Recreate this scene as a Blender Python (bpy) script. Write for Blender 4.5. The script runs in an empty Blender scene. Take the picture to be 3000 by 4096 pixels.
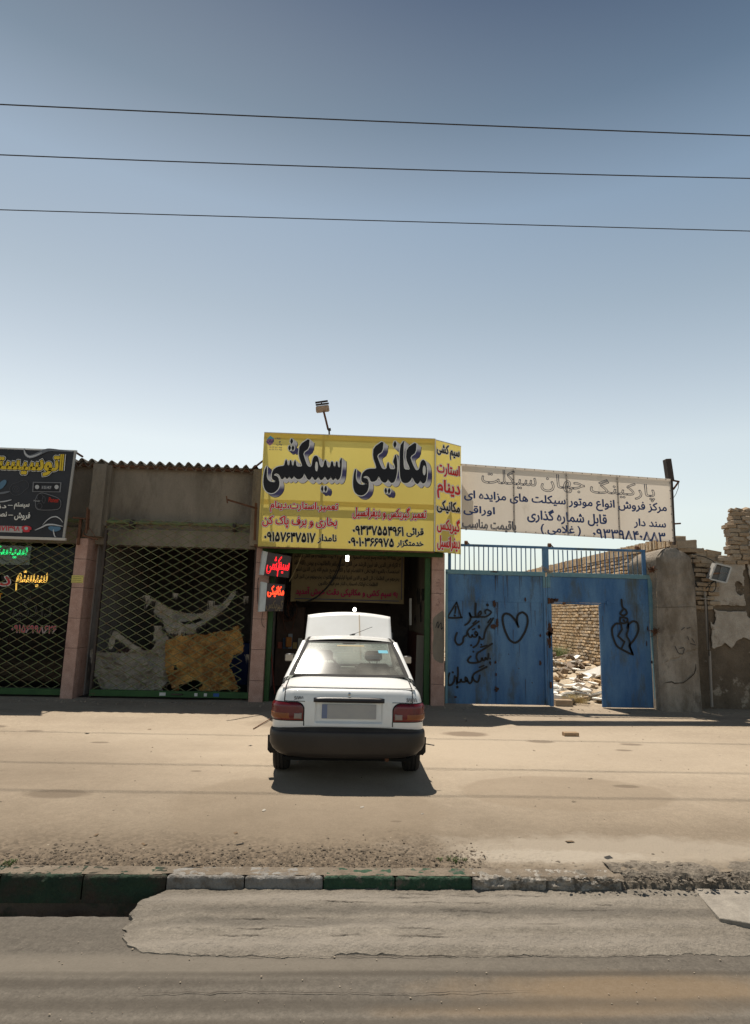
import bpy, bmesh, math, random
import numpy as np
from mathutils import Vector, Matrix, noise
from mathutils.geometry import tessellate_polygon
random.seed(7)
S = bpy.context.scene
COL = S.collection
R_ = math.radians

# ---------------------------------------------------------------- camera, sky, sun, exposure
CAM_H, FPX = 1.77, 2417.0
YAW, PITCH, ROLL = R_(-2.56), R_(9.6), R_(1.42)
CR = Matrix.Rotation(YAW, 3, 'Z') @ Matrix.Rotation(math.pi/2 + PITCH, 3, 'X') @ Matrix.Rotation(ROLL, 3, 'Z')
cd = bpy.data.cameras.new('camera')
cd.sensor_fit = 'VERTICAL'; cd.sensor_height = 36.0; cd.lens = 36.0*FPX/4096.0
cd.clip_start = 0.05; cd.clip_end = 2000
cam = bpy.data.objects.new('camera', cd); COL.objects.link(cam)
cam.matrix_world = Matrix.Translation((0, 0, CAM_H)) @ CR.to_4x4()
S.camera = cam

SUN = Vector((-0.13, 0.33, 1.0)).normalized()      # direction towards the sun
sun_el = math.asin(SUN.z); sun_az = math.atan2(SUN.x, SUN.y)
W = bpy.data.worlds.new('World'); S.world = W; W.use_nodes = True
wn = W.node_tree; wn.nodes.clear()
wo = wn.nodes.new('ShaderNodeOutputWorld'); wb = wn.nodes.new('ShaderNodeBackground')
sk = wn.nodes.new('ShaderNodeTexSky'); sk.sky_type = 'NISHITA'; sk.sun_disc = False
sk.sun_elevation = sun_el; sk.sun_rotation = sun_az; sk.air_density = 1.0; sk.dust_density = 2.2; sk.ozone_density = 1.3; sk.altitude = 900
tc = wn.nodes.new('ShaderNodeTexCoord'); sx = wn.nodes.new('ShaderNodeSeparateXYZ')
wn.links.new(tc.outputs['Generated'], sx.inputs[0])
rmp = wn.nodes.new('ShaderNodeValToRGB')           # pale dusty horizon deepening smoothly towards the zenith
wn.links.new(sx.outputs['Z'], rmp.inputs[0])
_K = 3.2                                            # the ramp is scaled by this afterwards
SKY_STOPS = [(z, (r/_K, g/_K, b/_K, 1)) for z, r, g, b in ((0.0, 1.25, 1.15, 1.05), (.03, 1.35, 1.25, 1.12), (.08, 1.75, 1.5, 1.22), (.16, 2.35, 1.85, 1.33), (.26, 2.66, 2.05, 1.40), (.33, 2.38, 1.88, 1.31), (.46, 1.78, 1.53, 1.11), (.582, 1.30, 1.26, 1.01), (.674, .69, .745, .65), (.765, .325, .39, .415), (1.0, .23, .265, .30))]
cr = rmp.color_ramp
cr.elements[0].position, cr.elements[0].color = SKY_STOPS[0]
cr.elements[1].position, cr.elements[1].color = SKY_STOPS[-1]
for p_, c_ in SKY_STOPS[1:-1]:
    e_ = cr.elements.new(p_); e_.color = c_
mx = wn.nodes.new('ShaderNodeMix'); mx.data_type = 'RGBA'; mx.blend_type = 'MULTIPLY'; mx.inputs[0].default_value = 1.0
wn.links.new(sk.outputs[0], mx.inputs[6]); wn.links.new(rmp.outputs[0], mx.inputs[7])
vs_ = wn.nodes.new('ShaderNodeVectorMath'); vs_.operation = 'SCALE'; vs_.inputs['Scale'].default_value = _K
wn.links.new(mx.outputs[2], vs_.inputs[0]); wn.links.new(vs_.outputs[0], wb.inputs[0]); wb.inputs[1].default_value = 0.090
wn.links.new(wb.outputs[0], wo.inputs[0])
sl = bpy.data.lights.new('sun', 'SUN'); sl.energy = 4.9; sl.angle = R_(0.53); sl.color = (1.0, 0.93, 0.82)
so = bpy.data.objects.new('sun', sl); COL.objects.link(so)
so.rotation_euler = SUN.to_track_quat('Z', 'Y').to_euler(); so.location = (0, 0, 30)
S.view_settings.view_transform = 'Standard'; S.view_settings.look = 'None'
S.view_settings.gamma = 1.0; S.view_settings.use_curve_mapping = False
S.view_settings.exposure = 0.28
S.cycles.max_bounces = 6; S.cycles.transparent_max_bounces = 12
S.cycles.sample_clamp_indirect = 6.0

# ---------------------------------------------------------------- a photo pixel and a distance make a point
def ray(x, y): return CR @ Vector(((x-1500)/FPX, -(y-2048)/FPX, -1.0))
def P(x, y, Y):
    r = ray(x, y); return Vector((0, 0, CAM_H)) + r*(Y/r.y)
def G(x, y, z=0.0):
    r = ray(x, y); return Vector((0, 0, CAM_H)) + r*((z-CAM_H)/r.z)
def crop(x0, y0, w, W_=1652.0):
    k = w/W_
    return lambda x, y: (x0+x*k, y0+y*k)
D_ = crop(0, 0, 3000)                                # whole photo shown 1652 wide

# ---------------------------------------------------------------- materials
MATS = {}
def nn(nt, t, **kw):
    n = nt.nodes.new(t)
    for k, v in kw.items(): setattr(n, k, v)
    return n
def mat(name, c1, c2=None, sc=2.0, rough=.8, metal=0.0, bump=0.0, bs=60.0, spec=.3, grain=.12, gs=90.0, thr=(.35, .65), stretch=(1, 1, 1), c3=None, s3=.7, t3=(.55, .62), coat=0.0, emit=None, es=0.0, alpha=1.0, world=True, r2=None):
    """base colour c1 mottled towards c2, patches of c3, fine grain, bump"""
    if name in MATS: return MATS[name]
    m = bpy.data.materials.new(name); m.use_nodes = True; MATS[name] = m
    nt = m.node_tree; b = nt.nodes['Principled BSDF']; L = nt.links.new
    b.inputs['Roughness'].default_value = rough; b.inputs['Metallic'].default_value = metal
    b.inputs['Specular IOR Level'].default_value = spec
    if coat: b.inputs['Coat Weight'].default_value = coat; b.inputs['Coat Roughness'].default_value = .08
    if emit: b.inputs['Emission Color'].default_value = (*emit, 1); b.inputs['Emission Strength'].default_value = es
    if world:
        g = nn(nt, 'ShaderNodeNewGeometry'); src = g.outputs['Position']
    else:
        g = nn(nt, 'ShaderNodeTexCoord'); src = g.outputs['Object']
    mp = nn(nt, 'ShaderNodeMapping'); L(src, mp.inputs[0]); mp.inputs['Scale'].default_value = stretch
    col = None
    def noise_(scale, detail=6, rgh=.6, vec=mp.outputs[0]):
        n = nn(nt, 'ShaderNodeTexNoise'); n.inputs['Scale'].default_value = scale; n.inputs['Detail'].default_value = detail; n.inputs['Roughness'].default_value = rgh
        L(vec, n.inputs['Vector']); return n.outputs[0]
    def ramp(f, a, bb):
        r = nn(nt, 'ShaderNodeMapRange'); r.inputs[1].default_value = a; r.inputs[2].default_value = bb; L(f, r.inputs[0]); return r.outputs[0]
    def mix(f, A, B, bt='MIX'):
        x = nn(nt, 'ShaderNodeMix', data_type='RGBA', blend_type=bt)
        if isinstance(f, (int, float)): x.inputs[0].default_value = f
        else: L(f, x.inputs[0])
        for k, q in ((6, A), (7, B)):
            if isinstance(q, tuple): x.inputs[k].default_value = (*q, 1)
            else: L(q, x.inputs[k])
        return x.outputs[2]
    col = tuple(c1)
    if c2: col = mix(ramp(noise_(sc, 8, .65), *thr), tuple(c1), tuple(c2))
    if c3: col = mix(ramp(noise_(s3, 10, .7), *t3), col, tuple(c3))
    if grain:
        gn = ramp(noise_(gs, 3, .7, src), .25, .75)
        lo = 1-grain; hi = 1+grain
        mr = nn(nt, 'ShaderNodeMapRange'); mr.inputs[3].default_value = lo; mr.inputs[4].default_value = hi; L(gn, mr.inputs[0])
        v = nn(nt, 'ShaderNodeVectorMath', operation='SCALE')
        if isinstance(col, tuple): v.inputs[0].default_value = col
        else: L(col, v.inputs[0])
        L(mr.outputs[0], v.inputs['Scale']); col = v.outputs[0]
    if isinstance(col, tuple): b.inputs['Base Color'].default_value = (*col, 1)
    else: L(col, b.inputs['Base Color'])
    if bump:
        bp = nn(nt, 'ShaderNodeBump'); bp.inputs['Strength'].default_value = min(1.0, bump); bp.inputs['Distance'].default_value = .02 if bump <= 1 else .02*bump
        L(noise_(bs, 6, .65, src), bp.inputs['Height']); L(bp.outputs[0], b.inputs['Normal'])
    if r2 is not None:
        mr = nn(nt, 'ShaderNodeMapRange'); mr.inputs[3].default_value = rough; mr.inputs[4].default_value = r2
        L(noise_(sc*2.3, 5), mr.inputs[0]); L(mr.outputs[0], b.inputs['Roughness'])
    return m
def add_mask(m, cx, cy, rx, ry, col, strength=.6, nscale=3.0, nz=.8, soft=.35, coarse=None):
    """a stain or worn area with a ragged outline of its own, in the ground's colour"""
    nt = m.node_tree; b = nt.nodes['Principled BSDF']; L = nt.links.new; src = b.inputs['Base Color'].links[0].from_socket
    g = nn(nt, 'ShaderNodeNewGeometry'); mp = nn(nt, 'ShaderNodeMapping'); mp.vector_type = 'TEXTURE'; mp.inputs['Location'].default_value = (cx, cy, 0); mp.inputs['Scale'].default_value = (rx, ry, 100)
    L(g.outputs['Position'], mp.inputs[0]); ln = nn(nt, 'ShaderNodeVectorMath', operation='LENGTH'); L(mp.outputs[0], ln.inputs[0])
    n = nn(nt, 'ShaderNodeTexNoise'); n.inputs['Scale'].default_value = nscale; n.inputs['Detail'].default_value = 9; n.inputs['Roughness'].default_value = .68; L(g.outputs['Position'], n.inputs['Vector'])
    a = nn(nt, 'ShaderNodeMath', operation='MULTIPLY_ADD'); L(n.outputs[0], a.inputs[0]); a.inputs[1].default_value = nz*2; L(ln.outputs['Value'], a.inputs[2])
    r = nn(nt, 'ShaderNodeMapRange'); r.inputs[1].default_value = 1+nz-soft; r.inputs[2].default_value = 1+nz+soft; r.inputs[3].default_value = strength; r.inputs[4].default_value = 0; L(a.outputs[0], r.inputs[0])
    x = nn(nt, 'ShaderNodeMix', data_type='RGBA'); L(r.outputs[0], x.inputs[0]); L(src, x.inputs[6]); x.inputs[7].default_value = (*col, 1)
    L(x.outputs[2], b.inputs['Base Color'])
def node_of(m, t): return [n for n in m.node_tree.nodes if n.type == t]

def glass_mat(name, tint, dust=.12, dustcol=(.5, .48, .42), haze=0.0, rough=.02, refl=.9):
    m = bpy.data.materials.new(name); m.use_nodes = True; nt = m.node_tree; nt.nodes.clear(); L = nt.links.new
    o = nn(nt, 'ShaderNodeOutputMaterial'); t = nn(nt, 'ShaderNodeBsdfTransparent'); t.inputs[0].default_value = (*tint, 1)
    g = nn(nt, 'ShaderNodeBsdfGlossy'); g.inputs['Roughness'].default_value = rough; g.inputs['Color'].default_value = (refl, refl, refl, 1)
    d = nn(nt, 'ShaderNodeBsdfDiffuse'); d.inputs[0].default_value = (*dustcol, 1)
    fr = nn(nt, 'ShaderNodeFresnel'); fr.inputs[0].default_value = 1.5
    m1 = nn(nt, 'ShaderNodeMixShader'); L(fr.outputs[0], m1.inputs[0]); L(t.outputs[0], m1.inputs[1]); L(g.outputs[0], m1.inputs[2])
    geo = nn(nt, 'ShaderNodeNewGeometry'); no = nn(nt, 'ShaderNodeTexNoise'); no.inputs['Scale'].default_value = 3.0; no.inputs['Detail'].default_value = 8
    L(geo.outputs['Position'], no.inputs['Vector'])
    mr = nn(nt, 'ShaderNodeMapRange'); mr.inputs[1].default_value = .3; mr.inputs[2].default_value = .8; mr.inputs[3].default_value = dust*.4; mr.inputs[4].default_value = dust*1.8; L(no.outputs[0], mr.inputs[0])
    m2 = nn(nt, 'ShaderNodeMixShader'); L(mr.outputs[0], m2.inputs[0]); L(m1.outputs[0], m2.inputs[1]); L(d.outputs[0], m2.inputs[2]); g2 = nn(nt, 'ShaderNodeBsdfGlossy'); g2.inputs['Roughness'].default_value = .15; m3 = nn(nt, 'ShaderNodeMixShader'); m3.inputs[0].default_value = haze
    L(m2.outputs[0], m3.inputs[1]); L(g2.outputs[0], m3.inputs[2]); L(m3.outputs[0], o.inputs[0])
    MATS[name] = m; return m

def flex(m, k=.38):
    nt = m.node_tree; b = nt.nodes['Principled BSDF']; o = [n for n in nt.nodes if n.type == 'OUTPUT_MATERIAL'][0]
    t = nn(nt, 'ShaderNodeBsdfTranslucent'); x = nn(nt, 'ShaderNodeMixShader'); x.inputs[0].default_value = k
    bc = b.inputs['Base Color']
    if bc.links: nt.links.new(bc.links[0].from_socket, t.inputs[0])
    else: t.inputs[0].default_value = bc.default_value
    nt.links.new(b.outputs[0], x.inputs[1]); nt.links.new(t.outputs[0], x.inputs[2]); nt.links.new(x.outputs[0], o.inputs[0]); return m
M_ = {}
M_['plaster'] = mat('cement_plaster', (.175, .145, .11), (.27, .225, .175), sc=1.4, rough=.95, bump=.6, bs=30, grain=.14, gs=60, c3=(.10, .08, .06), s3=1.3, t3=(.54, .74), stretch=(1, 1, .35))
M_['granite'] = mat('pink_granite', (.37, .215, .165), (.46, .29, .23), sc=7, rough=.55, grain=.45, gs=75, c3=(.24, .13, .10), s3=2.6, t3=(.56, .70), bump=.12, bs=90)
M_['joint'] = mat('dark_joint', (.07, .055, .045), rough=1, grain=.1)
M_['green'] = mat('green_paint', (.024, .070, .020), (.035, .095, .026), sc=5, rough=.55, c3=(.10, .05, .025), s3=6, t3=(.64, .68), grain=.15)
M_['lime'] = mat('lattice_green', (.145, .19, .065), (.13, .135, .07), sc=7, rough=.6, c3=(.13, .085, .045), s3=5, t3=(.50, .62), grain=.15)
M_['rivet'] = mat('rusty_rivet', (.22, .12, .04), rough=.7, grain=.2)
M_['rust'] = mat('rusty_steel', (.10, .045, .025), (.16, .075, .04), sc=9, rough=.85, grain=.25, bump=.3, bs=120)
M_['darksteel'] = mat('dark_steel', (.045, .035, .03), (.07, .05, .04), sc=9, rough=.7, grain=.2)
M_['asbestos'] = mat('asbestos_cement', (.16, .135, .11), (.22, .19, .155), sc=5, rough=.95, bump=.4, bs=50, grain=.15)
M_['blue'] = mat('blue_gate_paint', (.027, .100, .240), (.090, .195, .335), sc=1.9, rough=.5, spec=.35, grain=.14, gs=45, c3=(.06, .08, .09), s3=2.2, t3=(.52, .66), stretch=(1.3, 1, .35), bump=.12, bs=14)
M_['paleblue'] = mat('pale_blue_paint', (.16, .27, .29), (.10, .21, .27), sc=4, rough=.6, c3=(.08, .06, .045), s3=6, t3=(.66, .70), grain=.12)
M_['spray'] = mat('black_spray_paint', (.012, .012, .014), rough=.55, grain=0)
M_['concrete'] = mat('weathered_concrete', (.23, .185, .145), (.34, .29, .24), sc=1.9, rough=.95, bump=.8, bs=28, grain=.16, gs=70, c3=(.13, .10, .078), s3=1.3, t3=(.55, .68))
M_['kerb'] = mat('kerb_concrete', (.34, .30, .25), (.22, .19, .155), sc=9, rough=.95, bump=.9, bs=45, grain=.2, gs=80)
M_['white'] = mat('white_panel', (.62, .60, .56), (.52, .50, .46), sc=4, rough=.5, grain=.05)
M_['black'] = mat('black_plastic', (.018, .017, .017), rough=.45, grain=.0)
M_['rubber'] = mat('rubber', (.022, .020, .019), rough=.75, grain=.2)
M_['cable'] = mat('black_cable', (.02, .02, .02), rough=.6, grain=0)

# ---------------------------------------------------------------- mesh helpers
WLOC = {}
def tag(o, label=None, cat=None, group=None, kind=None):
    if label: o['label'] = label
    if cat: o['category'] = cat
    if group: o['group'] = group
    if kind: o['kind'] = kind
    return o
def thing(name, loc, label, cat, group=None):
    o = bpy.data.objects.new(name, None); COL.objects.link(o); o.location = loc; o.empty_display_size = .2
    WLOC[o.name] = Vector(loc); return tag(o, label, cat, group)
class MB:
    def __init__(s): s.v = []; s.f = []; s.m = []; s.mi = 0
    def add(s, vs, fs, mi=None):
        n = len(s.v); s.v += [Vector(v) for v in vs]; s.f += [tuple(i+n for i in f) for f in fs]
        s.m += [s.mi if mi is None else mi]*len(fs)
        return s
    def box(s, a, b, rot=None, c=None, mi=None):
        a = Vector(a); b = Vector(b)
        vs = [Vector((x, y, z)) for x in (a.x, b.x) for y in (a.y, b.y) for z in (a.z, b.z)]
        if rot is not None:
            c = Vector(c) if c else (a+b)/2
            vs = [c+rot @ (v-c) for v in vs]
        return s.add(vs, [(0, 1, 3, 2), (4, 6, 7, 5), (0, 4, 5, 1), (2, 3, 7, 6), (0, 2, 6, 4), (1, 5, 7, 3)], mi)
    def tube(s, pts, r, n=6, caps=True, mi=None):
        pts = [Vector(p) for p in pts]; rr = r if isinstance(r, (list, tuple)) else [r]*len(pts)
        vs = []; fs = []; ref = None
        for i, p in enumerate(pts):
            d = (pts[min(i+1, len(pts)-1)]-pts[max(i-1, 0)])
            if d.length < 1e-9: d = Vector((0, 0, 1))
            d.normalize()
            if ref is None: ref = Vector((0, 0, 1)) if abs(d.z) < .9 else Vector((1, 0, 0))
            u = d.cross(ref)
            if u.length < 1e-4: u = d.orthogonal()
            u.normalize(); w = d.cross(u)
            ref = w.cross(d) if False else ref
            for k in range(n):
                a = 2*math.pi*(k+.5)/n; vs.append(p+(u*math.cos(a)+w*math.sin(a))*rr[i])
        for i in range(len(pts)-1):
            for k in range(n):
                k2 = (k+1) % n; fs.append((i*n+k, i*n+k2, (i+1)*n+k2, (i+1)*n+k))
        if caps: fs.append(tuple(range(n))[::-1]); fs.append(tuple((len(pts)-1)*n+k for k in range(n)))
        return s.add(vs, fs, mi)
    def bar(s, a, b, w, t, up=(0, 0, 1), mi=None):
        a = Vector(a); b = Vector(b); d = (b-a).normalized(); u = d.cross(Vector(up))
        if u.length < 1e-4: u = d.orthogonal()
        u.normalize(); q = u.cross(d).normalized(); u = u*w/2; q = q*t/2
        vs = [e+i*u+j*q for e in (a, b) for i, j in ((-1, -1), (1, -1), (1, 1), (-1, 1))]
        return s.add(vs, [(0, 1, 2, 3), (7, 6, 5, 4), (0, 4, 5, 1), (1, 5, 6, 2), (2, 6, 7, 3), (3, 7, 4, 0)], mi)
    def grid(s, fn, nu, nv, mi=None, keep=None):
        vs = [fn(i/nu, j/nv) for j in range(nv+1) for i in range(nu+1)]
        fs = []
        for j in range(nv):
            for i in range(nu):
                if keep and not keep((i+.5)/nu, (j+.5)/nv): continue
                a = j*(nu+1)+i; fs.append((a, a+1, a+nu+2, a+nu+1))
        return s.add(vs, fs, mi)
    def lathe(s, prof, c, axis='Z', n=20, mi=None):
        c = Vector(c); vs = []; fs = []
        for (r, h) in prof:
            for k in range(n):
                a = 2*math.pi*k/n; ca, sa = r*math.cos(a), r*math.sin(a)
                vs.append(c+Vector({'Z': (ca, sa, h), 'X': (h, ca, sa), 'Y': (ca, h, sa)}[axis]))
        for i in range(len(prof)-1):
            for k in range(n):
                k2 = (k+1) % n; fs.append((i*n+k, i*n+k2, (i+1)*n+k2, (i+1)*n+k))
        return s.add(vs, fs, mi)
    def shift(s, off):
        off = Vector(off); s.v = [v+off for v in s.v]; return s
    def build(s, name, m, parent=None, smooth=False, bevel=0, solid=0, sub=0, label=None, cat=None, group=None, kind=None, angle=40):
        if not s.v: return None
        lo = Vector((min(v[i] for v in s.v) for i in range(3))); hi = Vector((max(v[i] for v in s.v) for i in range(3)))
        c = Vector(((lo.x+hi.x)/2, (lo.y+hi.y)/2, lo.z))
        me = bpy.data.meshes.new(name); me.from_pydata([v-c for v in s.v], [], s.f)
        ms = m if isinstance(m, (list, tuple)) else [m]
        for q in ms: me.materials.append(q)
        if len(ms) > 1: me.polygons.foreach_set('material_index', s.m)
        o = bpy.data.objects.new(name, me); COL.objects.link(o); me.update()
        if bevel or solid:
            bm = bmesh.new(); bm.from_mesh(me)
            bmesh.ops.remove_doubles(bm, verts=bm.verts, dist=1e-5)
            if bevel:
                bmesh.ops.bevel(bm, geom=[e for e in bm.edges if len(e.link_faces) == 2 and e.calc_face_angle(0) > .5], offset=bevel, segments=1, affect='EDGES', profile=.7)
            bm.to_mesh(me); bm.free()
        if solid:
            md = o.modifiers.new('solid', 'SOLIDIFY'); md.thickness = solid; md.offset = 0
        if smooth:
            me.polygons.foreach_set('use_smooth', [True]*len(me.polygons))
            try: me.set_sharp_from_angle(angle=R_(angle))
            except Exception: pass
        wl = WLOC.get(parent.name, Vector((0, 0, 0))) if parent else Vector((0, 0, 0))
        o.location = c-wl; WLOC[o.name] = c
        if parent: o.parent = parent
        return tag(o, label, cat, group, kind)
def inst(src, name, loc, parent=None, rz=0, rot=None, scale=None, label=None, cat=None, group=None, m=None):
    o = src.copy() if not isinstance(src, bpy.types.Mesh) else bpy.data.objects.new(name, src)
    o.name = name; COL.objects.link(o)
    wl = WLOC.get(parent.name, Vector((0, 0, 0))) if parent else Vector((0, 0, 0))
    o.location = Vector(loc)-wl; WLOC[o.name] = Vector(loc)
    o.parent = parent
    if rot is not None: o.rotation_euler = rot
    elif rz: o.rotation_euler = (0, 0, rz)
    if scale: o.scale = scale
    return tag(o, label, cat, group)
def fbm(x, y, z=0, s=1.0, o=4):
    return noise.fractal(Vector((x*s, y*s, z*s)), 1.0, 2.0, o, noise_basis='PERLIN_ORIGINAL')

# ---------------------------------------------------------------- lettering: Persian shaping, flat ribbons, fills
FORMS = {'ا': (0xFE8D, 0xFE8E), 'آ': (0xFE81, 0xFE82), 'ب': (0xFE8F, 0xFE90, 0xFE91, 0xFE92), 'پ': (0xFB56, 0xFB57, 0xFB58, 0xFB59),
 'ت': (0xFE95, 0xFE96, 0xFE97, 0xFE98), 'ج': (0xFE9D, 0xFE9E, 0xFE9F, 0xFEA0), 'چ': (0xFB7A, 0xFB7B, 0xFB7C, 0xFB7D), 'ح': (0xFEA1, 0xFEA2, 0xFEA3, 0xFEA4),
 'خ': (0xFEA5, 0xFEA6, 0xFEA7, 0xFEA8), 'د': (0xFEA9, 0xFEAA), 'ذ': (0xFEAB, 0xFEAC), 'ر': (0xFEAD, 0xFEAE), 'ز': (0xFEAF, 0xFEB0),
 'س': (0xFEB1, 0xFEB2, 0xFEB3, 0xFEB4), 'ش': (0xFEB5, 0xFEB6, 0xFEB7, 0xFEB8), 'ص': (0xFEB9, 0xFEBA, 0xFEBB, 0xFEBC), 'ض': (0xFEBD, 0xFEBE, 0xFEBF, 0xFEC0),
 'ط': (0xFEC1, 0xFEC2, 0xFEC3, 0xFEC4), 'ظ': (0xFEC5, 0xFEC6, 0xFEC7, 0xFEC8), 'ع': (0xFEC9, 0xFECA, 0xFECB, 0xFECC), 'غ': (0xFECD, 0xFECE, 0xFECF, 0xFED0),
 'ف': (0xFED1, 0xFED2, 0xFED3, 0xFED4), 'ق': (0xFED5, 0xFED6, 0xFED7, 0xFED8), 'ک': (0xFB8E, 0xFB8F, 0xFB90, 0xFB91), 'گ': (0xFB92, 0xFB93, 0xFB94, 0xFB95),
 'ل': (0xFEDD, 0xFEDE, 0xFEDF, 0xFEE0), 'م': (0xFEE1, 0xFEE2, 0xFEE3, 0xFEE4), 'ن': (0xFEE5, 0xFEE6, 0xFEE7, 0xFEE8), 'و': (0xFEED, 0xFEEE),
 'ه': (0xFEE9, 0xFEEA, 0xFEEB, 0xFEEC), 'ی': (0xFBFC, 0xFBFD, 0xFBFE, 0xFBFF), 'ئ': (0xFE89, 0xFE8A, 0xFE8B, 0xFE8C), 'ء': (0xFE80,)}
def shape(t):
    out = []
    for i, ch in enumerate(t):
        f = FORMS.get(ch)
        if not f: out.append(ch); continue
        prev = FORMS.get(t[i-1]) if i else None; nxt = FORMS.get(t[i+1]) if i+1 < len(t) else None
        jp = bool(prev) and len(prev) == 4 and len(f) > 1
        jn = len(f) == 4 and bool(nxt) and len(nxt) > 1
        out.append(chr(f[(3 if jp else 2) if jn else (1 if jp else 0)]))
    s = ''.join(out).replace('\uFEDF\uFE8E', '\uFEFB').replace('\uFEE0\uFE8E', '\uFEFC')
    res = []; run = ''
    for ch in s[::-1]:
        if ch in '۰۱۲۳۴۵۶۷۸۹0123456789': run = ch+run
        else: res.append(run); run = ''; res.append({'(': ')', ')': '('}.get(ch, ch))
    res.append(run); return ''.join(res)
_tc = {}
def text_raw(t, offset=0.0, mode='fill', res=3, rtl=True, shear=0):
    key = (t, offset, mode, res)
    if key in _tc: return _tc[key]
    c = bpy.data.curves.new('lettering', 'FONT'); c.body = shape(t) if rtl else t
    c.resolution_u = res; c.offset = offset; c.fill_mode = 'FRONT' if mode == 'fill' else 'NONE'; c.shear = shear
    o = bpy.data.objects.new('lettering', c); COL.objects.link(o)
    me = bpy.data.meshes.new_from_object(o.evaluated_get(bpy.context.evaluated_depsgraph_get()))
    v = np.zeros(len(me.vertices)*3); me.vertices.foreach_get('co', v); v = v.reshape(-1, 3)[:, :2].copy()
    if mode == 'fill': el = [tuple(p.vertices) for p in me.polygons]
    else: el = [tuple(e.vertices) for e in me.edges]
    par = list(range(len(v)))
    def find(a):
        while par[a] != a: par[a] = par[par[a]]; a = par[a]
        return a
    for e in el:
        r0 = find(e[0])
        for q in e[1:]: par[find(q)] = r0
    roots = {}; isl = np.array([roots.setdefault(find(i), len(roots)) for i in range(len(v))])
    bpy.data.objects.remove(o); bpy.data.meshes.remove(me); bpy.data.curves.remove(c)
    _tc[key] = (v, el, isl); return _tc[key]
class Plane:
    """a flat sign face: origin, unit right u, unit up v, outward normal n"""
    def __init__(s, o, u, v): s.o = Vector(o); s.u = Vector(u).normalized(); s.v = Vector(v).normalized(); s.n = s.u.cross(s.v).normalized()
    def pt(s, a, b, h=0.0): return s.o+s.u*a+s.v*b+s.n*h
    def uv(s, px):
        r = ray(*px); c0 = Vector((0, 0, CAM_H)); t = (s.o-c0).dot(s.n)/r.dot(s.n); q = c0+r*t-s.o
        return q.dot(s.u), q.dot(s.v)
def put_text(pl, t, box, m, h=.002, offset=0.0, name='lettering', parent=None, rtl=True, res=3, **kw):
    """box = (u0, v0, u1, v1) on the plane; offset (in letter heights) thickens the strokes"""
    v, el, isl = text_raw(t, 0.0, 'fill', res, rtl)
    lo = v.min(0); hi = v.max(0); k = ((box[2]-box[0])/(hi[0]-lo[0]), (box[3]-box[1])/(hi[1]-lo[1]))
    mb = MB(); vs = [pl.pt(box[0]+(p[0]-lo[0])*k[0], box[1]+(p[1]-lo[1])*k[1], h+.0003*(i % 3)) for p, i in zip(v, isl)]
    mb.add(vs, el)
    if offset > 0:
        w = 2*offset*math.sqrt(k[0]*k[1])
        for q, lp in enumerate(text_edges(pl, t, box, h, rtl, res)):
            if len(lp) > 3: ribbon(mb, pl, lp, w, h+.0010+.0001*(q % 5), True)
    return mb.build(name, m, parent)
def text_edges(pl, t, box, h, rtl=True, res=3, offset=0.0):
    v, el, isl = text_raw(t, offset, 'edge', res, rtl)
    lo = v.min(0); hi = v.max(0); k = ((box[2]-box[0])/(hi[0]-lo[0]), (box[3]-box[1])/(hi[1]-lo[1]))
    pts = [(box[0]+(p[0]-lo[0])*k[0], box[1]+(p[1]-lo[1])*k[1]) for p in v]
    adj = {}
    for a, b in el: adj.setdefault(a, []).append(b); adj.setdefault(b, []).append(a)
    seen = set(); loops = []
    for a in adj:
        if a in seen: continue
        lp = [a]; seen.add(a); cur = a
        while True:
            nx = [q for q in adj[cur] if q not in seen]
            if not nx: break
            cur = nx[0]; seen.add(cur); lp.append(cur)
        loops.append([pts[i] for i in lp])
    return loops
def ribbon(mb, pl, pts, w, h, closed=False, jitter=0):
    """flat painted stroke with round joints; w may be a list"""
    n = len(pts); P2 = [Vector(p) for p in pts]
    rng = range(n if closed else n-1)
    L_, R2 = [], []
    for i in range(n):
        a = P2[(i-1) % n] if (closed or i > 0) else P2[i]; b = P2[(i+1) % n] if (closed or i < n-1) else P2[i]
        d = b-a
        if d.length < 1e-9: d = Vector((1, 0))
        d.normalize(); q = Vector((-d.y, d.x))
        d0 = (P2[i]-a); m_ = 1.0
        if d0.length > 1e-9 and (b-P2[i]).length > 1e-9:
            c = d0.normalized().dot((b-P2[i]).normalized()); m_ = min(1.6, 1/math.sqrt(max(.15, (1+c)/2)))
        ww = (w[i] if isinstance(w, list) else w)/2*m_
        L_.append(P2[i]+q*ww); R2.append(P2[i]-q*ww)
    vs = [pl.pt(p.x, p.y, h) for p in L_]+[pl.pt(p.x, p.y, h) for p in R2]
    fs = [(i, n+i, n+(i+1) % n, (i+1) % n) for i in rng]
    mb.add(vs, fs)
    if not closed:
        for e, s_ in ((0, 1), (n-1, -1)):
            ww = (w[e] if isinstance(w, list) else w)/2
            d = (P2[1]-P2[0]).normalized() if e == 0 else (P2[n-2]-P2[n-1]).normalized()
            q = Vector((-d.y, d.x))
            arc = [P2[e]+q*ww*math.cos(t)-d*ww*math.sin(t) for t in np.linspace(0, math.pi, 6)]
            mb.add([pl.pt(p.x, p.y, h+.0002) for p in arc], [tuple(range(6))])
def smooth_poly(pts, it=1, closed=True):
    for _ in range(it):
        out = []; n = len(pts)
        for i in range(n if closed else n-1):
            a, b = pts[i], pts[(i+1) % n]
            out.append((a[0]*.8+b[0]*.2, a[1]*.8+b[1]*.2)); out.append((a[0]*.2+b[0]*.8, a[1]*.2+b[1]*.8))
        if not closed: out = [pts[0]]+out+[pts[-1]]
        pts = out
    return pts
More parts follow.
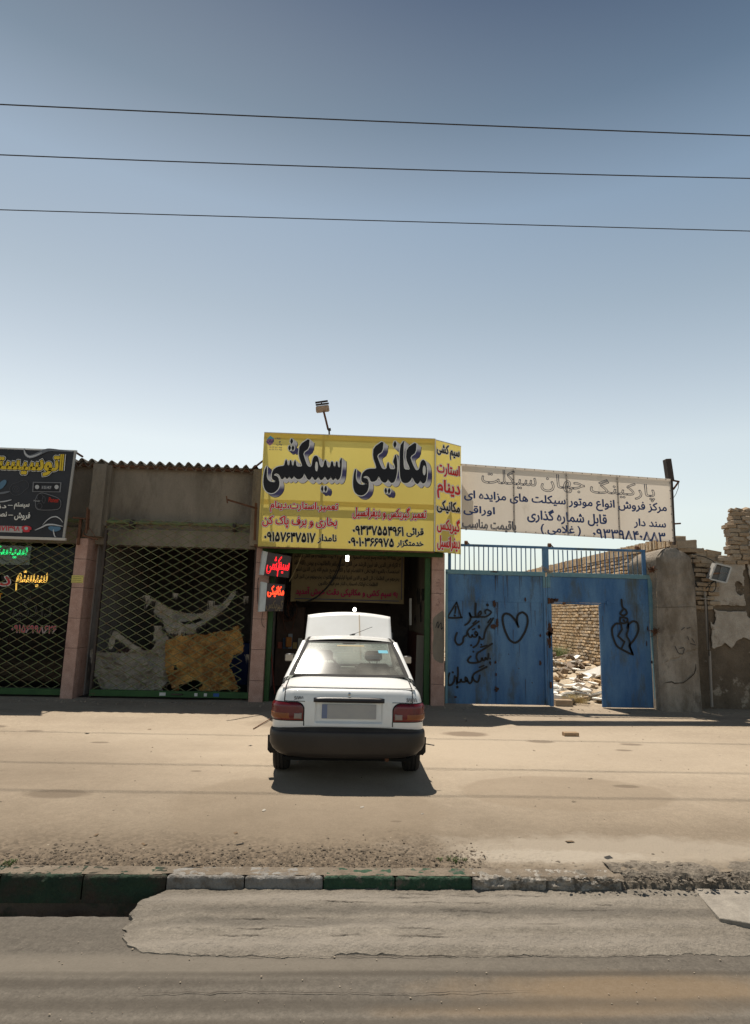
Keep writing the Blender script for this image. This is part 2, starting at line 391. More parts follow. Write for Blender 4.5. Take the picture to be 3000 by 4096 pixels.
def fill_poly(mb, pl, outer, holes, h):
    loops = [[Vector((p[0], p[1], 0)) for p in outer]]+[[Vector((p[0], p[1], 0)) for p in q] for q in holes]
    tri = tessellate_polygon(loops); allp = [p for l in loops for p in l]
    mb.add([pl.pt(p.x, p.y, h) for p in allp], [tuple(t) for t in tri])
def pip(x, y, poly):
    c = False; n = len(poly); j = n-1
    for i in range(n):
        xi, yi = poly[i]; xj, yj = poly[j]
        if (yi > y) != (yj > y) and x < (xj-xi)*(y-yi)/(yj-yi)+xi: c = not c
        j = i
    return c
# ================================================================ THE GROUND
def asphalt(name, c1, c2, c3, stretch=(1, 1, 1), bump=.6, pit=False, dirt=None):
    m = mat(name, c1, c2, sc=.9, rough=.93, bump=bump, bs=55, grain=.16, gs=75, c3=c3, s3=.8, t3=(.52, .75), stretch=stretch, spec=.2)
    nt = m.node_tree; L = nt.links.new; b = nt.nodes['Principled BSDF']
    src = b.inputs['Base Color'].links[0].from_socket
    g = nn(nt, 'ShaderNodeNewGeometry')
    v = nn(nt, 'ShaderNodeTexVoronoi'); v.inputs['Scale'].default_value = 60; L(g.outputs['Position'], v.inputs['Vector'])
    mr = nn(nt, 'ShaderNodeMapRange'); mr.inputs[1].default_value = .0; mr.inputs[2].default_value = .9; mr.inputs[3].default_value = .88; mr.inputs[4].default_value = 1.12
    L(v.outputs['Color'], mr.inputs[0])
    sc = nn(nt, 'ShaderNodeVectorMath', operation='SCALE'); L(src, sc.inputs[0]); L(mr.outputs[0], sc.inputs['Scale'])
    nm = nn(nt, 'ShaderNodeTexNoise'); nm.inputs['Scale'].default_value = 13; nm.inputs['Detail'].default_value = 10; nm.inputs['Roughness'].default_value = .78; L(g.outputs['Position'], nm.inputs['Vector'])
    mm = nn(nt, 'ShaderNodeMapRange'); mm.inputs[1].default_value = .3; mm.inputs[2].default_value = .7; mm.inputs[3].default_value = .80; mm.inputs[4].default_value = 1.20; L(nm.outputs[0], mm.inputs[0])
    s2 = nn(nt, 'ShaderNodeVectorMath', operation='SCALE'); L(sc.outputs[0], s2.inputs[0]); L(mm.outputs[0], s2.inputs['Scale']); sc = s2
    # dark oily spots
    n = nn(nt, 'ShaderNodeTexNoise'); n.inputs['Scale'].default_value = 2.6; n.inputs['Detail'].default_value = 3; L(g.outputs['Position'], n.inputs['Vector'])
    m2 = nn(nt, 'ShaderNodeMapRange'); m2.inputs[1].default_value = .70; m2.inputs[2].default_value = .78; m2.inputs[3].default_value = 0; m2.inputs[4].default_value = .5; L(n.outputs[0], m2.inputs[0])
    x = nn(nt, 'ShaderNodeMix', data_type='RGBA'); L(m2.outputs[0], x.inputs[0]); L(sc.outputs[0], x.inputs[6]); x.inputs[7].default_value = (c1[0]*.6, c1[1]*.52, c1[2]*.45, 1)
    L(x.outputs[2], b.inputs['Base Color'])
    return m
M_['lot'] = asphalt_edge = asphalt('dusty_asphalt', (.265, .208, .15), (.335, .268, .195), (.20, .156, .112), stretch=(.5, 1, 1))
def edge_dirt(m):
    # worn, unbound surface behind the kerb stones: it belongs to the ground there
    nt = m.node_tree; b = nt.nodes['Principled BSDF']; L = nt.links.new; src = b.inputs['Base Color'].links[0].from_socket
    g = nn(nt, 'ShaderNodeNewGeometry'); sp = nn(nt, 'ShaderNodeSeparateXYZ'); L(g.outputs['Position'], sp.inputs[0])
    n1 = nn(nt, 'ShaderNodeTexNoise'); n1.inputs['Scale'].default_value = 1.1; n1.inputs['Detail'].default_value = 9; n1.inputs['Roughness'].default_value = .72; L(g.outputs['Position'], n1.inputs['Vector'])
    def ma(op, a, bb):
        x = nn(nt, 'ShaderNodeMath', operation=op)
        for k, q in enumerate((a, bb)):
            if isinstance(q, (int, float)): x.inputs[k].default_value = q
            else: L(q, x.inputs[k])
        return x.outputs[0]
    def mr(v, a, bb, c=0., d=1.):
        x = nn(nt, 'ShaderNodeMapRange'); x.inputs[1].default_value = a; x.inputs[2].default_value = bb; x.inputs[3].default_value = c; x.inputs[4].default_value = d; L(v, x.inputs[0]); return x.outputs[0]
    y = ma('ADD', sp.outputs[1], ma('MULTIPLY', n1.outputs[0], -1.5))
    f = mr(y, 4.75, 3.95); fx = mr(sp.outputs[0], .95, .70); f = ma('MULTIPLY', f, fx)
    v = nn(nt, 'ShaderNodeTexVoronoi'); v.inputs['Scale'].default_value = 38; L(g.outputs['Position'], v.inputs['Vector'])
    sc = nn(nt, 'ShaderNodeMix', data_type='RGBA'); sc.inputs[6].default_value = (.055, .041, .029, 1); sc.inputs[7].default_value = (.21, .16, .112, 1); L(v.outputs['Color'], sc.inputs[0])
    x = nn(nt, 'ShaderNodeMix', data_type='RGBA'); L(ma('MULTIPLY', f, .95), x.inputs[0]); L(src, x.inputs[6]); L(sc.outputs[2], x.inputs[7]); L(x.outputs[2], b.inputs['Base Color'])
ml = M_['lot']
add_mask(ml, 0, 4.2, 6.0, 2.3, (.145, .115, .083), .72, 1.3, .5, .6)  # less dust towards the kerb, plus lens edge darkening put into the colour
add_mask(ml, .8, 8.8, 5.2, 2.0, (.43, .355, .27), .75, .9, .6, .7)  # dustier middle, its brightness partly lens falloff put into the colour
add_mask(ml, -4.4, 7.2, 2.6, 1.4, (.17, .132, .094), .55, 1.4, .6, .6)  # darker left side, partly lens falloff put into the colour
add_mask(ml, 2.35, 6.55, 1.1, .62, (.215, .165, .115), .42, 2.5, .12, .04)
add_mask(ml, -.3, 6.0, 1.25, 1.1, (.205, .158, .11), .40, 2.0, .25, .06)
add_mask(ml, 1.9, 9.6, .33, .2, (.14, .10, .07), .7, 5, .3, .2)
add_mask(ml, -.4, 10.2, 1.0, .4, (.15, .11, .078), .6, 4, .3, .3)
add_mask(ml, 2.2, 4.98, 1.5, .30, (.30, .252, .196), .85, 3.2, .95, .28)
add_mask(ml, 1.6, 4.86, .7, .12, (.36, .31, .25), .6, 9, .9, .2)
for k, (x, y, r) in enumerate(((3.9, 8.6, .12), (2.9, 9.1, .2), (-4.4, 9.3, .12), (-3.2, 8.6, .12), (4.2, 9.0, .16), (3.1, 6.8, .14), (-5.2, 9.6, .25), (-1.6, 7.2, .06), (.5, 5.6, .05), (-2.7, 6.3, .3))): add_mask(ml, x, y, r, r*.45, (.13, .098, .07), .65, 7+k, .3, .2)
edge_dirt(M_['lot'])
M_['gravelly'] = asphalt('broken_asphalt', (.105, .083, .061), (.175, .138, .102), (.06, .047, .035))
M_['road'] = asphalt('grey_road', (.094, .081, .066), (.135, .117, .096), (.070, .060, .049), stretch=(.07, 1.6, 1), bump=.3)
M_['patch'] = asphalt('poured_concrete', (.150, .128, .102), (.23, .20, .163), (.10, .085, .067), stretch=(.4, 1.3, 1), bump=.8)
mr_ = M_['road']
add_mask(mr_, 1.6, 3.50, .9, .13, (.20, .135, .075), .55, 3.5, .5, .4)
add_mask(mr_, 1.1, 3.33, .8, .07, (.19, .13, .075), .45, 4.5, .5, .4)
add_mask(mr_, -1.2, 3.72, 2.2, .10, (.175, .15, .12), .6, 2.0, .3, .5)
for k, (x, y, rx, ry) in enumerate(((-.5, 3.38, 3, .05), (.4, 3.24, 2.4, .035), (-1.8, 3.56, 1.6, .04), (1.0, 3.64, 2.4, .025), (0, 3.12, 3, .06))): add_mask(mr_, x, y, rx, ry, (.062, .052, .041), .6, 2+k*.7, .3, .5)
mp_ = M_['patch']
for k, (x, y, rx, ry, c) in enumerate(((.0, 4.35, 2, .05, .28), (.8, 4.08, 1.6, .04, .27), (-.5, 3.9, .9, .05, .27), (1.7, 4.2, .9, .05, .10), (.3, 4.22, 1.5, .04, .09), (-.4, 4.1, .8, .04, .09), (1.2, 3.92, 1.3, .05, .25))): add_mask(mp_, x, y, rx, ry, (c, c*.87, c*.72), .55, 4+k, .7, .5)
M_['stone'] = mat('gravel_stone', (.23, .18, .13), (.36, .30, .23), sc=14, rough=.95, grain=.2)

def rough_amp(x, y):
    e = .5+.35*fbm(x, 3.1, 0, .9)                     # width of the broken strip behind the kerb
    t = max(0.0, min(1.0, (4.65+e-y)/.45))
    if x > 1.0: t *= max(.25, 1-(x-1.0)*.9)
    return t
def lot_z(x, y):
    t = rough_amp(x, y)
    z = .004*fbm(x, y, 0, 1.3)+.0015*fbm(x, y, 5, 14)
    z += t*(.012*abs(fbm(x, y, 2, 16))+.013*fbm(x, y, 4, 33)-.004)
    if y > 11.9: z += .02*min(1, (y-11.9)/.5)*(.7+.6*fbm(x, 0, 0, .8))
    if x > 1.2 and y < 5.2: z += .03*max(0, fbm(x, y, 7, 3.0))*min(1, (x-1.2))*min(1, (5.2-y)/.4)
    return z
xs = list(np.arange(-9.0, 10.01, .12)); 
mb = MB()
def ys_lot(j, n=170): 
    t = j/n; return 4.60+(12.9-4.60)*(t**1.9)
NX, NY = 330, 170
mb.grid(lambda u, v: Vector((lx := -9.5+20*u, ly := 4.60+8.3*(v**1.9), lot_z(lx, ly))), NX, NY)
gx = mb
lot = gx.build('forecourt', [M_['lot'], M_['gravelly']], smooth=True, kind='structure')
# near strip finer, with the loose surface showing
fi = MB(); fi.grid(lambda u, v: Vector((lx := -3.2+6.8*u, ly := 4.598+.95*v, lot_z(lx, ly)+.004*min(1, v*8)*min(1, (1-v)*8)*min(1, u*20)*min(1, (1-u)*20)-.002+.008*rough_amp(lx, ly)*abs(fbm(lx, ly, 1, 60)))), 640, 110)
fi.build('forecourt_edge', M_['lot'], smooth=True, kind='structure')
MB().add([(-400, 12.88, -.012), (400, 12.88, -.012), (400, 900, -.012), (-400, 900, -.012)], [(0, 1, 2, 3)]).build('ground', mat('bare_earth', (.40, .31, .21), (.30, .23, .16), sc=.7, rough=1, grain=.2), kind='structure')
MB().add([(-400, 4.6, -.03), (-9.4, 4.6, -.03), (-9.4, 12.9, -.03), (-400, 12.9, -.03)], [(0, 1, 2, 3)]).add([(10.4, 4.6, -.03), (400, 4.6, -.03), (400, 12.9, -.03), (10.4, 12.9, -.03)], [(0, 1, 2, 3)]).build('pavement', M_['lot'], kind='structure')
RZ = -.15
mb = MB(); mb.grid(lambda u, v: Vector((lx := -6+12*u, ly := 2.2+2.05*v, RZ+.004*fbm(lx*.25, ly, 0, 5)+.002*fbm(lx, ly, 0, 20))), 300, 90)
# irregular far lip of the road above the gutter
for i, v in enumerate(mb.v):
    if v.y > 4.22: v.y += .022*fbm(v.x, 0, 0, 2.2)+.008*fbm(v.x, 1, 0, 11)
mb.build('road', M_['road'], smooth=True, kind='structure')
MB().add([(-400, -60, RZ-.006), (400, -60, RZ-.006), (400, 4.2, RZ-.006), (-400, 4.2, RZ-.006)], [(0, 1, 2, 3)]).build('road_far', M_['road'], kind='structure')
# gutter channel
mb = MB(); mb.box((-400, 4.17, -.46), (400, 4.62, -.42)); mb.box((-400, 4.15, -.46), (400, 4.19, RZ-.008)); mb.build('gutter', M_['concrete'], kind='structure')
mb = MB(); mb.grid(lambda u, v: Vector((-3.4+3.0*u, 4.478+.008*fbm(u*3, v, 0, 8)-.02*(v < .5)+.006*fbm(u*3, v, 0, 30), -.43+.285*v)), 160, 16); mb.build('gutter_wall', mat('wet_concrete', (.10, .085, .065), (.05, .042, .034), sc=3, rough=.8, bump=.8, bs=30, grain=.2, c3=(.03, .045, .03), s3=2), smooth=True, kind='structure')  # darker mottled concrete with greenish patches below the kerb stones

# poured concrete apron from the kerb down to the road
ang = math.radians(0)
near = [(-1.34, 4.22), (-1.28, 4.05), (-1.12, 3.92), (-.95, 3.83)]
def near_y(x):
    b = 3.80+.025*fbm(x, 0, 0, 1.7)+.018*fbm(x, 2, 0, 6)+.011*fbm(x, 4, 0, 20)+.004*fbm(x, 4, 3, 60)
    if x < -.85: b = 4.11-(4.11-b)*max(0, 1-((-.85-x)/.44)**2.2)**.6
    return b
def far_y(x):
    f = 4.462+.018*fbm(x, 7, 0, 2.6)-.008*fbm(x, 9, 0, 9)
    if x < -1.05: f = 4.11+(f-4.11)*max(0, 1-((-1.05-x)/.24)**2)**.55
    return f
def apron(u, v):
    x = -1.29+6.9*u**1.05
    a, b = near_y(x), far_y(x)
    if b < a: b = a
    y = a+(b-a)*v
    if x < -.8: x += (.05*fbm(y, 3, 0, 5)+.03*fbm(y, 8, 0, 14)+.012*fbm(y, 5, 0, 45))*min(1, (-.8-x)*5)
    t = (y-3.80)/.66
    z = RZ+.008+.074*max(0, t)**.8
    z += .008*fbm(x*.6, y, 0, 4)+.005*fbm(x*.3, y, 3, 16)+.003*fbm(x, y, 3, 34)+.0015*fbm(x, y, 3, 80)
    z -= .006*max(0, fbm(x*.5, y*5, 8, 3)-.25)
    z = RZ+(z-RZ)*min(1, .15+max(0, t+.02)*6)
    kq = min(1, max(0, (4.36-y)/.22)); z = RZ+.003+(z-RZ-.003)*(1-kq*(1-min(1, max(.0, (x+1.30)/.35))))
    if v < .001: z = RZ-.012
    elif v > .999: z = -.33
    return Vector((x, y, z))
mb = MB()
VV = [0, .0005, .012]+list(np.linspace(.03, .985, 64))+[.9985, 1]
mb.grid(lambda u, v: apron(u, VV[round(v*(len(VV)-1))]), 620, len(VV)-1)
mb.build('concrete_apron', M_['patch'], smooth=True, kind='structure')
# thin shrinkage cracks on the apron and the broken lip at its foot
ck = mat('crack', (.045, .036, .028), rough=1, grain=0)
def crack(pts, w, name, zf, n=26, wob=.012):
    mb = MB(); L_, R2 = [], []
    for i in range(n+1):
        t = i/n*(len(pts)-1); k = min(int(t), len(pts)-2); q = t-k
        x = pts[k][0]*(1-q)+pts[k+1][0]*q; y = pts[k][1]*(1-q)+pts[k+1][1]*q
        y += wob*fbm(x, y, 3, 9)+wob*.5*fbm(x, y, 5, 30)
        ww = w*(.35+.9*abs(fbm(x, y, 8, 12)))*min(1, 4*i/n, 4*(n-i)/n)
        L_.append(Vector((x, y+ww, 0))); R2.append(Vector((x, y-ww, 0)))
    for p in L_+R2: p.z = zf(p.x, p.y)
    mb.add(L_+R2, [(i, n+1+i, n+2+i, i+1) for i in range(n)])
    return mb.build(name, ck, kind='structure')
def apron_z(x, y):
    a, b = near_y(x), far_y(x); t = (y-3.80)/.66
    return RZ+.008+.074*max(0, t)**.8+.008*fbm(x*.6, y, 0, 4)+.005*fbm(x*.3, y, 3, 16)+.003*fbm(x, y, 3, 34)-.006*max(0, fbm(x*.5, y*5, 8, 3)-.25)+.004
for i in range(26):
    x0 = random.uniform(-.9, 2.0); y0 = random.choice([4.38, 4.30, 4.21, 4.13, 4.05, 3.97])+random.uniform(-.02, .02)
    crack([(x0, y0), (x0+random.uniform(.12, .5), y0+random.uniform(-.015, .01))], .0028, 'crack', apron_z, 16, .006)
crack([(-.98, 3.845), (-.6, 3.80), (0, 3.795), (.8, 3.80), (1.6, 3.80), (2.4, 3.81)], .003, 'apron_lip_crack', lambda x, y: RZ+.008, 140, .018)
crack([(-1.2, 3.45), (-.4, 3.47), (.4, 3.45), (1.2, 3.48)], .0035, 'crack', lambda x, y: RZ+.009, 120, .012)
crack([(-2.4, 7.53), (-1.0, 7.50), (.2, 7.42), (1.2, 7.36), (2.2, 7.45), (3.4, 7.42), (5.2, 7.36)], .0022, 'crack', lambda x, y: lot_z(x, y)+.004, 260, .03)
# ---- kerb: every stone its own block, some painted green, some white, the last ones broken
kerb = thing('kerb', (0, 4.54, -.15), None, None); kerb['kind'] = 'structure'
kgreen = mat('green_kerb_paint', (.020, .052, .028), (.030, .072, .038), sc=11, rough=.75, bump=.9, bs=45, grain=.25, gs=60, c3=(.12, .10, .08), s3=8, t3=(.52, .64))
kdark = mat('grimy_green_kerb', (.016, .034, .020), (.024, .048, .026), sc=9, rough=.85, bump=.9, bs=40, grain=.25, c3=(.045, .034, .024), s3=4, t3=(.44, .60))
kwhite = mat('white_kerb_paint', (.26, .242, .218), (.20, .182, .16), sc=9, rough=.85, bump=.9, bs=45, grain=.15, c3=(.15, .125, .10), s3=9, t3=(.50, .64))
kbroken = mat('crumbling_kerb', (.42, .38, .33), (.22, .19, .155), sc=14, rough=.95, bump=1, bs=50, grain=.25, gs=70, c3=(.14, .12, .095), s3=9, t3=(.50, .62))
def kerb_stone(x0, x1, m, amp, seed, top=.004, fy=4.455):
    mb = MB(); nu, nv = 70, 22
    def fn(u, v):
        x = x0+.004+(x1-x0-.008)*u
        # v runs over the front face then the top
        if v < .55: q = v/.55; y = fy+.012*q; z = -.16+(.16+top-.012)*q
        elif v < .66: q = (v-.55)/.11; y = fy+.012+.014*q; z = top-.012+.012*math.sin(q*math.pi/2)
        else: q = (v-.66)/.34; y = fy+.026+(.155-.026)*q; z = top
        d = amp*(fbm(x+seed, y*2+z*3, seed, 9)+.6*fbm(x, z*2+y, seed, 26))+.012*max(0, fbm(x*1.0, z*2+seed, 4, 7)-.30)*(1.6 if .45 < v < .7 else 1)
        ed = min(u, 1-u)*(x1-x0); d -= .010*max(0, 1-ed/.02)
        if amp > .01: d -= .03*max(0, fbm(x, z*2, seed, 6)-.05)
        y += -d*(1 if v < .6 else .2); z += d*(1 if v > .6 else .3)
        return Vector((x, y, z))
    mb.grid(fn, nu, nv)
    mb.build('kerb_stone', [m, M_['kerb']], kerb, smooth=True)
    o = bpy.context.scene.objects[-1] if False else None
J_ = [(-3.85, -3.31, kdark), (-3.31, -2.77, kdark), (-2.77, -2.23, kdark), (-2.23, -1.69, kdark), (-1.69, -1.14, kdark), (-1.14, -.62, kwhite), (-.62, -.09, kwhite), (-.09, .40, kgreen), (.40, .93, kgreen), (.93, 1.45, kbroken), (1.45, 1.98, kbroken)]
for i, (a, b, m) in enumerate(J_):
    kerb_stone(a, b, m, .005 if m not in (kbroken,) else .016, i*3.7)
tops = MB(); tops.grid(lambda u, v: Vector((x := -3.85+5.85*u, 4.47+.15*v, .006+.004*fbm(x, v, 0, 8)+.002*fbm(x, v, 0, 30)+(-.02 if v < .02 else 0))), 300, 8, keep=lambda u, v: v > .12+.22*fbm(u*30, v, 0, 1.2) or u > .83)
tops.build('kerb_top_dust', mat('dusty_kerb_top', (.13, .102, .075), (.205, .165, .123), sc=6, rough=1, bump=.8, bs=40, grain=.25), smooth=True, kind='structure')
# crumbled end: rubble bank instead of stones
mb = MB(); mb.grid(lambda u, v: Vector((x := 1.95+4.5*u, 4.36+.42*v+.03*fbm(x, v, 1, 4), -.30*(1-min(1, v*2.2))+.012+.035*fbm(x, v*.4, 2, 7)*(1-abs(2*v-1))+.018*fbm(x, v*.4, 2, 24)*(1-abs(2*v-1))-.008*(v > .9))), 420, 40)
mb.build('crumbled_kerb_bank', mat('crumbled_concrete', (.22, .185, .145), (.13, .107, .083), sc=12, rough=1, bump=1, bs=40, grain=.3, gs=60, c3=(.07, .056, .043), s3=7, t3=(.55, .65)), smooth=False, kind='structure')
# loose stones
def stones(name, n, fx, s0, s1, m, zf, kind='stuff'):
    ico = [(0, 0, 1), (.89, 0, .45), (.28, .85, .45), (-.72, .53, .45), (-.72, -.53, .45), (.28, -.85, .45), (.6, .44, -.3), (-.28, .72, -.3), (-.8, 0, -.3), (-.28, -.72, -.3), (.6, -.44, -.3)]
    fcs = [(0, 1, 2), (0, 2, 3), (0, 3, 4), (0, 4, 5), (0, 5, 1), (1, 6, 2), (2, 7, 3), (3, 8, 4), (4, 9, 5), (5, 10, 1), (2, 6, 7), (3, 7, 8), (4, 8, 9), (5, 9, 10), (1, 10, 6)]
    V = []; F = []
    for _ in range(n):
        x, y = fx(); s = s0+(s1-s0)*random.random()**3
        a = random.uniform(0, 6.28); ca, sa = math.cos(a), math.sin(a); k = [random.uniform(.6, 1.2) for _ in range(3)]
        b = len(V); z = zf(x, y)
        for (p, q, r) in ico:
            p *= k[0]*random.uniform(.85, 1.15); q *= k[1]; r *= k[2]*.7
            V.append((x+s*(p*ca-q*sa), y+s*(p*sa+q*ca), z+s*(r+.15)))
        F += [(i+b, j+b, l+b) for i, j, l in fcs]
    me = MB(); me.v = [Vector(v) for v in V]; me.f = F; me.m = [0]*len(F)
    return me.build(name, m, kind=kind)
def fx_strip():
    while True:
        x = random.uniform(-3.4, 1.1); y = 4.62+abs(random.gauss(0, .28))
        if rough_amp(x, y) > random.random()*.8: return x, y
stones('gravel', 6500, fx_strip, .003, .015, M_['gravelly'], lot_z)
stones('loose_stones', 700, lambda: (random.uniform(-6, 7), 4.7+8*random.random()**1.5), .003, .012, M_['stone'], lot_z)
stones('rubble_bits', 1500, lambda: (random.uniform(1.5, 4.2), 4.42+abs(random.gauss(0, .18))), .004, .022, MATS['crumbled_concrete'], lambda x, y: -.02+.02*random.random())
stones('road_grit', 350, lambda: (random.uniform(-3, 3), random.uniform(2.9, 4.0)), .002, .007, M_['stone'], lambda x, y: RZ+.004)
stones('wall_foot_debris', 700, lambda: (random.uniform(-7, 8.5), 12.25-abs(random.gauss(0, .22))), .004, .028, M_['stone'], lot_z)
lit = MB()
for _ in range(45):
    x, y = random.uniform(-5, 6.5), random.choice((random.uniform(4.7, 5.3), random.uniform(9, 12), random.uniform(5, 9))); a = random.uniform(0, 6.28); l = random.uniform(.008, .035); w_ = l*random.uniform(.2, .7); z = lot_z(x, y)+.004
    d = Vector((math.cos(a), math.sin(a), 0)); q = Vector((-math.sin(a), math.cos(a), 0)); c = Vector((x, y, z)); lit.add([c-d*l-q*w_, c+d*l-q*w_, c+d*l+q*w_+Vector((0, 0, .008)), c-d*l+q*w_+Vector((0, 0, .004))], [(0, 1, 2, 3)], mi=random.randrange(3))
lit.build('litter', [mat('pale_litter', (.36, .32, .27)), mat('brown_leaf', (.14, .09, .05)), mat('dark_bit', (.03, .028, .025))], kind='stuff')
# flat pale slab at the right
a = [G(*D_(1527, 1956), -.062), G(*D_(1700, 1962), -.062), G(*D_(1760, 2050), -.078), G(*D_(1585, 2022), -.078)]
mb = MB(); mb.add([p for p in a]+[p-Vector((0, 0, .05)) for p in a], [(0, 3, 2, 1), (0, 1, 5, 4), (1, 2, 6, 5), (2, 3, 7, 6), (3, 0, 4, 7)])
mb.build('concrete_slab', mat('pale_slab', (.30, .265, .22), (.20, .175, .145), sc=7, rough=.9, bump=.5, bs=40, grain=.15), bevel=.004, label='pale flat concrete slab lying over the gutter at the right', cat='slab')
# weeds at the kerb
def tuft(mb, x, y, z, n, h, sp, w=.006):
    for _ in range(n):
        a = random.uniform(0, 6.28); l = h*random.uniform(.4, 1); r = sp*random.random()
        bx, by = x+r*math.cos(a), y+r*math.sin(a); d = Vector((math.cos(a), math.sin(a), 0))*random.uniform(.2, .9)*l
        q = Vector((-math.sin(a), math.cos(a), 0))*w/2; p0 = Vector((bx, by, z)); p1 = p0+d*.4+Vector((0, 0, l*.7)); p2 = p0+d+Vector((0, 0, l))
        mb.add([p0-q, p0+q, p1+q*.7, p1-q*.7, p2], [(0, 1, 2, 3), (3, 2, 4)])
weed = mat('green_weed', (.07, .12, .03), (.12, .14, .05), sc=20, rough=.7, grain=.2)
for (px, lab) in (((8, 1905), 'small green weed growing behind the grimy green kerb stones'), ((1000, 1898), 'low dry weed behind the last green kerb stone')):
    g = G(*D_(*px)); mb = MB()
    for k in range(6): tuft(mb, g.x+random.gauss(0, .05), g.y+random.gauss(0, .02), 0, 22, .028, .03)
    mb.build('weed', weed, label=lab, cat='weed')
# a lone mud brick on the forecourt, sticks
g = G(*D_(1257, 1621)); mb = MB(); mb.box((g.x-.115, g.y-.05, .0), (g.x+.115, g.y+.06, .055), Matrix.Rotation(.06, 3, 'Z'))
mb.build('loose_brick', mat('tan_brick', (.36, .25, .15), (.28, .19, .12), sc=18, rough=.95, bump=.6, bs=60, grain=.2), bevel=.005, label='single tan brick lying alone on the forecourt before the blue gate', cat='brick')
for (p, q, lab) in (((558, 1607), (597, 1585), 'thin dark rod on the ground left of the car'),):
    a, b = G(*D_(*p)), G(*D_(*q)); MB().tube([a+Vector((0, 0, .012)), b+Vector((0, 0, .02))], .008, 5).build('metal_rod', M_['rust'], label=lab, cat='rod')
# ================================================================ THE ROW OF SHOPS
YF = 12.40                                            # front of the pillars
YW = 12.78                                            # face of the plastered upper wall
def X_(x, y, Y=YF): return P(*D_(x, y), Y).x
def Z_(x, y, Y=YF): return P(*D_(x, y), Y).z
ROOF = 4.80
bld = thing('shop_row', (-3, YF, 0), 'single storey cement plastered row of shops with corrugated roof and pink granite pillars', 'shops')
# upper wall and side walls
mb = MB()
mb.grid(lambda u, v: Vector((-9.2+11.2*u, YW+.006*fbm(-9.2+11.2*u, v*1.5, 0, 1.5), 3.30+1.5*v)), 90, 14)
mb.box((-9.2, YW+.02, 3.30), (2.0, 13.05, 4.80))
mb.build('upper_wall', M_['plaster'], bld, smooth=False)
MB().box((-9.2, 12.73, 3.06), (2.0, YW+.25, 3.40)).build('door_lintel', M_['plaster'], bld)
MB().box((1.80, 12.7, 0), (2.02, 17.5, 4.78)).build('side_wall', M_['plaster'], bld)
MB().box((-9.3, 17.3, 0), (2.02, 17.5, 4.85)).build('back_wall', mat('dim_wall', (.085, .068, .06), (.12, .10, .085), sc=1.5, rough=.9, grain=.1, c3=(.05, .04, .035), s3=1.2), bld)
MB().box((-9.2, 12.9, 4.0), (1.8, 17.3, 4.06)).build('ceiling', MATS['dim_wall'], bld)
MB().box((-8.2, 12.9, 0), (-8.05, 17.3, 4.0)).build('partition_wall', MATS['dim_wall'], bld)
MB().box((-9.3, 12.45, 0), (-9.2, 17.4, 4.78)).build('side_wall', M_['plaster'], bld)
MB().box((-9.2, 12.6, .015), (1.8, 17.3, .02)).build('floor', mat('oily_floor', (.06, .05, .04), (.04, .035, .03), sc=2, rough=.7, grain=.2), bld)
inn = mat('whitewash', (.30, .26, .24), (.23, .20, .18), sc=1.6, rough=.9, grain=.1, c3=(.22, .17, .15), s3=1.4)
MB().box((-5.35, 12.9, 0), (-5.20, 17.3, 4.0)).build('partition_wall', inn, bld)
MB().box((-1.83, 12.9, 0), (-1.70, 17.3, 4.0)).build('partition_wall', inn, bld)
# low maroon dado inside the mechanic shop
MB().box((1.775, 12.9, 0), (1.795, 17.3, 1.35)).build('dado', mat('maroon_dado', (.10, .04, .035), (.14, .06, .05), sc=3, rough=.6, grain=.1), bld)
# pilaster columns that rise above the granite
def column(x0, x1, z0):
    mb = MB(); mb.grid(lambda u, v: Vector((x0+(x1-x0)*u, YF+.10+.01*fbm(u*3, v*3, x0, 2), z0+(ROOF-.08-z0)*v)), 6, 24); mb.box((x0, YF+.12, z0), (x1, YW+.02, ROOF-.08))
    mb.build('column', M_['plaster'], bld)
column(X_(198, 1100, 12.5), X_(228, 1100, 12.5), 3.2)
mb = MB(); mb.box((X_(228, 1100, 12.6)-.02, YF+.22, 3.44), (X_(228, 1100, 12.6)+.10, YW, ROOF-.08)); mb.build('column_step', M_['plaster'], bld)
column(-2.02, -1.62, 3.1)
column(1.72, 2.02, 3.05)
# granite clad pillars: slabs with joints
def pillar(x0, x1, top, joints, y0=YF, y1=12.95):
    p = MB().box((x0+.006, y0+.012, 0), (x1-.006, y1, top-.004)).build('pillar', M_['joint'], bld)
    zs = [0.0]+joints+[top]
    for a, b in zip(zs[:-1], zs[1:]):
        for (xa, xb, ya, yb) in ((x0, x1, y0, y0+.012), (x1-.006, x1+.004, y0+.014, y1-.02), (x0-.004, x0+.006, y0+.014, y1-.02)):
            MB().box((xa, ya, a+.004), (xb, yb, b-.004)).build('granite_slab', M_['granite'], p, bevel=.0015)
    return p
def px_pillar(xl, xr, top, joints): return pillar(xl, xr, top, joints)
px1l, px1r = -5.52, -5.07
def xx(sx, sy): return P(sx, sy, YF).x
p1l = (xx(308, 2149)+xx(238, 2788))/2; p1r = (xx(345, 2155)+xx(296, 2792))/2
pillar(p1l, p1r, P(320, 2152, YF).z, [.97, 1.55, 2.15, 2.72])
p2l = (xx(1035, 2190)+xx(985, 2817))/2; p2r = (xx(1084, 2200)+xx(1044, 2819))/2
pillar(p2l, p2r, 3.06, [.42, 1.02, 1.62, 2.22, 2.75])
p3l = (xx(1731, 2215)+xx(1722, 2825))/2; p3r = (xx(1780, 2230)+xx(1774, 2826))/2
pillar(p3l, p3r, 3.05, [.42, 1.02, 1.62, 2.22, 2.70])
pillar(-9.0, -8.55, 3.15, [.97, 1.55, 2.15, 2.72])
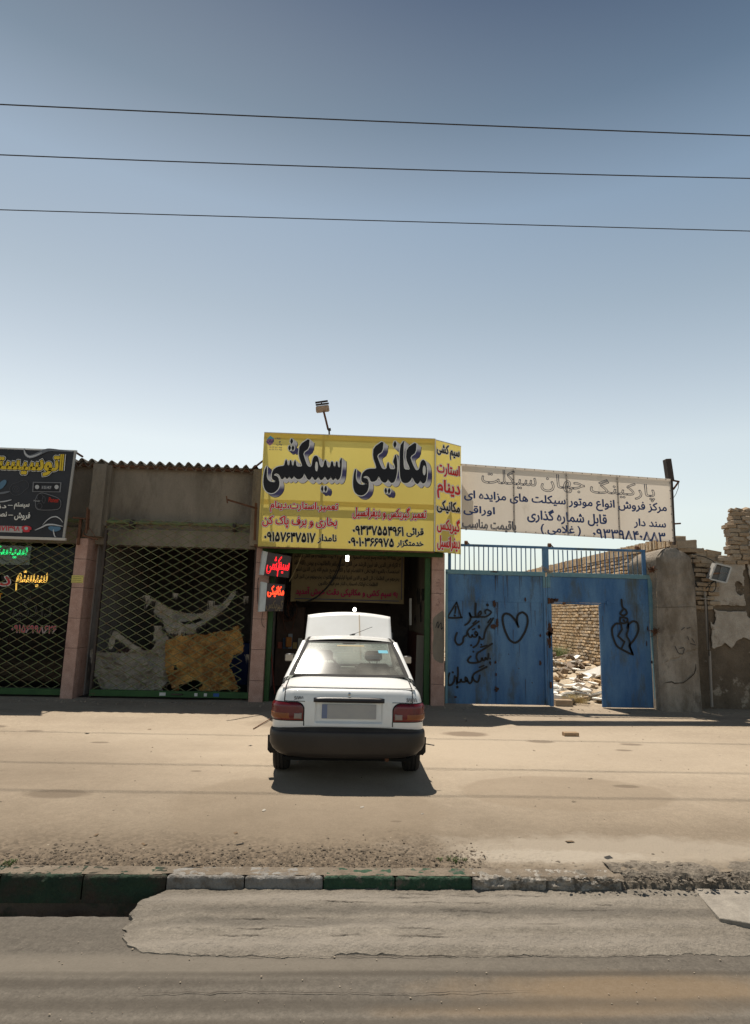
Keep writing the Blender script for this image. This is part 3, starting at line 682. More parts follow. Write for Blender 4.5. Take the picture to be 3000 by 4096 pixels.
# dirty stain and scribble low on the right pillar
pl3 = Plane((0, YF-.0025, 0), (1, 0, 0), (0, 0, 1))
c3_ = crop(1000, 2200, 800)
mb = MB(); pts = [pl3.uv(c3_(*q)) for q in ((1512, 560), (1560, 520), (1606, 490), (1606, 940), (1560, 930), (1515, 900), (1504, 800), (1520, 700), (1506, 620))]
fill_poly(mb, pl3, smooth_poly(pts, 2), [], 0); mb.build('cement_smear', M_['plaster'], bld)
mb = MB(); ribbon(mb, pl3, smooth_poly([pl3.uv(c3_(*q)) for q in ((1535, 640), (1545, 600), (1555, 590), (1550, 655), (1570, 605), (1580, 600), (1578, 660), (1592, 640))], 1, False), .016, .001); mb.build('spray_scribble', M_['spray'], bld)
mb = MB()
for k in range(9):
    x, y = 1560+random.uniform(-12, 12), 245+k*26; ribbon(mb, pl3, [pl3.uv(c3_(x+random.uniform(-18, 18), y+random.uniform(-10, 12))) for _ in range(4)], .006, .001)
mb.build('faint_stencil', mat('faded_ink', (.20, .12, .10), rough=.8), bld)
# corrugated roof edge: sheets in a row with a rafter line under them
def sheet_(x0, x1, z0, skew, seed):
    mb = MB(); nu = int((x1-x0)/.2*10)
    def fn(u, v):
        x = x0+(x1-x0)*u; n_ = .008*fbm(x*9, seed, 0, 1)+.012*max(0, fbm(x*4, seed+5, 0, 1))*(v < .02)
        return Vector((x, 12.56+.03*seed % .04+4.9*v-n_*2, z0+.048*math.cos(2*math.pi*x/.2)+.10*v+skew*(u-.5)))
    mb.grid(fn, nu, 6)
    return mb
roof = MB().box((-9.2, 12.66, ROOF-.10), (1.95, 12.76, ROOF-.055)).build('roof', M_['rust'], bld)
x = -9.2
k = 0
while x < 1.9:
    x1 = min(x+1.04, 1.95)
    sheet_(x, x1+.02, ROOF-.005+.012*(k % 2)-.004*k, random.uniform(-.012, .012), k).build('roof_sheet', M_['asbestos'], roof, smooth=True, solid=.008)
    sheet_(x, x1+.02, ROOF-.055, .01, k+20).shift((.01, .05, -.02)).build('roof_sheet', M_['asbestos'], roof, smooth=True, solid=.008) if x < -1.5 else None
    x += 1.0; k += 1
# angle brackets & rusty bits on the first column
def pxbar(pts, Y, r, name, m, parent=None, **kw):
    q = [P(*D_(x, y), yy) for (x, y), yy in zip(pts, Y if isinstance(Y, (list, tuple)) else [Y]*len(pts))]
    return MB().tube(q, r, 4).build(name, m, parent, **kw)
pxbar([(193, 1118), (190, 1175)], 12.35, .022, 'bracket', M_['rust'], bld)
pxbar([(197, 1122), (194, 1168)], 12.42, .016, 'bracket', M_['rust'], bld)
pxbar([(160, 1140), (190, 1143)], [12.2, 12.38], .02, 'bracket', M_['rust'], bld)
pxbar([(178, 1142), (172, 1200)], 12.36, .03, 'bracket', M_['rust'], bld)
pxbar([(183, 1180), (215, 1188)], 12.38, .028, 'bracket', M_['rust'], bld)
pxbar([(195, 1145), (181, 1183)], 12.38, .009, 'bracket', M_['rust'], bld)
pxbar([(188, 1150), (212, 1185)], 12.38, .007, 'bracket', M_['rust'], bld)
pxbar([(163, 994), (182, 1006)], [12.2, 12.6], .022, 'bracket', M_['rust'], bld)
pxbar([(560, 1030), (582, 1013)], [12.6, 12.1], .02, 'bracket', M_['rust'], bld)

# ---------------------------------------------------------------- folding lattice shutters
def lattice(x0, x1, z0, z1, Y, phase=0.0, curl=True):
    """scissor lattice: flat bars in two layers, pivots riveted"""
    dx, dz = .305, .172; mb = MB(); rv = MB(); n = 0
    def pos(x, z, h):
        # slack drapes the cloth of bars slightly
        yy = Y+.012*math.sin(x*2.3+z)+.010*fbm(x, z, 0, 1.1)+h
        zz = z-.012*math.sin((x-x0)/(x1-x0)*math.pi)
        if curl and z > 3.36:
            t = z-3.36; return Vector((x+.01*math.sin(z*40), yy-.45*t, 3.36+t*.62+.02*math.sin(x*9)))
        return Vector((x, yy, zz))
    half = dx/2; hz = dz/2
    nx = int((x1-x0)/half)+1; nz = int((z1-z0)/hz)+1
    for i in range(nx):
        for j in range(nz):
            xa = x0+i*half; za = z0+j*hz
            if xa+half > x1+.01: continue
            up = (i+j) % 2 == 0
            a, b = ((xa, za), (xa+half, za+hz)) if up else ((xa, za+hz), (xa+half, za))
            h = -.004 if up else .004
            mb.bar(pos(a[0], a[1], h), pos(b[0], b[1], h), .013, .004, up=(0, 1, 0) if False else (0, 1, 0))
            if up: rv.box(pos(a[0], a[1], 0)-Vector((.009, .012, .009)), pos(a[0], a[1], 0)+Vector((.009, .006, .009)))
    return mb, rv
def shutter(x0, x1, label, z1=3.62):
    t = thing('lattice_shutter', ((x0+x1)/2, 12.6, 0), label, 'shutter', 'folding lattice shutters')
    mb, rv = lattice(x0+.03, x1-.03, .17, z1, 12.60)
    mb.build('lattice', M_['lime'], t, kind='stuff'); rv.build('rivets', M_['rivet'], t, kind='stuff')
    rail = MB().box((x0, 12.54, .055), (x1, 12.62, .175)).build('bottom_rail', M_['green'], t, bevel=.006)
    MB().box((x0-.01, 12.56, .03), (x0+.03, 12.64, 3.35)).build('side_channel', M_['darksteel'], t)
    MB().box((x1-.03, 12.56, .03), (x1+.02, 12.64, 3.35)).build('side_channel', M_['darksteel'], t)
    MB().tube([(x0-.02, 12.66, 3.53), (x1, 12.66, 3.53)], .038, 12).build('roller_tube', M_['lime'], t, smooth=True)
    return t, rail
s1x0, s1x1 = p1r+.26, p2l-.03
sh1, rail1 = shutter(s1x0, s1x1, 'green folding lattice shutter with ragged cloths tied behind it, between two granite pillars')
for k, (a, w_, c_) in enumerate(((.44, .12, M_['white']), (.66, .06, M_['white']), (.72, .06, M_['white']), (.78, .11, mat('blue_sticker', (.04, .10, .30))))):
    xx0 = s1x0+(s1x1-s1x0)*a; MB().box((xx0, 12.536, .085), (xx0+w_, 12.5395, .145)).build('sticker', c_, rail1)
hx = s1x0+(s1x1-s1x0)*.52; MB().tube([(hx, 12.54, .12), (hx, 12.50, .12), (hx+.2, 12.50, .12), (hx+.2, 12.54, .12)], .012, 6).build('handle', M_['darksteel'], rail1)
for fx_ in (.16, .84):
    cx = s1x0+(s1x1-s1x0)*fx_; MB().lathe([(0, -.03), (.10, -.03), (.10, .03), (0, .03)], (cx, 12.66, 3.49), 'X', 16).build('roller_hub', M_['darksteel'], sh1)
sh2, rail2 = shutter(-8.5, p1l-.04, 'green folding lattice shutter of the car audio shop with neon words glowing behind it')
# green door frame of the mechanic shop
MB().box((p2r+.01, 12.50, .0), (p2r+.11, 12.62, 3.05)).build('door_post', M_['green'], bld, bevel=.004)
MB().box((p3l-.13, 12.50, .0), (p3l-.02, 12.62, 2.95)).build('door_post', M_['green'], bld, bevel=.004)
MB().box((p2r-.15, 12.38, 2.96), (p3l+.22, 12.49, 3.08)).build('door_head', M_['green'], bld, bevel=.004)
MB().box((p2r-.3, 12.2, 3.06), (p3r+.02, 12.42, 3.10)).build('door_head', M_['rust'], bld)

# ---------------------------------------------------------------- things inside the middle shop
MB().box((-3.2, 15.2, 0), (-2.3, 16.0, 1.0)).build('blue_barrel_crate', mat('dark_blue_plastic', (.01, .025, .10), rough=.5), label='dark blue crate on the floor behind the ragged tan hide', cat='crate', bevel=.02)
MB().box((-4.9, 13.6, 0), (-3.9, 14.2, .9)).build('low_bench', mat('maroon_wood', (.07, .03, .025), (.1, .045, .035), sc=4, rough=.6), label='low dark maroon bench in the middle shop', cat='bench', bevel=.01)
cc = crop(550, 2380, 500)
def cloth(name, px, Y, m, amp, label, cat, step=.016, holes=(), fringe=.25, sag=0, parent=None, quilt=0):
    pl = Plane((0, Y, 0), (1, 0, 0), (0, 0, 1)); poly = [pl.uv(cc(*q)) for q in px]
    poly = smooth_poly(poly, 1); hs = [[pl.uv(cc(*q)) for q in h] for h in holes]
    x0 = min(p[0] for p in poly); x1 = max(p[0] for p in poly); z0 = min(p[1] for p in poly); z1 = max(p[1] for p in poly)
    nu = int((x1-x0)/step)+1; nv = int((z1-z0)/step)+1
    def keep(u, v):
        x = x0+(x1-x0)*u; z = z0+(z1-z0)*v; j = fringe*.05*fbm(x, z, 3, 22)
        return pip(x+j, z+j, poly) and not any(pip(x, z, h) for h in hs)
    def fn(u, v):
        x = x0+(x1-x0)*u; z = z0+(z1-z0)*v
        y = Y+amp*fbm(x, z, 2, 2.6)+amp*1.3*abs(fbm(x*.45+z*.9, z*.3-x*.35, 5, 5.5, 2))+amp*.5*abs(fbm(x*.7-z, z*.5, 8, 9, 2))+amp*.06*fbm(x, z, 1, 30, 2)
        if quilt:
            q = math.sin((x/.155+z/.088)*math.pi)*math.sin((x/.155-z/.088)*math.pi); y -= quilt*(q**2)
        return Vector((x, y, z))
    mb = MB(); mb.grid(fn, nu, nv, keep=keep)
    used = sorted({i for f in mb.f for i in f}); ren = {a: b for b, a in enumerate(used)}
    mb.v = [mb.v[i] for i in used]; mb.f = [tuple(ren[i] for i in f) for f in mb.f]
    if fringe:
        # hanging threads along lower rims
        k = 0
        for (x, z) in poly:
            for _ in range(3):
                xx_ = x+random.gauss(0, .03); l = random.uniform(.02, .10)*fringe*4
                y = Y-.01; mb.add([(xx_-.002, y, z+.01), (xx_+.002, y, z+.01), (xx_+random.gauss(0, .01), y, z-l)], [(0, 1, 2)])
    return mb.build(name, m, parent, smooth=True, label=label, cat=cat)
rag = mat('grey_ragged_cloth', (.36, .32, .26), (.22, .19, .15), sc=5, rough=.95, grain=.3, gs=60, bump=1, bs=40, stretch=(1, 1, .4))
rag2 = mat('grey_sackcloth', (.34, .30, .245), (.22, .19, .155), sc=4, rough=.95, grain=.2, gs=60, bump=1, bs=22)
hide = mat('tan_hide', (.50, .285, .085), (.17, .07, .022), sc=4.2, rough=.9, grain=.25, gs=50, bump=.8, bs=30, c3=(.50, .31, .14), s3=2.6, t3=(.58, .68))
cloth('ragged_cloth', [(95, 165), (130, 40), (160, 45), (240, 70), (330, 120), (420, 185), (560, 225), (760, 250), (850, 240), (950, 170), (1010, 140), (1110, 120), (1180, 40), (1240, -40), (1310, -60), (1290, 0), (1200, 140), (1080, 240), (950, 320), (860, 400), (790, 430), (760, 500), (660, 530), (560, 480), (500, 520), (400, 510), (340, 430), (330, 330), (230, 270), (200, 200), (230, 90), (160, 70), (120, 160)], 12.74, rag, .09, 'grey fringed rag slung in a sagging curve from the lattice, uppermost of the cloths', 'cloth', holes=[[(560, 355), (700, 345), (830, 300), (850, 330), (760, 375), (620, 390)]])
cloth('sack_cloth', [(-20, 660), (60, 735), (160, 730), (215, 690), (245, 600), (200, 610), (215, 500), (280, 410), (310, 480), (340, 500), (420, 560), (400, 700), (385, 900), (400, 1080), (385, 1160), (330, 1210), (345, 1280), (280, 1300), (240, 1230), (160, 1330), (-60, 1340), (-300, 1330), (-470, 1290), (-560, 1130), (-600, 1000), (-625, 834), (-640, 740), (-600, 700), (-497, 757), (-300, 765), (-150, 770)], 12.78, rag2, .10, 'large grey sacking sheet filling the lower left behind the lattice', 'cloth')
cloth('cloth_strap', [(-320, 470), (-270, 480), (-180, 560), (-60, 650), (40, 700), (30, 750), (-90, 720), (-200, 640), (-290, 560), (-330, 700), (-375, 730), (-400, 650), (-350, 540)], 12.70, rag, .03, 'narrow grey strap of torn cloth tied at the left of the lattice', 'cloth')
cloth('tan_hide', [(370, 600), (440, 585), (520, 540), (560, 510), (600, 555), (680, 525), (830, 515), (880, 535), (1010, 490), (1150, 480), (1255, 470), (1270, 420), (1350, 400), (1345, 470), (1380, 540), (1395, 640), (1400, 750), (1370, 770), (1255, 800), (1255, 860), (1200, 940), (1260, 1020), (1290, 1100), (1330, 1240), (1325, 1310), (1250, 1310), (1290, 1250), (1150, 1250), (980, 1270), (880, 1300), (790, 1250), (870, 1185), (790, 1120), (720, 1130), (620, 1180), (540, 1180), (550, 1260), (480, 1260), (400, 1110), (360, 900), (362, 700)], 12.70, hide, .05, 'ragged tan and brown hide hung at the lower right behind the lattice', 'hide', fringe=.10, quilt=.022, holes=[[(475, 925), (515, 930), (520, 990), (480, 990)], [(720, 562), (745, 562), (745, 578), (722, 576)], [(1020, 525), (1048, 525), (1046, 540), (1022, 538)]])
for (x, y, h) in ((130, 20, .3), (490, -10, .2), (975, 90, .35), (1430, 30, .3), (1460, 800, .3), (265, 420, .35), (560, 490, .2)):
    pp = P(*cc(x, y), 12.57); mb = MB()
    for _ in range(22):
        a = random.gauss(0, .03); l = h*random.uniform(.2, .6); mb.add([pp+Vector((a-.004, 0, .02)), pp+Vector((a+.006, .004, .02)), pp+Vector((a+random.gauss(0, .02), .006, -l))], [(0, 1, 2)])
    mb.build('rag_knot', rag, label='small knot of frayed rag tied to the lattice', cat='rag', group='rag knots tied on the lattice')

# ---------------------------------------------------------------- the car audio shop window, neon
win = MB().grid(lambda u, v: Vector((-8.5+(p1l-.06+8.5)*u, 12.86, .15+2.95*v)), 1, 1).build('shop_window', glass_mat('dark_glass', (.12, .12, .12), .004, refl=.35), bld)
MB().box((-8.5, 12.8, 0.0), (p1l-.04, 12.9, .16)).build('window_sill', M_['darksteel'], bld)
plN = Plane((0, 12.80, 0), (1, 0, 0), (0, 0, 1)); nf = crop(0, 1750, 400, 1003)
def uvbox(pl, c, x0, y0, x1, y1):
    ym = (y0+y1)/2; xm = (x0+x1)/2
    return (pl.uv(c(x0, ym))[0], pl.uv(c(xm, y1))[1], pl.uv(c(x1, ym))[0], pl.uv(c(xm, y0))[1])
def neon(pl, text, box, r, m, name, parent, h=.01, res=3):
    mb = MB()
    for lp in text_edges(pl, text, box, h, res=res):
        if len(lp) < 4: continue
        mb.tube([pl.pt(p[0], p[1], h) for p in lp+[lp[0]]], r, 4, False)
    return mb.build(name, m, parent)
def emat(name, c, s): return mat(name, c, rough=.4, emit=c, es=s, grain=0)
def nsign(text, px, m, label, back=True, r=.0036):
    b = uvbox(plN, nf, *px); t = thing('neon_sign', plN.pt((b[0]+b[2])/2, b[1], 0), label, 'neon sign')
    if back: MB().box(plN.pt(b[0]-.06, b[1]-.06, -.02), plN.pt(b[2]+.06, b[3]+.06, -.012)).build('backing_sheet', glass_mat('clear_acrylic', (.75, .8, .75), .05) if 'clear_acrylic' not in MATS else MATS['clear_acrylic'], t)
    neon(plN, text, b, r, m, 'neon_tube', t)
nsign('سیستم', (-110, 1085, 275, 1245), emat('green_neon', (.02, .9, .25), 1.1), 'green neon word glowing in the audio shop window under the black banner')
nsign('سیستم', (165, 1335, 475, 1545), emat('yellow_neon', (1.0, .62, .12), 1.15), 'yellow neon word glowing lower right in the audio shop window', False)
nsign('دزدگیر', (100, 1590, 520, 1850), mat('unlit_neon', (.10, .09, .08), rough=.4), 'unlit grey neon word beneath the yellow one', False, .004)
wl = thing('window_lettering', plN.pt(-7, 1.5), 'red and white stick-on letters on the audio shop window', 'lettering')
redp = mat('red_print', (.55, .035, .045), rough=.5, grain=.04); whp = mat('white_print', (.70, .69, .66), rough=.5, grain=.04)
b = uvbox(plN, nf, -520, 1320, 108, 1520)
put_text(plN, 'دزدگیر', b, whp, .010, .05, 'letters', wl); put_text(plN, 'دزدگیر', b, redp, .013, .012, 'letters', wl)
b = uvbox(plN, nf, 120, 1885, 565, 1960)
put_text(plN, '۰۹۱۵۶۹۹۸۶۲۶', b, mat('dim_white', (.45, .42, .40)), .010, .035, 'letters', wl); put_text(plN, '۰۹۱۵۶۹۹۸۶۲۶', b, redp, .013, .005, 'letters', wl)
b = uvbox(plN, nf, -300, 1560, 20, 1650); put_text(plN, 'آمپلی', b, mat('orange_print', (.75, .33, .03)), .010, .03, 'letters', wl)
# dim stock in the shop: rim, boxes, shelf
pp = P(*nf(180, 2030), 13.3); MB().lathe([(.21, -.05), (.24, -.05), (.25, 0), (.24, .05), (.20, .05), (.19, 0), (.21, -.05)], pp, 'Y', 28).build('chrome_rim', mat('chrome', (.6, .6, .6), metal=1, rough=.15), label='chrome wheel rim in the audio shop window', cat='wheel rim', smooth=True)
MB().box((-8.3, 13.2, .0), (-6.4, 13.8, .75)).build('display_counter', mat('grey_counter', (.12, .13, .12), rough=.4), label='low grey display counter inside the audio shop', cat='counter', bevel=.02)
for k in range(4):
    MB().box((-8.3, 15.9, .8+k*.6), (-5.5, 16.3, .83+k*.6)).build('wall_shelf', M_['darksteel'], label='dark wall shelf at the back of the audio shop', cat='shelf', group='dark wall shelves of the audio shop')
for k in range(10):
    x = -8.1+random.random()*2.4; z = .83+random.choice([0, 1, 2])*.6
    MB().box((x, 15.95, z+.003), (x+random.uniform(.18, .35), 16.2, z+random.uniform(.15, .35))).build('stock_box', mat('stock_%d' % (k % 3), ((.2, .2, .2), (.25, .12, .08), (.1, .12, .16))[k % 3]), label=('grey', 'brown', 'blue grey')[k % 3]+' cardboard radio box on a dark wall shelf', cat='box', group='boxed car radios on the shelves')
# yellow notice on the first pillar
pl1 = Plane((0, YF-.004, 0), (1, 0, 0), (0, 0, 1)); b = uvbox(pl1, nf, 718, 1382, 836, 1458)
nt_ = MB().box(pl1.pt(b[0], b[1], 0), pl1.pt(b[2], b[3], .003)).build('paper_notice', mat('yellow_paper', (.62, .52, .16), (.55, .47, .15), sc=9, rough=.8), label='small yellow paper notice stuck on the leftmost granite pillar', cat='notice')
mb = MB()
for k in range(4):
    v = b[3]-.03-k*.035
    x = b[0]+.02
    while x < b[2]-.04:
        l = random.uniform(.015, .04); ribbon(mb, pl1, [(x, v+random.uniform(-.003, .003)), (x+l, v+random.uniform(-.003, .003))], .006, .006); x += l+.008
mb.build('small_print', M_['spray'], nt_)
# ================================================================ SIGNS
yel = mat('yellow_flex', (.88, .71, .19), (.84, .66, .165), sc=1.2, rough=.55, grain=.02, bump=.05, bs=4, stretch=(1, 1, .3))
flex(yel)
kf = mat('yellow_flex_fold', (.66, .46, .07), rough=.6, grain=.02)
redt = mat('red_lettering', (.74, .03, .03), rough=.5, grain=0); wht = mat('white_lettering', (.78, .75, .68), rough=.5, grain=0)
blk = mat('black_lettering', (.012, .010, .012), rough=.5, grain=0); navy = mat('navy_lettering', (.03, .055, .16), (.045, .08, .21), sc=8, rough=.6, grain=.05)
FY = 11.98
YS = thing('mechanic_sign', (0, FY, 2.95), 'large yellow box sign with giant black lettering above the mechanic shop door', 'sign')
yTL, yTR, yBL, yBR = P(*D_(582, 953), FY), P(*D_(958, 967), FY), P(*D_(568, 1202), FY), P(*D_(957, 1216), FY)
x0, x1 = (yTL.x+yBL.x)/2, (yTR.x+yBR.x)/2; z0, z1 = (yBL.z+yBR.z)/2, (yTL.z+yTR.z)/2
plY = Plane((x0, FY, z0), (1, 0, 0), (0, 0, 1)); WY, HY = x1-x0, z1-z0
MB().grid(lambda u, v: Vector((x0+(x1-x0)*u, FY, z0+(z1-z0)*v)), 8, 5).build('front_face', yel, YS)
sbk = P(*D_(1014, 1100), FY+.42); xs_ = sbk.x
plS = Plane((x1+.012, FY, z0), (xs_-x1, .42, 0), (0, 0, 1)); WS = math.hypot(xs_-x1, .42)
MB().grid(lambda u, v: plS.pt(WS*u, (HY-.02)*v), 3, 5).build('side_face', yel, YS)
# frame behind the flex
for (a, b) in (((x0, FY+.05, z0+.02), (x1, FY+.05, z0+.02)), ((x0, FY+.05, z1-.02), (x1, FY+.05, z1-.02)), ((x0+.02, FY+.05, z0), (x0+.02, FY+.05, z1)), ((x1-.02, FY+.06, z0), (x1-.02, FY+.06, z1)), ((x0, FY+.05, z0+.85), (x1, FY+.05, z0+.85)),
               ((x0+.02, FY+.05, z0+.02), (x0+.02, YW, z0+.02)), ((x0+.02, FY+.05, z1-.02), (x0+.02, YW, z1-.3)), ((x1-.02, FY+.05, z0+.02), (x1-.02, YW, z0+.1)), ((x0+1.2, FY+.05, z0), (x0+1.2, FY+.05, z1))):
    MB().bar(a, b, .04, .04).build('frame_tube', M_['rust'], YS)
MB().bar((x0-.02, FY-.004, z0-.018), (x1, FY-.004, z0-.018), .035, .03).build('frame_tube', M_['rust'], YS)
MB().bar((x0, FY-.006, z1+.004), (x1, FY-.006, z1+.004), .012, .012).build('edge_trim', whp, YS)
MB().bar((x1+.004, FY-.008, z0), (x1+.004, FY-.008, z1), .014, .014).build('edge_trim', whp, YS)
MB().bar(plS.pt(0, HY-.015, .004), plS.pt(WS, HY-.015, .004), .012, .012).build('edge_trim', whp, YS)
# frame shadows showing through the flex, put into its colour as bands
for (a, b, c, d) in ((.0, .845, WY, .95), (0, HY-.13, WY, HY-.0), (1.19, .0, 1.235, HY)):
    mb = MB(); n = 40
    mb.grid(lambda u, v: plY.pt(a+(c-a)*u, b+(d-b)*v, .0006+.0002*(c-a > 1)), n, 1); mb.build('seam', flex(mat('yellow_flex_seam', (.80, .63, .155), rough=.6, grain=.02)), YS)
mb = MB(); mb.grid(lambda u, v: plS.pt(WS*u, .845+.1*v, .0006), 4, 1); mb.build('seam', MATS['yellow_flex_seam'], YS)
# --- the two giant words, traced
W1 = crop(1040, 1740, 360); W2 = crop(1400, 1740, 360)
w1 = [(118,572),(130,600),(128,680),(126,760),(140,815),(185,858),(250,868),(325,852),(250,832),(222,805),(215,760),(222,690),(250,635),(300,595),(360,575),(430,568),(448,548),(465,470),(482,448),(500,490),(508,550),(525,575),(538,550),(548,480),(563,460),(580,490),(588,555),(603,580),(616,555),(628,485),(642,462),(660,490),(668,555),(685,580),(760,580),(775,560),(708,370),(728,185),(915,52),(898,245),(790,328),(822,440),(858,540),(890,582),(930,585),(948,560),(965,450),(990,395),(1025,380),(1062,400),(1080,460),(1095,550),(1120,590),(1150,590),(1165,560),(1180,480),(1200,458),(1218,480),(1230,560),(1250,595),(1280,595),(1292,565),(1303,500),(1320,483),(1340,500),(1350,560),(1365,597),(1385,570),(1392,500),(1408,486),(1425,505),(1432,580),(1450,602),(1464,590),(1470,560),(1460,485),(1498,412),(1503,500),(1500,600),(1490,720),(1465,800),(1425,835),(1400,810),(1388,752),(1372,810),(1345,835),(1320,815),(1303,748),(1285,800),(1245,835),(1215,805),(1193,744),(1165,805),(1120,835),(1090,805),(1072,748),(1050,805),(1010,835),(980,800),(958,748),(930,810),(900,830),(860,800),(815,700),(790,770),(740,812),(690,815),(650,790),(625,746),(605,790),(580,812),(558,795),(543,746),(520,795),(495,812),(475,795),(462,743),(440,795),(410,815),(385,805),(372,770),(345,725),(300,706),(255,725),(262,745),(305,752),(338,785),(350,830),(358,870),(352,950),(320,1010),(260,1060),(200,1072),(130,1050),(80,985),(60,890),(66,770),(90,640)]
d1 = [[(582,55),(612,120),(575,175),(552,115)],[(545,182),(572,232),(545,300),(515,240)],[(605,182),(636,238),(605,300),(575,242)],[(1142,925),(1168,985),(1145,1060),(1115,990)],[(1208,925),(1235,990),(1205,1058),(1175,985)]]
w2 = [(100,622),(115,650),(108,740),(110,800),(130,860),(175,905),(240,918),(322,895),(250,882),(215,855),(205,800),(215,730),(245,680),(300,635),(370,618),(470,620),(484,590),(418,400),(432,230),(618,100),(600,300),(495,375),(530,480),(570,580),(600,625),(650,628),(672,600),(685,530),(700,500),(715,530),(722,590),(740,628),(815,628),(828,600),(812,540),(788,490),(838,345),(858,420),(868,540),(865,680),(845,790),(810,870),(760,885),(725,860),(697,798),(680,850),(650,880),(600,868),(560,830),(532,743),(500,820),(455,855),(400,862),(375,845),(355,790),(330,765),(290,752),(245,772),(255,790),(300,792),(330,820),(345,870),(345,950),(320,1040),(265,1095),(210,1115),(140,1100),(85,1050),(58,960),(55,850),(65,740),(85,655)]
w3 = [(995,95),(985,200),(980,400),(985,560),(1000,630),(1085,640),(1098,615),(1025,440),(1040,245),(1222,122),(1208,325),(1105,400),(1140,510),(1180,600),(1215,650),(1255,640),(1275,600),(1290,520),(1310,470),(1350,453),(1385,490),(1405,560),(1415,680),(1410,780),(1390,860),(1350,895),(1315,880),(1288,828),(1270,880),(1235,907),(1190,870),(1142,772),(1110,840),(1060,880),(1000,887),(950,860),(920,780),(910,640),(912,210)]
d2 = [[(825,100),(858,165),(825,250),(790,175)],[(655,965),(685,1020),(660,1090),(628,1020)],[(718,965),(748,1025),(715,1095),(688,1030)]]
def ell(cx, cy, rx, ry, n=18): return [(cx+rx*math.cos(2*math.pi*i/n), cy+ry*math.sin(2*math.pi*i/n)) for i in range(n)]
shapes = []
for cr_f, outs, hole in ((W1, [w1]+d1, ell(1038, 580, 21, 84)), (W2, [w2, w3]+d2, ell(1362, 650, 23, 84))):
    for o_ in outs:
        dot = len(o_) == 4
        uvp = [plY.uv(cr_f(*q)) for q in o_]
        uvp = smooth_poly(uvp, 1)
        hs = [[plY.uv(cr_f(*q)) for q in hole]] if (o_ is w1 or o_ is w3) else []
        shapes.append((uvp, hs))
ext = [mat('ext_navy', (.035, .03, .075), rough=.5, grain=0), mat('ext_violet', (.20, .18, .30), rough=.5, grain=0), mat('ext_pale', (.62, .58, .60), rough=.5, grain=0)]
sgd = mat('letter_side_print', (.6, .57, .6), rough=.5, grain=0)
# printed bevel of the letters: vertical bands from pale to navy
nt = sgd.node_tree; b_ = nt.nodes['Principled BSDF']; g_ = nn(nt, 'ShaderNodeNewGeometry'); s_ = nn(nt, 'ShaderNodeSeparateXYZ'); nt.links.new(g_.outputs['Position'], s_.inputs[0])
w_ = nn(nt, 'ShaderNodeMath', operation='SINE'); mu = nn(nt, 'ShaderNodeMath', operation='MULTIPLY'); mu.inputs[1].default_value = 14.5; nt.links.new(s_.outputs[2], mu.inputs[0])
ad = nn(nt, 'ShaderNodeMath', operation='ADD'); ad.inputs[1].default_value = 1.2; nt.links.new(mu.outputs[0], ad.inputs[0]); nt.links.new(ad.outputs[0], w_.inputs[0])
rr = nn(nt, 'ShaderNodeValToRGB'); rr.color_ramp.elements[0].position = .12; rr.color_ramp.elements[0].color = (.07, .06, .15, 1); rr.color_ramp.elements[1].position = .75; rr.color_ramp.elements[1].color = (.66, .62, .62, 1)
m5 = nn(nt, 'ShaderNodeMapRange'); m5.inputs[1].default_value = -1; nt.links.new(w_.outputs[0], m5.inputs[0]); nt.links.new(m5.outputs[0], rr.inputs[0]); nt.links.new(rr.outputs[0], b_.inputs['Base Color'])
def layer(dx, dy, w, h, m, name, fill=True, holes=False):
    mb = MB()
    for k, (o_, hs) in enumerate(shapes):
        q = [(a+dx, b+dy) for a, b in o_]
        if w: ribbon(mb, plY, q, w, h+.00003*(k % 3), True)
        if fill: fill_poly(mb, plY, q, [[(a+dx, b+dy) for a, b in hh] for hh in hs] if holes else [], h+.0002+.00003*(k % 3))
    return mb.build(name, m, YS)
EX, EY = .079, -.062
layer(EX*1.1, EY*1.1, .036, .0016, ext[0], 'letter_shadow')
for i, t in enumerate((1.0, .8, .6, .4, .2)):
    layer(EX*t, EY*t, .030, .0024+.0006*i, sgd, 'letter_side')
layer(0, 0, .036, .0062, wht, 'letter_outline')
layer(0, 0, 0, .0072, blk, 'giant_letters', holes=True)
mb = MB()
for (o_, hs) in shapes:
    for hh in hs: ribbon(mb, plY, hh, .012, .0080, True)
mb.build('letter_outline', wht, YS)
cA = crop(1000, 1550, 900); cB = crop(1650, 1750, 1350)
def double(pl, t, box, c, inner, off=.028, outl=None, thin=None, par=None, bold=.012, h=.002):
    b = uvbox(pl, c, *box)
    if thin: put_text(pl, t, b, thin, h, off+.02, 'lettering', par)
    put_text(pl, t, b, outl or wht, h+.002, off, 'lettering', par)
    put_text(pl, t, b, inner, h+.004, bold, 'lettering', par)
for (t, bx, m) in (('تعمیر،استارت،دینام', (150, 840, 646, 920), redt), ('بخاری و برف پاک کن', (92, 948, 638, 1034), redt), ('تعمیر گیربکس و دیفرانسیل', (754, 878, 1293, 972), redt)):
    double(plY, t, bx, cA, m, .085, wht, blk, YS, .026)
for (t, bx) in (('نامدار', (500, 1078, 634, 1145)), ('۰۹۱۵۷۶۴۷۵۱۷', (107, 1066, 478, 1132)), ('قرائی', (1150, 1032, 1272, 1098)), ('۰۹۳۳۷۵۵۴۹۶۱', (757, 1020, 1126, 1084)), ('خدمتگزار', (1080, 1116, 1272, 1176)), ('۰۹۰۱۰۳۶۶۹۷۵', (724, 1106, 1054, 1166))):
    double(plY, t, bx, cA, blk, .075, mat('pale_letter_edge', (.78, .70, .45), rough=.5, grain=0), None, YS, .028)
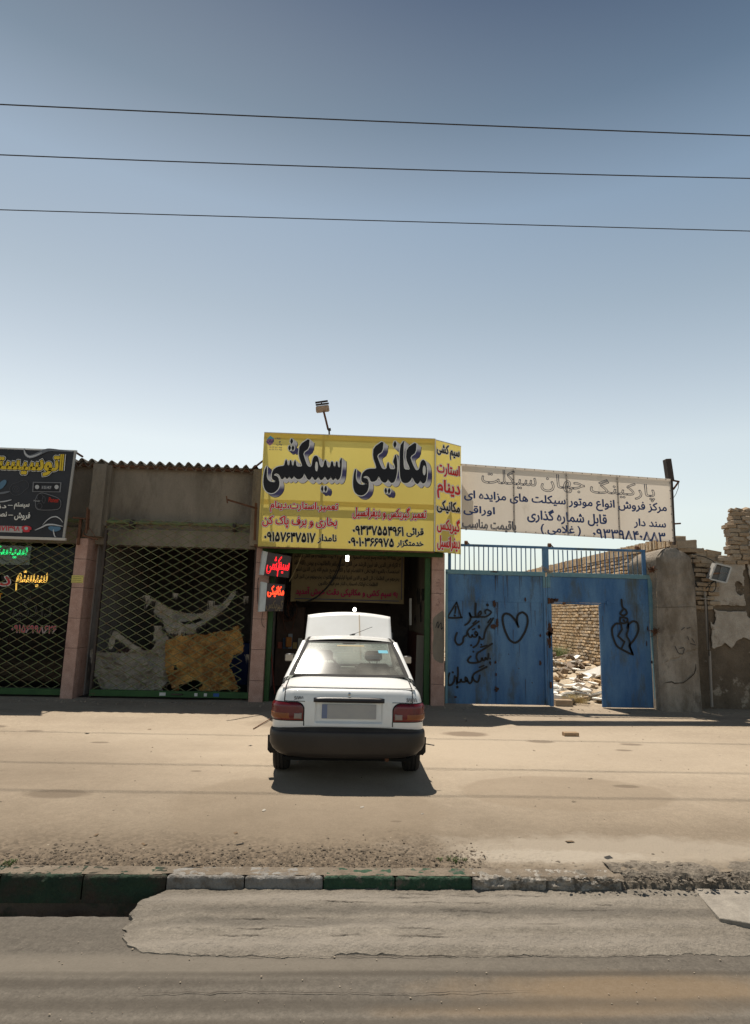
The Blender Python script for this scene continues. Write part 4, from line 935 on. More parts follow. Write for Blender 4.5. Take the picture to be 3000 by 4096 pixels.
for (t, bx, m) in (('سیم کشی', (119, 40, 229, 105), blk), ('استارت', (120, 128, 229, 195), redt), ('دینام', (121, 212, 231, 302), redt), ('مکانیکی', (119, 312, 230, 374), blk), ('گیربکس', (120, 396, 230, 470), redt), ('دیفرانسیل', (121, 484, 231, 556), redt)):
    double(plS, t, bx, cB, m, .10, wht, None, YS, .030)
# printer's mark in the corner
u = lambda x, y: plY.uv(W1(x, y))
mb = MB(); fill_poly(mb, plY, [u(190, 12), u(262, 68), u(230, 120), u(120, 110), u(140, 60)], [], .002); mb.build('printers_mark', mat('cyan_print', (.10, .36, .48), grain=0), YS)
mb = MB(); fill_poly(mb, plY, [u(105, 128), u(150, 70), u(262, 75), u(240, 150), u(180, 200)], [], .0026); mb.build('printers_mark', mat('magenta_print', (.36, .16, .26), grain=0), YS)
put_text(plY, 'فران', uvbox(plY, W1, 130, 75, 255, 150), navy, .0034, .03, 'printers_mark', YS)
for t, bx in (('تبلیغات', (280, 45, 385, 85)), ('و', (350, 110, 378, 140)), ('چاپ', (300, 150, 410, 200)), ('۰۹۱۵ ۱۱۸ ۴۲ ۶۷', (172, 215, 402, 242)), ('۰۹۱۵ ۳۰۸ ۹۲ ۵۹', (172, 256, 402, 282))):
    put_text(plY, t, uvbox(plY, W1, *bx), navy, .002, .015, 'small_print', YS)
# floodlight on its stalk over the sign
fl = thing('floodlight', (.35, FY+.12, z1), 'beige floodlight on a bent steel stalk above the yellow sign', 'floodlight')
fc = crop(1220, 1580, 140); FLY = FY+.12
q = lambda x, y, Y=FLY: P(*fc(x, y), Y)
MB().tube([q(1145, 1950), q(1140, 1640)], .016, 6).build('upright', M_['darksteel'], fl)
MB().bar(q(1080, 1640), q(1220, 1620), .06, .05).build('clamp', M_['darksteel'], fl, bevel=.004)
MB().tube([q(1095, 1640), q(990, 1200), q(870, 730, FLY-.05)], .021, 6).build('stalk', M_['rust'], fl, smooth=True)
A, B, C_, E_ = q(500, 520, FLY-.2), q(1120, 445, FLY-.2), q(1155, 715, FLY-.12), q(515, 795, FLY-.12)
bk = Vector((0, .16, .02))
mb = MB(); mb.add([A, B, C_, E_, A+bk, B+bk, C_+bk, E_+bk], [(0, 3, 2, 1), (4, 5, 6, 7), (0, 1, 5, 4), (1, 2, 6, 5), (2, 3, 7, 6), (3, 0, 4, 7)])
mb.build('lamp_housing', mat('beige_enamel', (.42, .33, .26), (.34, .26, .20), sc=8, rough=.5), fl, bevel=.018)
MB().bar(A+Vector((0, .02, .03)), B+Vector((0, .02, .03)), .03, .03).build('lamp_rim', M_['darksteel'], fl)
MB().bar(q(770, 440), q(790, 300), .04, .02).build('yoke', M_['darksteel'], fl)
MB().bar(q(485, 365, FLY-.1), q(1075, 280, FLY-.1), .035, .03).build('yoke', M_['darksteel'], fl)

# --- white sign above the gate
cC = crop(1840, 1840, 880)
wa, wb_ = P(*D_(1016, 1094), 11.95), P(*D_(1481, 1125), 12.30)
wz1 = (P(*D_(1016, 1023), 11.95).z+P(*D_(1480, 1055), 12.30).z)/2; wz0 = (P(*D_(1016, 1165), 11.95).z+P(*D_(1480, 1195), 12.30).z)/2
zl1, zr1 = P(*D_(1016, 1023), 11.95).z, P(*D_(1480, 1055), 12.30).z; zl0, zr0 = P(*D_(1016, 1165), 11.95).z, P(*D_(1480, 1195), 12.30).z
WL = (Vector((wb_.x, wb_.y, 0))-Vector((wa.x, wa.y, 0))).length
uvec = Vector((wb_.x-wa.x, wb_.y-wa.y, (zr1-zl1+zr0-zl0)/2)); 
plW = Plane((wa.x, wa.y, zl0), uvec, Vector((0, 0, 1)))
WL = uvec.length; HW = ((zl1-zl0)+(zr1-zr0))/2
WS_ = thing('parking_sign', (wa.x, wa.y, zl0), 'long white sign board with blue lettering over the blue gate', 'sign')
flexw = mat('white_flex', (.74, .665, .57), (.68, .60, .505), sc=.9, rough=.6, grain=.03, c3=(.54, .475, .39), s3=1.5, t3=(.60, .75), stretch=(1, 1, .35), bump=.05, bs=5)
flex(flexw, .5)
MB().grid(lambda u, v: plW.pt(WL*u, HW*v), 12, 4).build('board', flexw, WS_)
dk = mat('flex_edge_shadow', (.40, .35, .30), rough=.7)
for a in (.24, .49, .735):
    MB().bar(plW.pt(WL*a, 0, .003), plW.pt(WL*a, HW, .003), .005, .004).build('batten_line', dk, WS_)
    MB().bar(plW.pt(WL*a, 0, -.03), plW.pt(WL*a, HW, -.03), .03, .03).build('frame_tube', M_['rust'], WS_)
for a, b in (((.0, .015), (WL, .015)), ((.0, HW-.015), (WL, HW-.015)), ((WL-.015, 0), (WL-.015, HW))):
    MB().bar(plW.pt(*a, -.03), plW.pt(*b, -.03), .03, .03).build('frame_tube', M_['rust'], WS_)
mb = MB()
for i in range(22):
    for b in (.02, HW-.02): mb.box(plW.pt(.1+i*WL/22, b, 0)-Vector((.008, .004, .008)), plW.pt(.1+i*WL/22, b, 0)+Vector((.008, .004, .008)))
for a in (.24, .49, .735, .994):
    for j in range(8): c = plW.pt(WL*a, .08+j*HW/8, 0); mb.box(c-Vector((.008, .006, .008)), c+Vector((.008, .006, .008)))
mb.build('rivets', M_['darksteel'], WS_)
for (t, bx) in (('مرکز فروش انواع موتور سیکلت های مزایده ای', (36, 262, 1552, 352)), ('سند دار', (1308, 420, 1545, 492)), ('قابل شماره گذاری', (508, 368, 1102, 470)), ('اوراقی', (30, 345, 262, 415)), ('۰۹۳۳۹۸۴۰۸۸۳', (1000, 510, 1540, 576)), ('( غلامی )', (608, 474, 906, 552))):
    put_text(plW, t, uvbox(plW, cC, *bx), navy, .002, .028, 'lettering', WS_)
ink = mat('outline_ink', (.13, .13, .15), rough=.6, grain=0)
for (t, bx, of) in (('سیکلت', (170, 72, 578, 205), .03), ('جهان', (614, 98, 940, 232), .03), ('پارکینگ', (984, 135, 1465, 278), .03), ('باقیمت مناسب', (18, 446, 420, 532), .022)):
    b = uvbox(plW, cC, *bx); mb = MB()
    for q, lp in enumerate(text_edges(plW, t, b, 0, offset=of*.75)):
        if len(lp) > 3: ribbon(mb, plW, lp, .015, .002+.0001*(q % 5), True)
    mb.build('outline_lettering', ink, WS_)
# steel post at its right end
sp = thing('sign_post', P(*D_(1482, 1200), 12.42), 'tall rusty square steel post at the right end of the white sign', 'post')
MB().bar(P(*D_(1469, 1012), 12.42), P(*D_(1476, 1060), 12.42), .15, .12).build('wide_top', M_['darksteel'], sp, bevel=.006)
MB().bar(P(*D_(1478, 1050), 12.42), P(*D_(1485, 1200), 12.42), .05, .05).build('shaft', M_['darksteel'], sp)
for a, b in (((1481, 1058), (1496, 1061)), ((1495, 1061), (1483, 1078)), ((1483, 1154), (1499, 1153))):
    MB().bar(P(*D_(*a), 12.40), P(*D_(*b), 12.40), .035, .03).build('bracket', M_['rust'], sp)
MB().tube([P(*D_(*a), 12.38) for a in ((1495, 1062), (1494, 1075), (1489, 1088), (1484, 1096))], .006, 5).build('loose_wire', M_['cable'], sp)

# --- black banner of the audio shop
BY = 12.15; cD = crop(0, 1780, 320)
bTL, bTR, bBR = P(*D_(-40, 985), BY), P(*D_(162, 994), BY), P(*D_(147, 1186), BY)
bx1 = (bTR.x+bBR.x)/2; bz0, bz1 = bBR.z, bTR.z
plB = Plane((0, BY, 0), (1, 0, 0), (0, 0, 1))
BS = thing('audio_banner', (bx1-1.5, BY, bz0), 'black printed banner with yellow lettering over the car audio shop', 'banner')
ban = mat('black_banner_print', (.018, .017, .020), (.035, .034, .04), sc=.8, rough=.45, grain=.03)
bxl = bx1-3.4
mb = MB(); mb.grid(lambda u, v: Vector((bxl+(bx1-bxl)*u-.035*(1-v)*u**6-.01, BY+.01*fbm(u*4, v*2, 0, 1.4), bz0+(bz1-bz0)*v)), 50, 20); mb.build('banner_cloth', ban, BS, smooth=True)
MB().bar((bxl, BY+.02, bz1+.01), (bx1+.03, BY+.02, bz1+.01), .05, .03).build('frame_bar', whp, BS)
MB().bar((bxl, BY-.01, bz0-.02), (bx1+.02, BY-.01, bz0-.02), .05, .05).build('frame_bar', mat('cream_bar', (.52, .48, .42)), BS)
MB().bar((bx1+.012, BY-.005, bz1), (bx1-.03, BY-.005, bz0), .035, .04).build('frame_bar', mat('grey_bar', (.36, .34, .31)), BS)
plB.o = Vector((0, BY-.016, 0))
yp = mat('banner_yellow', (.72, .50, .03), rough=.5, grain=.02)
b = uvbox(plB, cD, -290, 165, 1290, 690)
for of, m, h in ((.085, wht, .0), (.062, blk, .003), (.035, yp, .006)): put_text(plB, 'اتوسیستم', b, m, h, of, 'banner_lettering', BS)
for t, bx in (('سیستم', (297, 1195, 605, 1330)), ('دزدگیر', (-420, 1200, 132, 1320)), ('فروش', (302, 1390, 620, 1550)), ('نصب', (-180, 1380, 140, 1500))):
    put_text(plB, t, uvbox(plB, cD, *bx), wht, .002, .025, 'banner_lettering', BS)
mb = MB()
for a in ((170, 1245, 260, 1247), (176, 1447, 266, 1449)): ribbon(mb, plB, [plB.uv(cD(a[0], a[1])), plB.uv(cD(a[2], a[3]))], .012, .002)
mb.build('banner_lettering', wht, BS)
b = uvbox(plB, cD, -700, 1662, 470, 1795); mb = MB(); mb.add([plB.pt(b[0], b[1], .001), plB.pt(b[2], b[1], .001), plB.pt(b[2], b[3], .001), plB.pt(b[0], b[3], .001)], [(0, 1, 2, 3)]); mb.build('number_strip', mat('grey_strip', (.42, .40, .37)), BS)
put_text(plB, '۰۹۱۵۲۱۷۱۳۹۸', uvbox(plB, cD, -330, 1672, 408, 1765), redp, .004, .03, 'banner_lettering', BS)
U = lambda x, y: plB.uv(cD(x, y))
mb = MB(); fill_poly(mb, plB, smooth_poly([U(*q) for q in ((445, 1740), (450, 1690), (500, 1668), (600, 1672), (650, 1700), (655, 1750), (610, 1755), (620, 1800), (475, 1800), (480, 1745))], 2), [], .006); mb.build('telephone_print', redp, BS)
mb = MB(); fill_poly(mb, plB, [U(545+38*math.cos(t), 1722+34*math.sin(t)) for t in np.linspace(0, 6.1, 18)], [], .008); mb.build('telephone_print', mat('grey_print', (.45, .45, .45)), BS)
# printed radio
def rectp(a, b, c, d, h, m, name): 
    mb = MB(); fill_poly(mb, plB, [U(a, b), U(c, b+10), U(c-20, d), U(a-14, d-6)], [], h); return mb.build(name, m, BS)
rectp(680, 762, 1270, 975, .001, mat('print_glow', (.20, .20, .21)), 'radio_print'); rectp(700, 778, 1245, 962, .002, blk, 'radio_print')
rectp(860, 835, 1075, 915, .0035, mat('print_dim', (.09, .09, .10)), 'radio_print')
for cx in (768, 1170):
    mb = MB(); fill_poly(mb, plB, [U(cx+44*math.cos(t), 868+44*math.sin(t)) for t in np.linspace(0, 6.1, 20)], [], .0045); mb.build('radio_print', MATS['grey_print'], BS)
put_text(plB, '15:47', uvbox(plB, cD, 880, 850, 1060, 905), MATS['grey_print'], .005, .0, 'radio_print', BS, rtl=False)
# printed speaker tube
mb = MB(); ribbon(mb, plB, smooth_poly([U(*q) for q in ((730, 1150), (770, 1030), (850, 985), (960, 1010), (1200, 1090), (1260, 1160), (1255, 1270), (1190, 1340), (800, 1345), (735, 1290))], 2), .012, .001, True); mb.build('speaker_print', MATS['print_glow'], BS)
mb = MB(); fill_poly(mb, plB, smooth_poly([U(*q) for q in ((735, 1150), (770, 1035), (850, 990), (960, 1015), (1200, 1095), (1255, 1165), (1250, 1265), (1190, 1335), (800, 1340), (740, 1285))], 2), [], .002); mb.build('speaker_print', blk, BS)
mb = MB()
for cx, cy, rx, ry in ((830, 1080, 60, 75), (815, 1260, 55, 60), (905, 1130, 30, 70)): ribbon(mb, plB, [U(cx+rx*math.cos(t), cy+ry*math.sin(t)) for t in np.linspace(0, 5.9, 18)], .008, .0035, True)
mb.build('speaker_print', MATS['print_dim'], BS)
put_text(plB, 'Pioneer', uvbox(plB, cD, 1010, 1085, 1220, 1185), mat('print_red', (.55, .04, .02)), .004, .01, 'speaker_print', BS, rtl=False)
put_text(plB, 'Pioneer', uvbox(plB, cD, 700, 1135, 832, 1170), MATS['grey_print'], .004, .0, 'speaker_print', BS, rtl=False)
# printed mirror-shaped driver and pale swooshes
mb = MB(); ribbon(mb, plB, smooth_poly([U(*q) for q in ((190, 900), (250, 800), (370, 775), (440, 735), (520, 720), (590, 790), (590, 880), (500, 940), (440, 1010), (330, 1045), (230, 1010))], 2), .008, .001, True)
for rx, ry in ((70, 62), (30, 26)): ribbon(mb, plB, [U(330+rx*math.cos(t), 910+ry*math.sin(t)) for t in np.linspace(0, 5.9, 18)], .006, .0016, True)
mb.build('speaker_print', MATS['print_dim'], BS)
def swoosh(pts, w, m, h): 
    mb = MB(); q = smooth_poly([U(*p) for p in pts], 3, False); n = len(q)
    ribbon(mb, plB, q, [w*math.sin(math.pi*min(1, max(0.03, i/n)))+.002 for i in range(n)], h); mb.build('swoosh_print', m, BS)
sw1 = mat('swoosh_white', (.50, .50, .50)); sw2 = mat('swoosh_grey', (.16, .17, .19)); sw3 = mat('swoosh_blue', (.10, .19, .28))
swoosh([(500, 70), (505, 150), (560, 230), (640, 245), (760, 200), (900, 130), (1000, 95), (1200, 110), (1500, 140)], .075, sw2, .0004); swoosh([(490, 80), (520, 190), (600, 250), (720, 225), (860, 160)], .035, sw1, .0008)
swoosh([(720, 1760), (860, 1700), (960, 1645), (1100, 1640), (1300, 1680)], .03, sw1, .001); swoosh([(880, 1650), (960, 1560), (1060, 1490), (1160, 1475), (1240, 1520), (1300, 1600)], .02, sw1, .0006)
swoosh([(1100, 1740), (1105, 1800), (1130, 1890), (1160, 1900)], .02, sw1, .0006); swoosh([(1000, 1700), (1120, 1740), (1250, 1720)], .10, sw3, .0002)
swoosh([(-120, 900), (0, 860), (120, 730)], .12, sw3, .0003); swoosh([(-100, 1010), (60, 990), (200, 960)], .04, sw2, .0005); swoosh([(-60, 1180), (100, 1165), (240, 1130)], .022, sw1, .0005)
# ================================================================ MECHANIC SHOP INTERIOR AND LED BOXES
c1 = crop(1040, 2180, 140, 1053)
def led_box(corners, side, Y0, Y1, label, words):
    """corners TL TR BR BL of the dark face in crop px; the face turns away to the right"""
    TL, TR, BR, BL = [P(*c1(*q), Y) for q, Y in zip(corners, (Y0, Y1, Y1, Y0))]
    t = thing('led_sign', BL, label, 'led sign')
    n = (TR-TL).cross(BL-TL).normalized()
    if n.y > 0: n = -n
    back = Vector((-.30, .10, 0)).normalized()
    sTL, sBL = [P(*c1(*q), Y0+.02) for q in side]
    dp = -n*.10
    mb = MB(); mb.add([TL, TR, BR, BL, TL+dp, TR+dp, BR+dp, BL+dp], [(0, 3, 2, 1), (4, 5, 6, 7), (0, 1, 5, 4), (1, 2, 6, 5), (2, 3, 7, 6), (3, 0, 4, 7)])
    mb.build('dark_face', mat('led_black', (.035, .022, .022), (.05, .03, .03), sc=5, rough=.3, spec=.5), t)
    mb = MB(); mb.add([TL, BL, sBL, sTL, TL+dp, BL+dp, sBL+dp, sTL+dp], [(0, 1, 2, 3), (7, 6, 5, 4), (0, 4, 5, 1), (1, 5, 6, 2), (2, 6, 7, 3), (3, 7, 4, 0)])
    mb.build('side_panel', mat('grey_white_side', (.52, .54, .52), (.44, .46, .44), sc=6, rough=.5), t)
    for a, b in ((TL, TR), (BL, BR), (TR, BR)): MB().bar(a+n*.003, b+n*.003, .012, .008).build('edge_trim', M_['darksteel'], t)
    pl = Plane(BL, TR-TL, TL-BL); L_, H_ = (TR-TL).length, (TL-BL).length
    for (tx, a, b, c, d, m, r) in words:
        neon(pl, tx, (L_*a, H_*b, L_*c, H_*d), r, m, 'led_word', t, h=.012)
    return t
red = emat('red_led', (1.0, .02, .03), 1.7); ored = emat('orange_led', (1.0, .06, .02), 2.4); off = mat('unlit_led', (.30, .22, .12), rough=.5)
led_box(((235, 215), (945, 345), (860, 985), (115, 905)), ((95, 175), (0, 890)), 12.12, 12.30, 'upper small dark sign box with a red glowing word, left of the garage door', (('کشی', .06, .10, .60,   .92, red, .0038), ('سیم', .52, .04, .97, .70, red, .0038)))
led_box(((215, 1145), (750, 1195), (690, 1985), (150, 1995)), ((45, 1100), (-30, 2010)), 12.12, 12.26, 'lower small dark sign box with an orange red glowing word above an unlit one', (('مکانیکی', .06, .52, .96, .93, ored, .005), ('گیربکس', .04, .04, .96, .46, off, .003)))
MB().tube([P(*c1(270, 100), 12.3), P(*c1(265, 220), 12.2)], .008, 5).build('hanger', M_['darksteel'], bld)
for pts in (((130, 1000), (110, 1500), (100, 1900), (160, 2100), (100, 2230)), ):
    pass
cz = crop(1000, 2200, 800)
def wire(pts, Y, r, label, m=None, cat='cable', c=cz, group=None, name='cable'):
    q = [P(*c(*p), Y) for p in pts]; q = smooth3(q, 2)
    return MB().tube(q, r, 5).build(name, m or M_['cable'], label=label, cat=cat, group=group)
def smooth3(q, it):
    for _ in range(it):
        o = [q[0]]
        for a, b in zip(q[:-1], q[1:]): o += [a*.75+b*.25, a*.25+b*.75]
        q = o+[q[-1]]
    return q
wire([(70, 230), (60, 300), (62, 420), (75, 480)], 12.37, .006, 'thin black cable hanging by the upper red sign box')
wire([(105, 510), (95, 580), (100, 620), (120, 640)], 12.37, .005, 'short black cable below the lower red sign box')
wire([(430, 30), (400, 110), (360, 190), (325, 260)], 12.9, .007, 'taut straw coloured string slanting beside the red sign boxes', mat('straw_string', (.35, .28, .16)), 'string')
# religious banner on the far wall
BYY = 14.6; cb = crop(1120, 2200, 560); plG = Plane((0, BYY-.02, 0), (1, 0, 0), (0, 0, 1))
GB = thing('cloth_banner', P(*cb(800, 620), BYY), 'yellowed cloth banner of black calligraphy with a magenta line hanging in the garage', 'banner')
a_, b_2 = plG.uv(cb(150, 20)), plG.uv(cb(1460, 640)); bb = (a_[0], b_2[1], b_2[0], a_[1]+.25)
mb = MB(); mb.grid(lambda u, v: Vector((bb[0]+(bb[2]-bb[0])*u, BYY+.02*fbm(u*3, v*2, 0, 1.6)*(1-v*.3), bb[1]+(bb[3]-bb[1])*v+.02*math.sin(u*3.1))), 50, 24)
mb.build('banner_cloth', mat('yellowed_cloth', (.34, .26, .14), (.27, .205, .11), sc=2, rough=.9, grain=.06, bump=.4, bs=12), GB, smooth=True)
for (t, bx, m, of) in (('من علمه الا بما شاء وسع کرسیه السموات و الارض و لا یوده حفظهما و هو العلی العظیم', (172, 55, 1425, 125), blk, .012), ('لا اکراه فی الدین قد تبین الرشد من الغی فمن یکفر بالطاغوت و یومن بالله فقد', (165, 135, 1420, 205), blk, .012),
    ('استمسک بالعروه الوثقی لا انفصام لها و الله سمیع علیم الله ولی الذین امنوا', (185, 215, 1405, 285), blk, .012), ('یخرجهم من الظلمات الی النور و الذین کفروا اولیاوهم الطاغوت یخرجونهم من النور الی', (170, 300, 1405, 370), blk, .012),
    ('الظلمات اولئک اصحاب النار هم فیها خالدون', (455, 375, 1150, 440), blk, .012), ('به سیم کشی و مکانیکی دقت خوش آمدید', (190, 450, 1385, 570), mat('magenta_lettering', (.42, .03, .10), grain=0), .035)):
    put_text(plG, t, uvbox(plG, cb, *bx), m, .03, of, 'calligraphy', GB, res=2)
MB().bar(plG.pt(bb[0]+.1, plG.uv(cb(800, 588))[1], .03), plG.pt(bb[2]-.12, plG.uv(cb(800, 588))[1], .03), .006, .014, up=(0, 0, 1)).build('border_line', navy, GB)
MB().bar(plG.pt(bb[2]-.06, bb[1]+.1, .03), plG.pt(bb[2]-.06, bb[3], .03), .014, .006).build('border_line', navy, GB)
MB().box((bb[0]-.1, BYY+.06, bb[3]-.02), (bb[2]+.1, BYY+.10, bb[3]+.02)).build('hanging_rail', M_['darksteel'], GB)
# lit lamps
lm = emat('lamp_glow', (1.0, .97, .90), 9.0)
pq = P(*D_(765, 1229), 13.2); t = thing('ceiling_lamp', pq, 'short lit fluorescent lamp hanging at the top of the garage door', 'lamp')
MB().tube([pq+Vector((0, 0, -.065)), pq+Vector((0, 0, .05))], .035, 12).build('lamp_tube', lm, t, smooth=True); MB().tube([pq+Vector((0, 0, .05)), pq+Vector((0, 0, .5))], .01, 6).build('cord', M_['cable'], t)
pq = P(*D_(781, 1343), 15.2); t = thing('light_bulb', pq, 'small round lit bulb glowing over the raised bonnet', 'lamp')
MB().lathe([(0, -.045), (.03, -.035), (.045, 0), (.03, .035), (0.012, .05), (0, .06)], pq, 'Z', 12).build('bulb', lm, t, smooth=True); MB().tube([pq+Vector((0, 0, .05)), pq+Vector((0, 0, 1.9))], .006, 5).build('cord', M_['cable'], t)
# drooping bundle of cables across the banner, coils on the left wall
for k in range(5):
    j = lambda: random.uniform(-12, 12)
    wire([(760+j(), 60), (725+j(), 170), (680+j(), 260), (600+j(), 350), (520+j(), 410), (440+j(), 435), (380, 420)], 14.2+.04*k, .011, 'black cable drooping in a bundle across the cloth banner', group='black cables drooping across the cloth banner')
for k in range(16):
    cx, cy = 335+random.uniform(-45, 40), 470+random.uniform(-60, 90); rx, ry = random.uniform(20, 55), random.uniform(60, 150)
    q = [P(*cz(cx+rx*math.cos(a), cy+ry*math.sin(a)), 14.9+.02*k) for a in np.linspace(0, 2*math.pi, 22)]
    MB().tube(q, .010, 5).build('hose_coil', (M_['cable'], mat('brown_hose', (.12, .05, .03)))[k % 2], label='coiled hose hanging in the tangle on the left of the garage', cat='hose', group='coiled hoses and cables in the garage')
# left wall: pale corner, broom, tall angle iron
pxw = lambda x, y, Y=13.2: P(*cz(x, y), Y)
MB().tube([pxw(150, 520), pxw(165, 700), pxw(195, 1120), pxw(205, 1190)], .014, 6).build('broom_handle', mat('red_handle', (.22, .05, .035)), label='thin red pole leaning inside the left side of the garage door', cat='pole')
MB().box((-1.66, 15.1, 0), (-1.0, 15.7, 1.9)).build('tool_cabinet', mat('grimy_wood', (.10, .06, .045), (.06, .04, .03), sc=4), label='dark grimy tool cabinet at the left of the garage', cat='cabinet', bevel=.01)
MB().box((-.9, 16.0, .0), (1.3, 16.6, .95)).build('workbench', mat('workbench_grime', (.14, .09, .07), (.08, .05, .04), sc=4), label='long dark workbench across the back of the garage', cat='workbench', bevel=.01)
MB().box((.45, 17.15, 2.2), (1.6, 17.25, 2.5)).build('red_plaque', mat('dull_red', (.28, .08, .05)), label='dull red plaque on the back wall of the garage', cat='plaque')
bc = [((.28, .30, .32), 'grey'), ((.30, .08, .05), 'red'), ((.32, .22, .08), 'orange'), ((.08, .12, .2), 'blue'), ((.35, .33, .28), 'cream')]
for k in range(16):
    c_, nm = bc[k % 5]; x = -.85+k*.135; MB().box((x, 16.1, .953), (x+random.uniform(.07, .12), 16.3, .953+random.uniform(.1, .4))).build('oil_can', mat('can_'+nm, c_, rough=.5), label=nm+' oil can standing in the row on the workbench', cat='can', group=nm+' oil cans on the workbench', bevel=.006)
for k in range(5):
    c_, nm = bc[(k*2+1) % 5]; MB().box((-1.6+.12*k, 15.05, .9+.0), (-1.5+.12*k, 15.09, 1.05+.1*(k % 3))).build('hanging_tool', mat('can_'+nm, c_), label='small '+nm+' tool hanging on the tool cabinet front', cat='tool', group='small tools hung on the cabinet')
t = pxw(320, 760, 14.9); MB().box(t-Vector((.07, .05, .12)), t+Vector((.07, .05, .12))).build('orange_canister', mat('orange_plastic', (.42, .16, .04)), label='orange canister hanging in the dark left of the garage', cat='canister', bevel=.02)
# right wall: belts, tools, lamp strip
for i, (x, y0_, y1_, w_) in enumerate(((1350, 170, 330, 10), (1400, 80, 160, 6), (1360, 320, 420, 22), (1355, 420, 620, 9), (1410, 310, 460, 9), (1468, 300, 460, 9), (1440, 540, 640, 7))):
    q0, q1 = pxw(x, y0_, 13.6), pxw(x, y1_, 13.6)
    q0.x = q1.x = 1.755; q0.y = q1.y = 13.0+i*.38
    q = smooth3([q0, q0+Vector((-.01, .05, -.1)), (q0+q1)/2+Vector((0, .04, 0)), q1, (q0+q1)/2+Vector((0, -.06, 0)), q0], 2)
    MB().tube(q, w_*.0014, 5).build('hanging_belt', M_['rubber'], label='black fan belt hanging on the right wall of the garage', cat='belt', group='fan belts on the right garage wall')
MB().bar(pxw(1325, 400, 14.4), pxw(1325, 620, 14.4), .05, .05).build('white_batten', M_['white'], label='upright pale batten on the right wall of the garage', cat='batten')
for i, (xa, xb, ya, yb, c_) in enumerate(((1408, 1392, 705, 1240, (.22, .19, .15)), (1440, 1425, 800, 1250, (.10, .09, .085)), (1455, 1445, 830, 1260, (.06, .05, .05)), (1425, 1405, 780, 1250, (.14, .12, .11)))):
    p0, p1 = pxw(xa, ya, 13.3+.1*i), pxw(xb, yb, 12.9+.1*i); p1.z = .03
    MB().bar(p0, p1, .16, .02, up=(0, 1, 0)).build('leaning_sheet', mat('sheet_%d' % i, c_, rough=.6), label=('pale buff', 'darkest left', 'black', 'brown grey')[i]+' narrow sheet of the four leaning right of the car', cat='sheet', group='sheets leaning right of the car')
# rusty rod bracket left of the yellow sign
rb = thing('rusty_bracket', P(*D_(566, 1130), 12.3), 'rusty rod bracket sticking out to the left of the yellow sign', 'bracket')
MB().bar(P(*D_(502, 1101), 11.7), P(*D_(566, 1120), 12.3), .03, .03).build('arm', M_['rust'], rb); MB().bar(P(*D_(499, 1093), 11.7), P(*D_(501, 1108), 11.7), .045, .02).build('end_plate', M_['rust'], rb)
MB().bar(P(*D_(564, 1108), 12.3), P(*D_(561, 1190), 12.3), .045, .045).build('upright', M_['rust'], rb)
# ================================================================ THE BLUE YARD GATE
GY = 12.45; cg = crop(1650, 1750, 1350); plGt = Plane((0, GY, 0), (1, 0, 0), (0, 0, 1))
U = lambda x, y: plGt.uv(cg(x, y))
gx0 = (U(163, 700)[0]+U(158, 1300)[0])/2; gm = U(665, 900)[0]; gx1 = (U(1165, 680)[0]+U(1205, 1300)[0])/2
gz1 = (U(400, 650)[1]+U(900, 668)[1])/2; gzb = .05
dx0, dx1 = (U(681, 820)[0]+U(688, 1310)[0])/2, (U(914, 820)[0]+U(928, 1310)[0])/2; dz1 = (U(681, 817)[1]+U(914, 817)[1])/2
gt = thing('yard_gate', (4.2, GY, 0), 'tall blue sheet metal double gate with graffiti, a railing on top and an open wicket', 'gate')
seam1 = U(403, 1000)[0]; zs = (U(280, 802)[1]+U(520, 806)[1])/2
def panel(a, b, c, d, name='sheet_panel', y=GY, m=None):
    mb = MB(); nu, nv = max(2, int((c-a)/.12)), max(2, int((d-b)/.12))
    dent = lambda x, z: .006*fbm(x, z, 4, .9)+.003*fbm(x, z, 1, 2.5)
    mb.grid(lambda u, v: Vector((a+(c-a)*u, y+dent(a+(c-a)*u, b+(d-b)*v)*min(1, 8*u, 8*(1-u)), b+(d-b)*v)), nu, nv)
    mb.add([(a, y+.03, b), (c, y+.03, b), (c, y+.03, d), (a, y+.03, d), (a, y, b), (c, y, b), (c, y, d), (a, y, d)], [(3, 2, 1, 0), (4, 5, 1, 0), (5, 6, 2, 1), (6, 7, 3, 2), (7, 4, 0, 3)])
    return mb.build(name, m or M_['blue'], gt, smooth=True, angle=30)
e = .004
panel(gx0+.05, gzb, seam1-e, zs-e); panel(seam1+e, gzb, gm-.10, zs-e); panel(gx0+.05, zs+e, gm-.10, gz1-.09)
panel(gm+.06, dz1+.02, gx1-.10, gz1-.09) if False else None
zs2 = (U(700, 803)[1]+U(1100, 820)[1])/2
panel(dx0+.0, zs2+e, gx1-.09, gz1-.09)
panel(dx1+.06, gzb-.02, gx1-.09, zs2-e)
bx = lambda a, b, c, d, y0=GY-.028, y1=GY+.03, m='blue', nm='frame_bar': MB().box((a, y0, b), (c, y1, d)).build(nm, M_[m], gt, bevel=.004)
bx(seam1+.025, gzb, seam1+.065, zs-.02, GY-.010, GY+.01, 'blue', 'stiffener')
bx(gx0, gzb, gx0+.048, gz1-.06, m='paleblue'); bx(gx0, gz1-.088, gm-.05, gz1, m='paleblue')
zc = U(665, 735)[1]
bx(gm-.098, zc, gm-.012, gz1-.09, m='paleblue'); bx(gm-.098, gzb, gm-.012, zc-.003); bx(gm-.008, zc, gm+.05, gz1-.09, m='paleblue'); bx(gm-.008, gzb-.02, dx0, zc-.003)
bx(dx0-.05, dz1-.0, dx1+.055, zs2-.001, GY-.02, GY+.03); bx(dx1, gzb-.02, dx1+.055, dz1-.004, GY-.024, GY+.03)
bx(gm-.0, gz1-.088, gx1, gz1, m='paleblue'); 
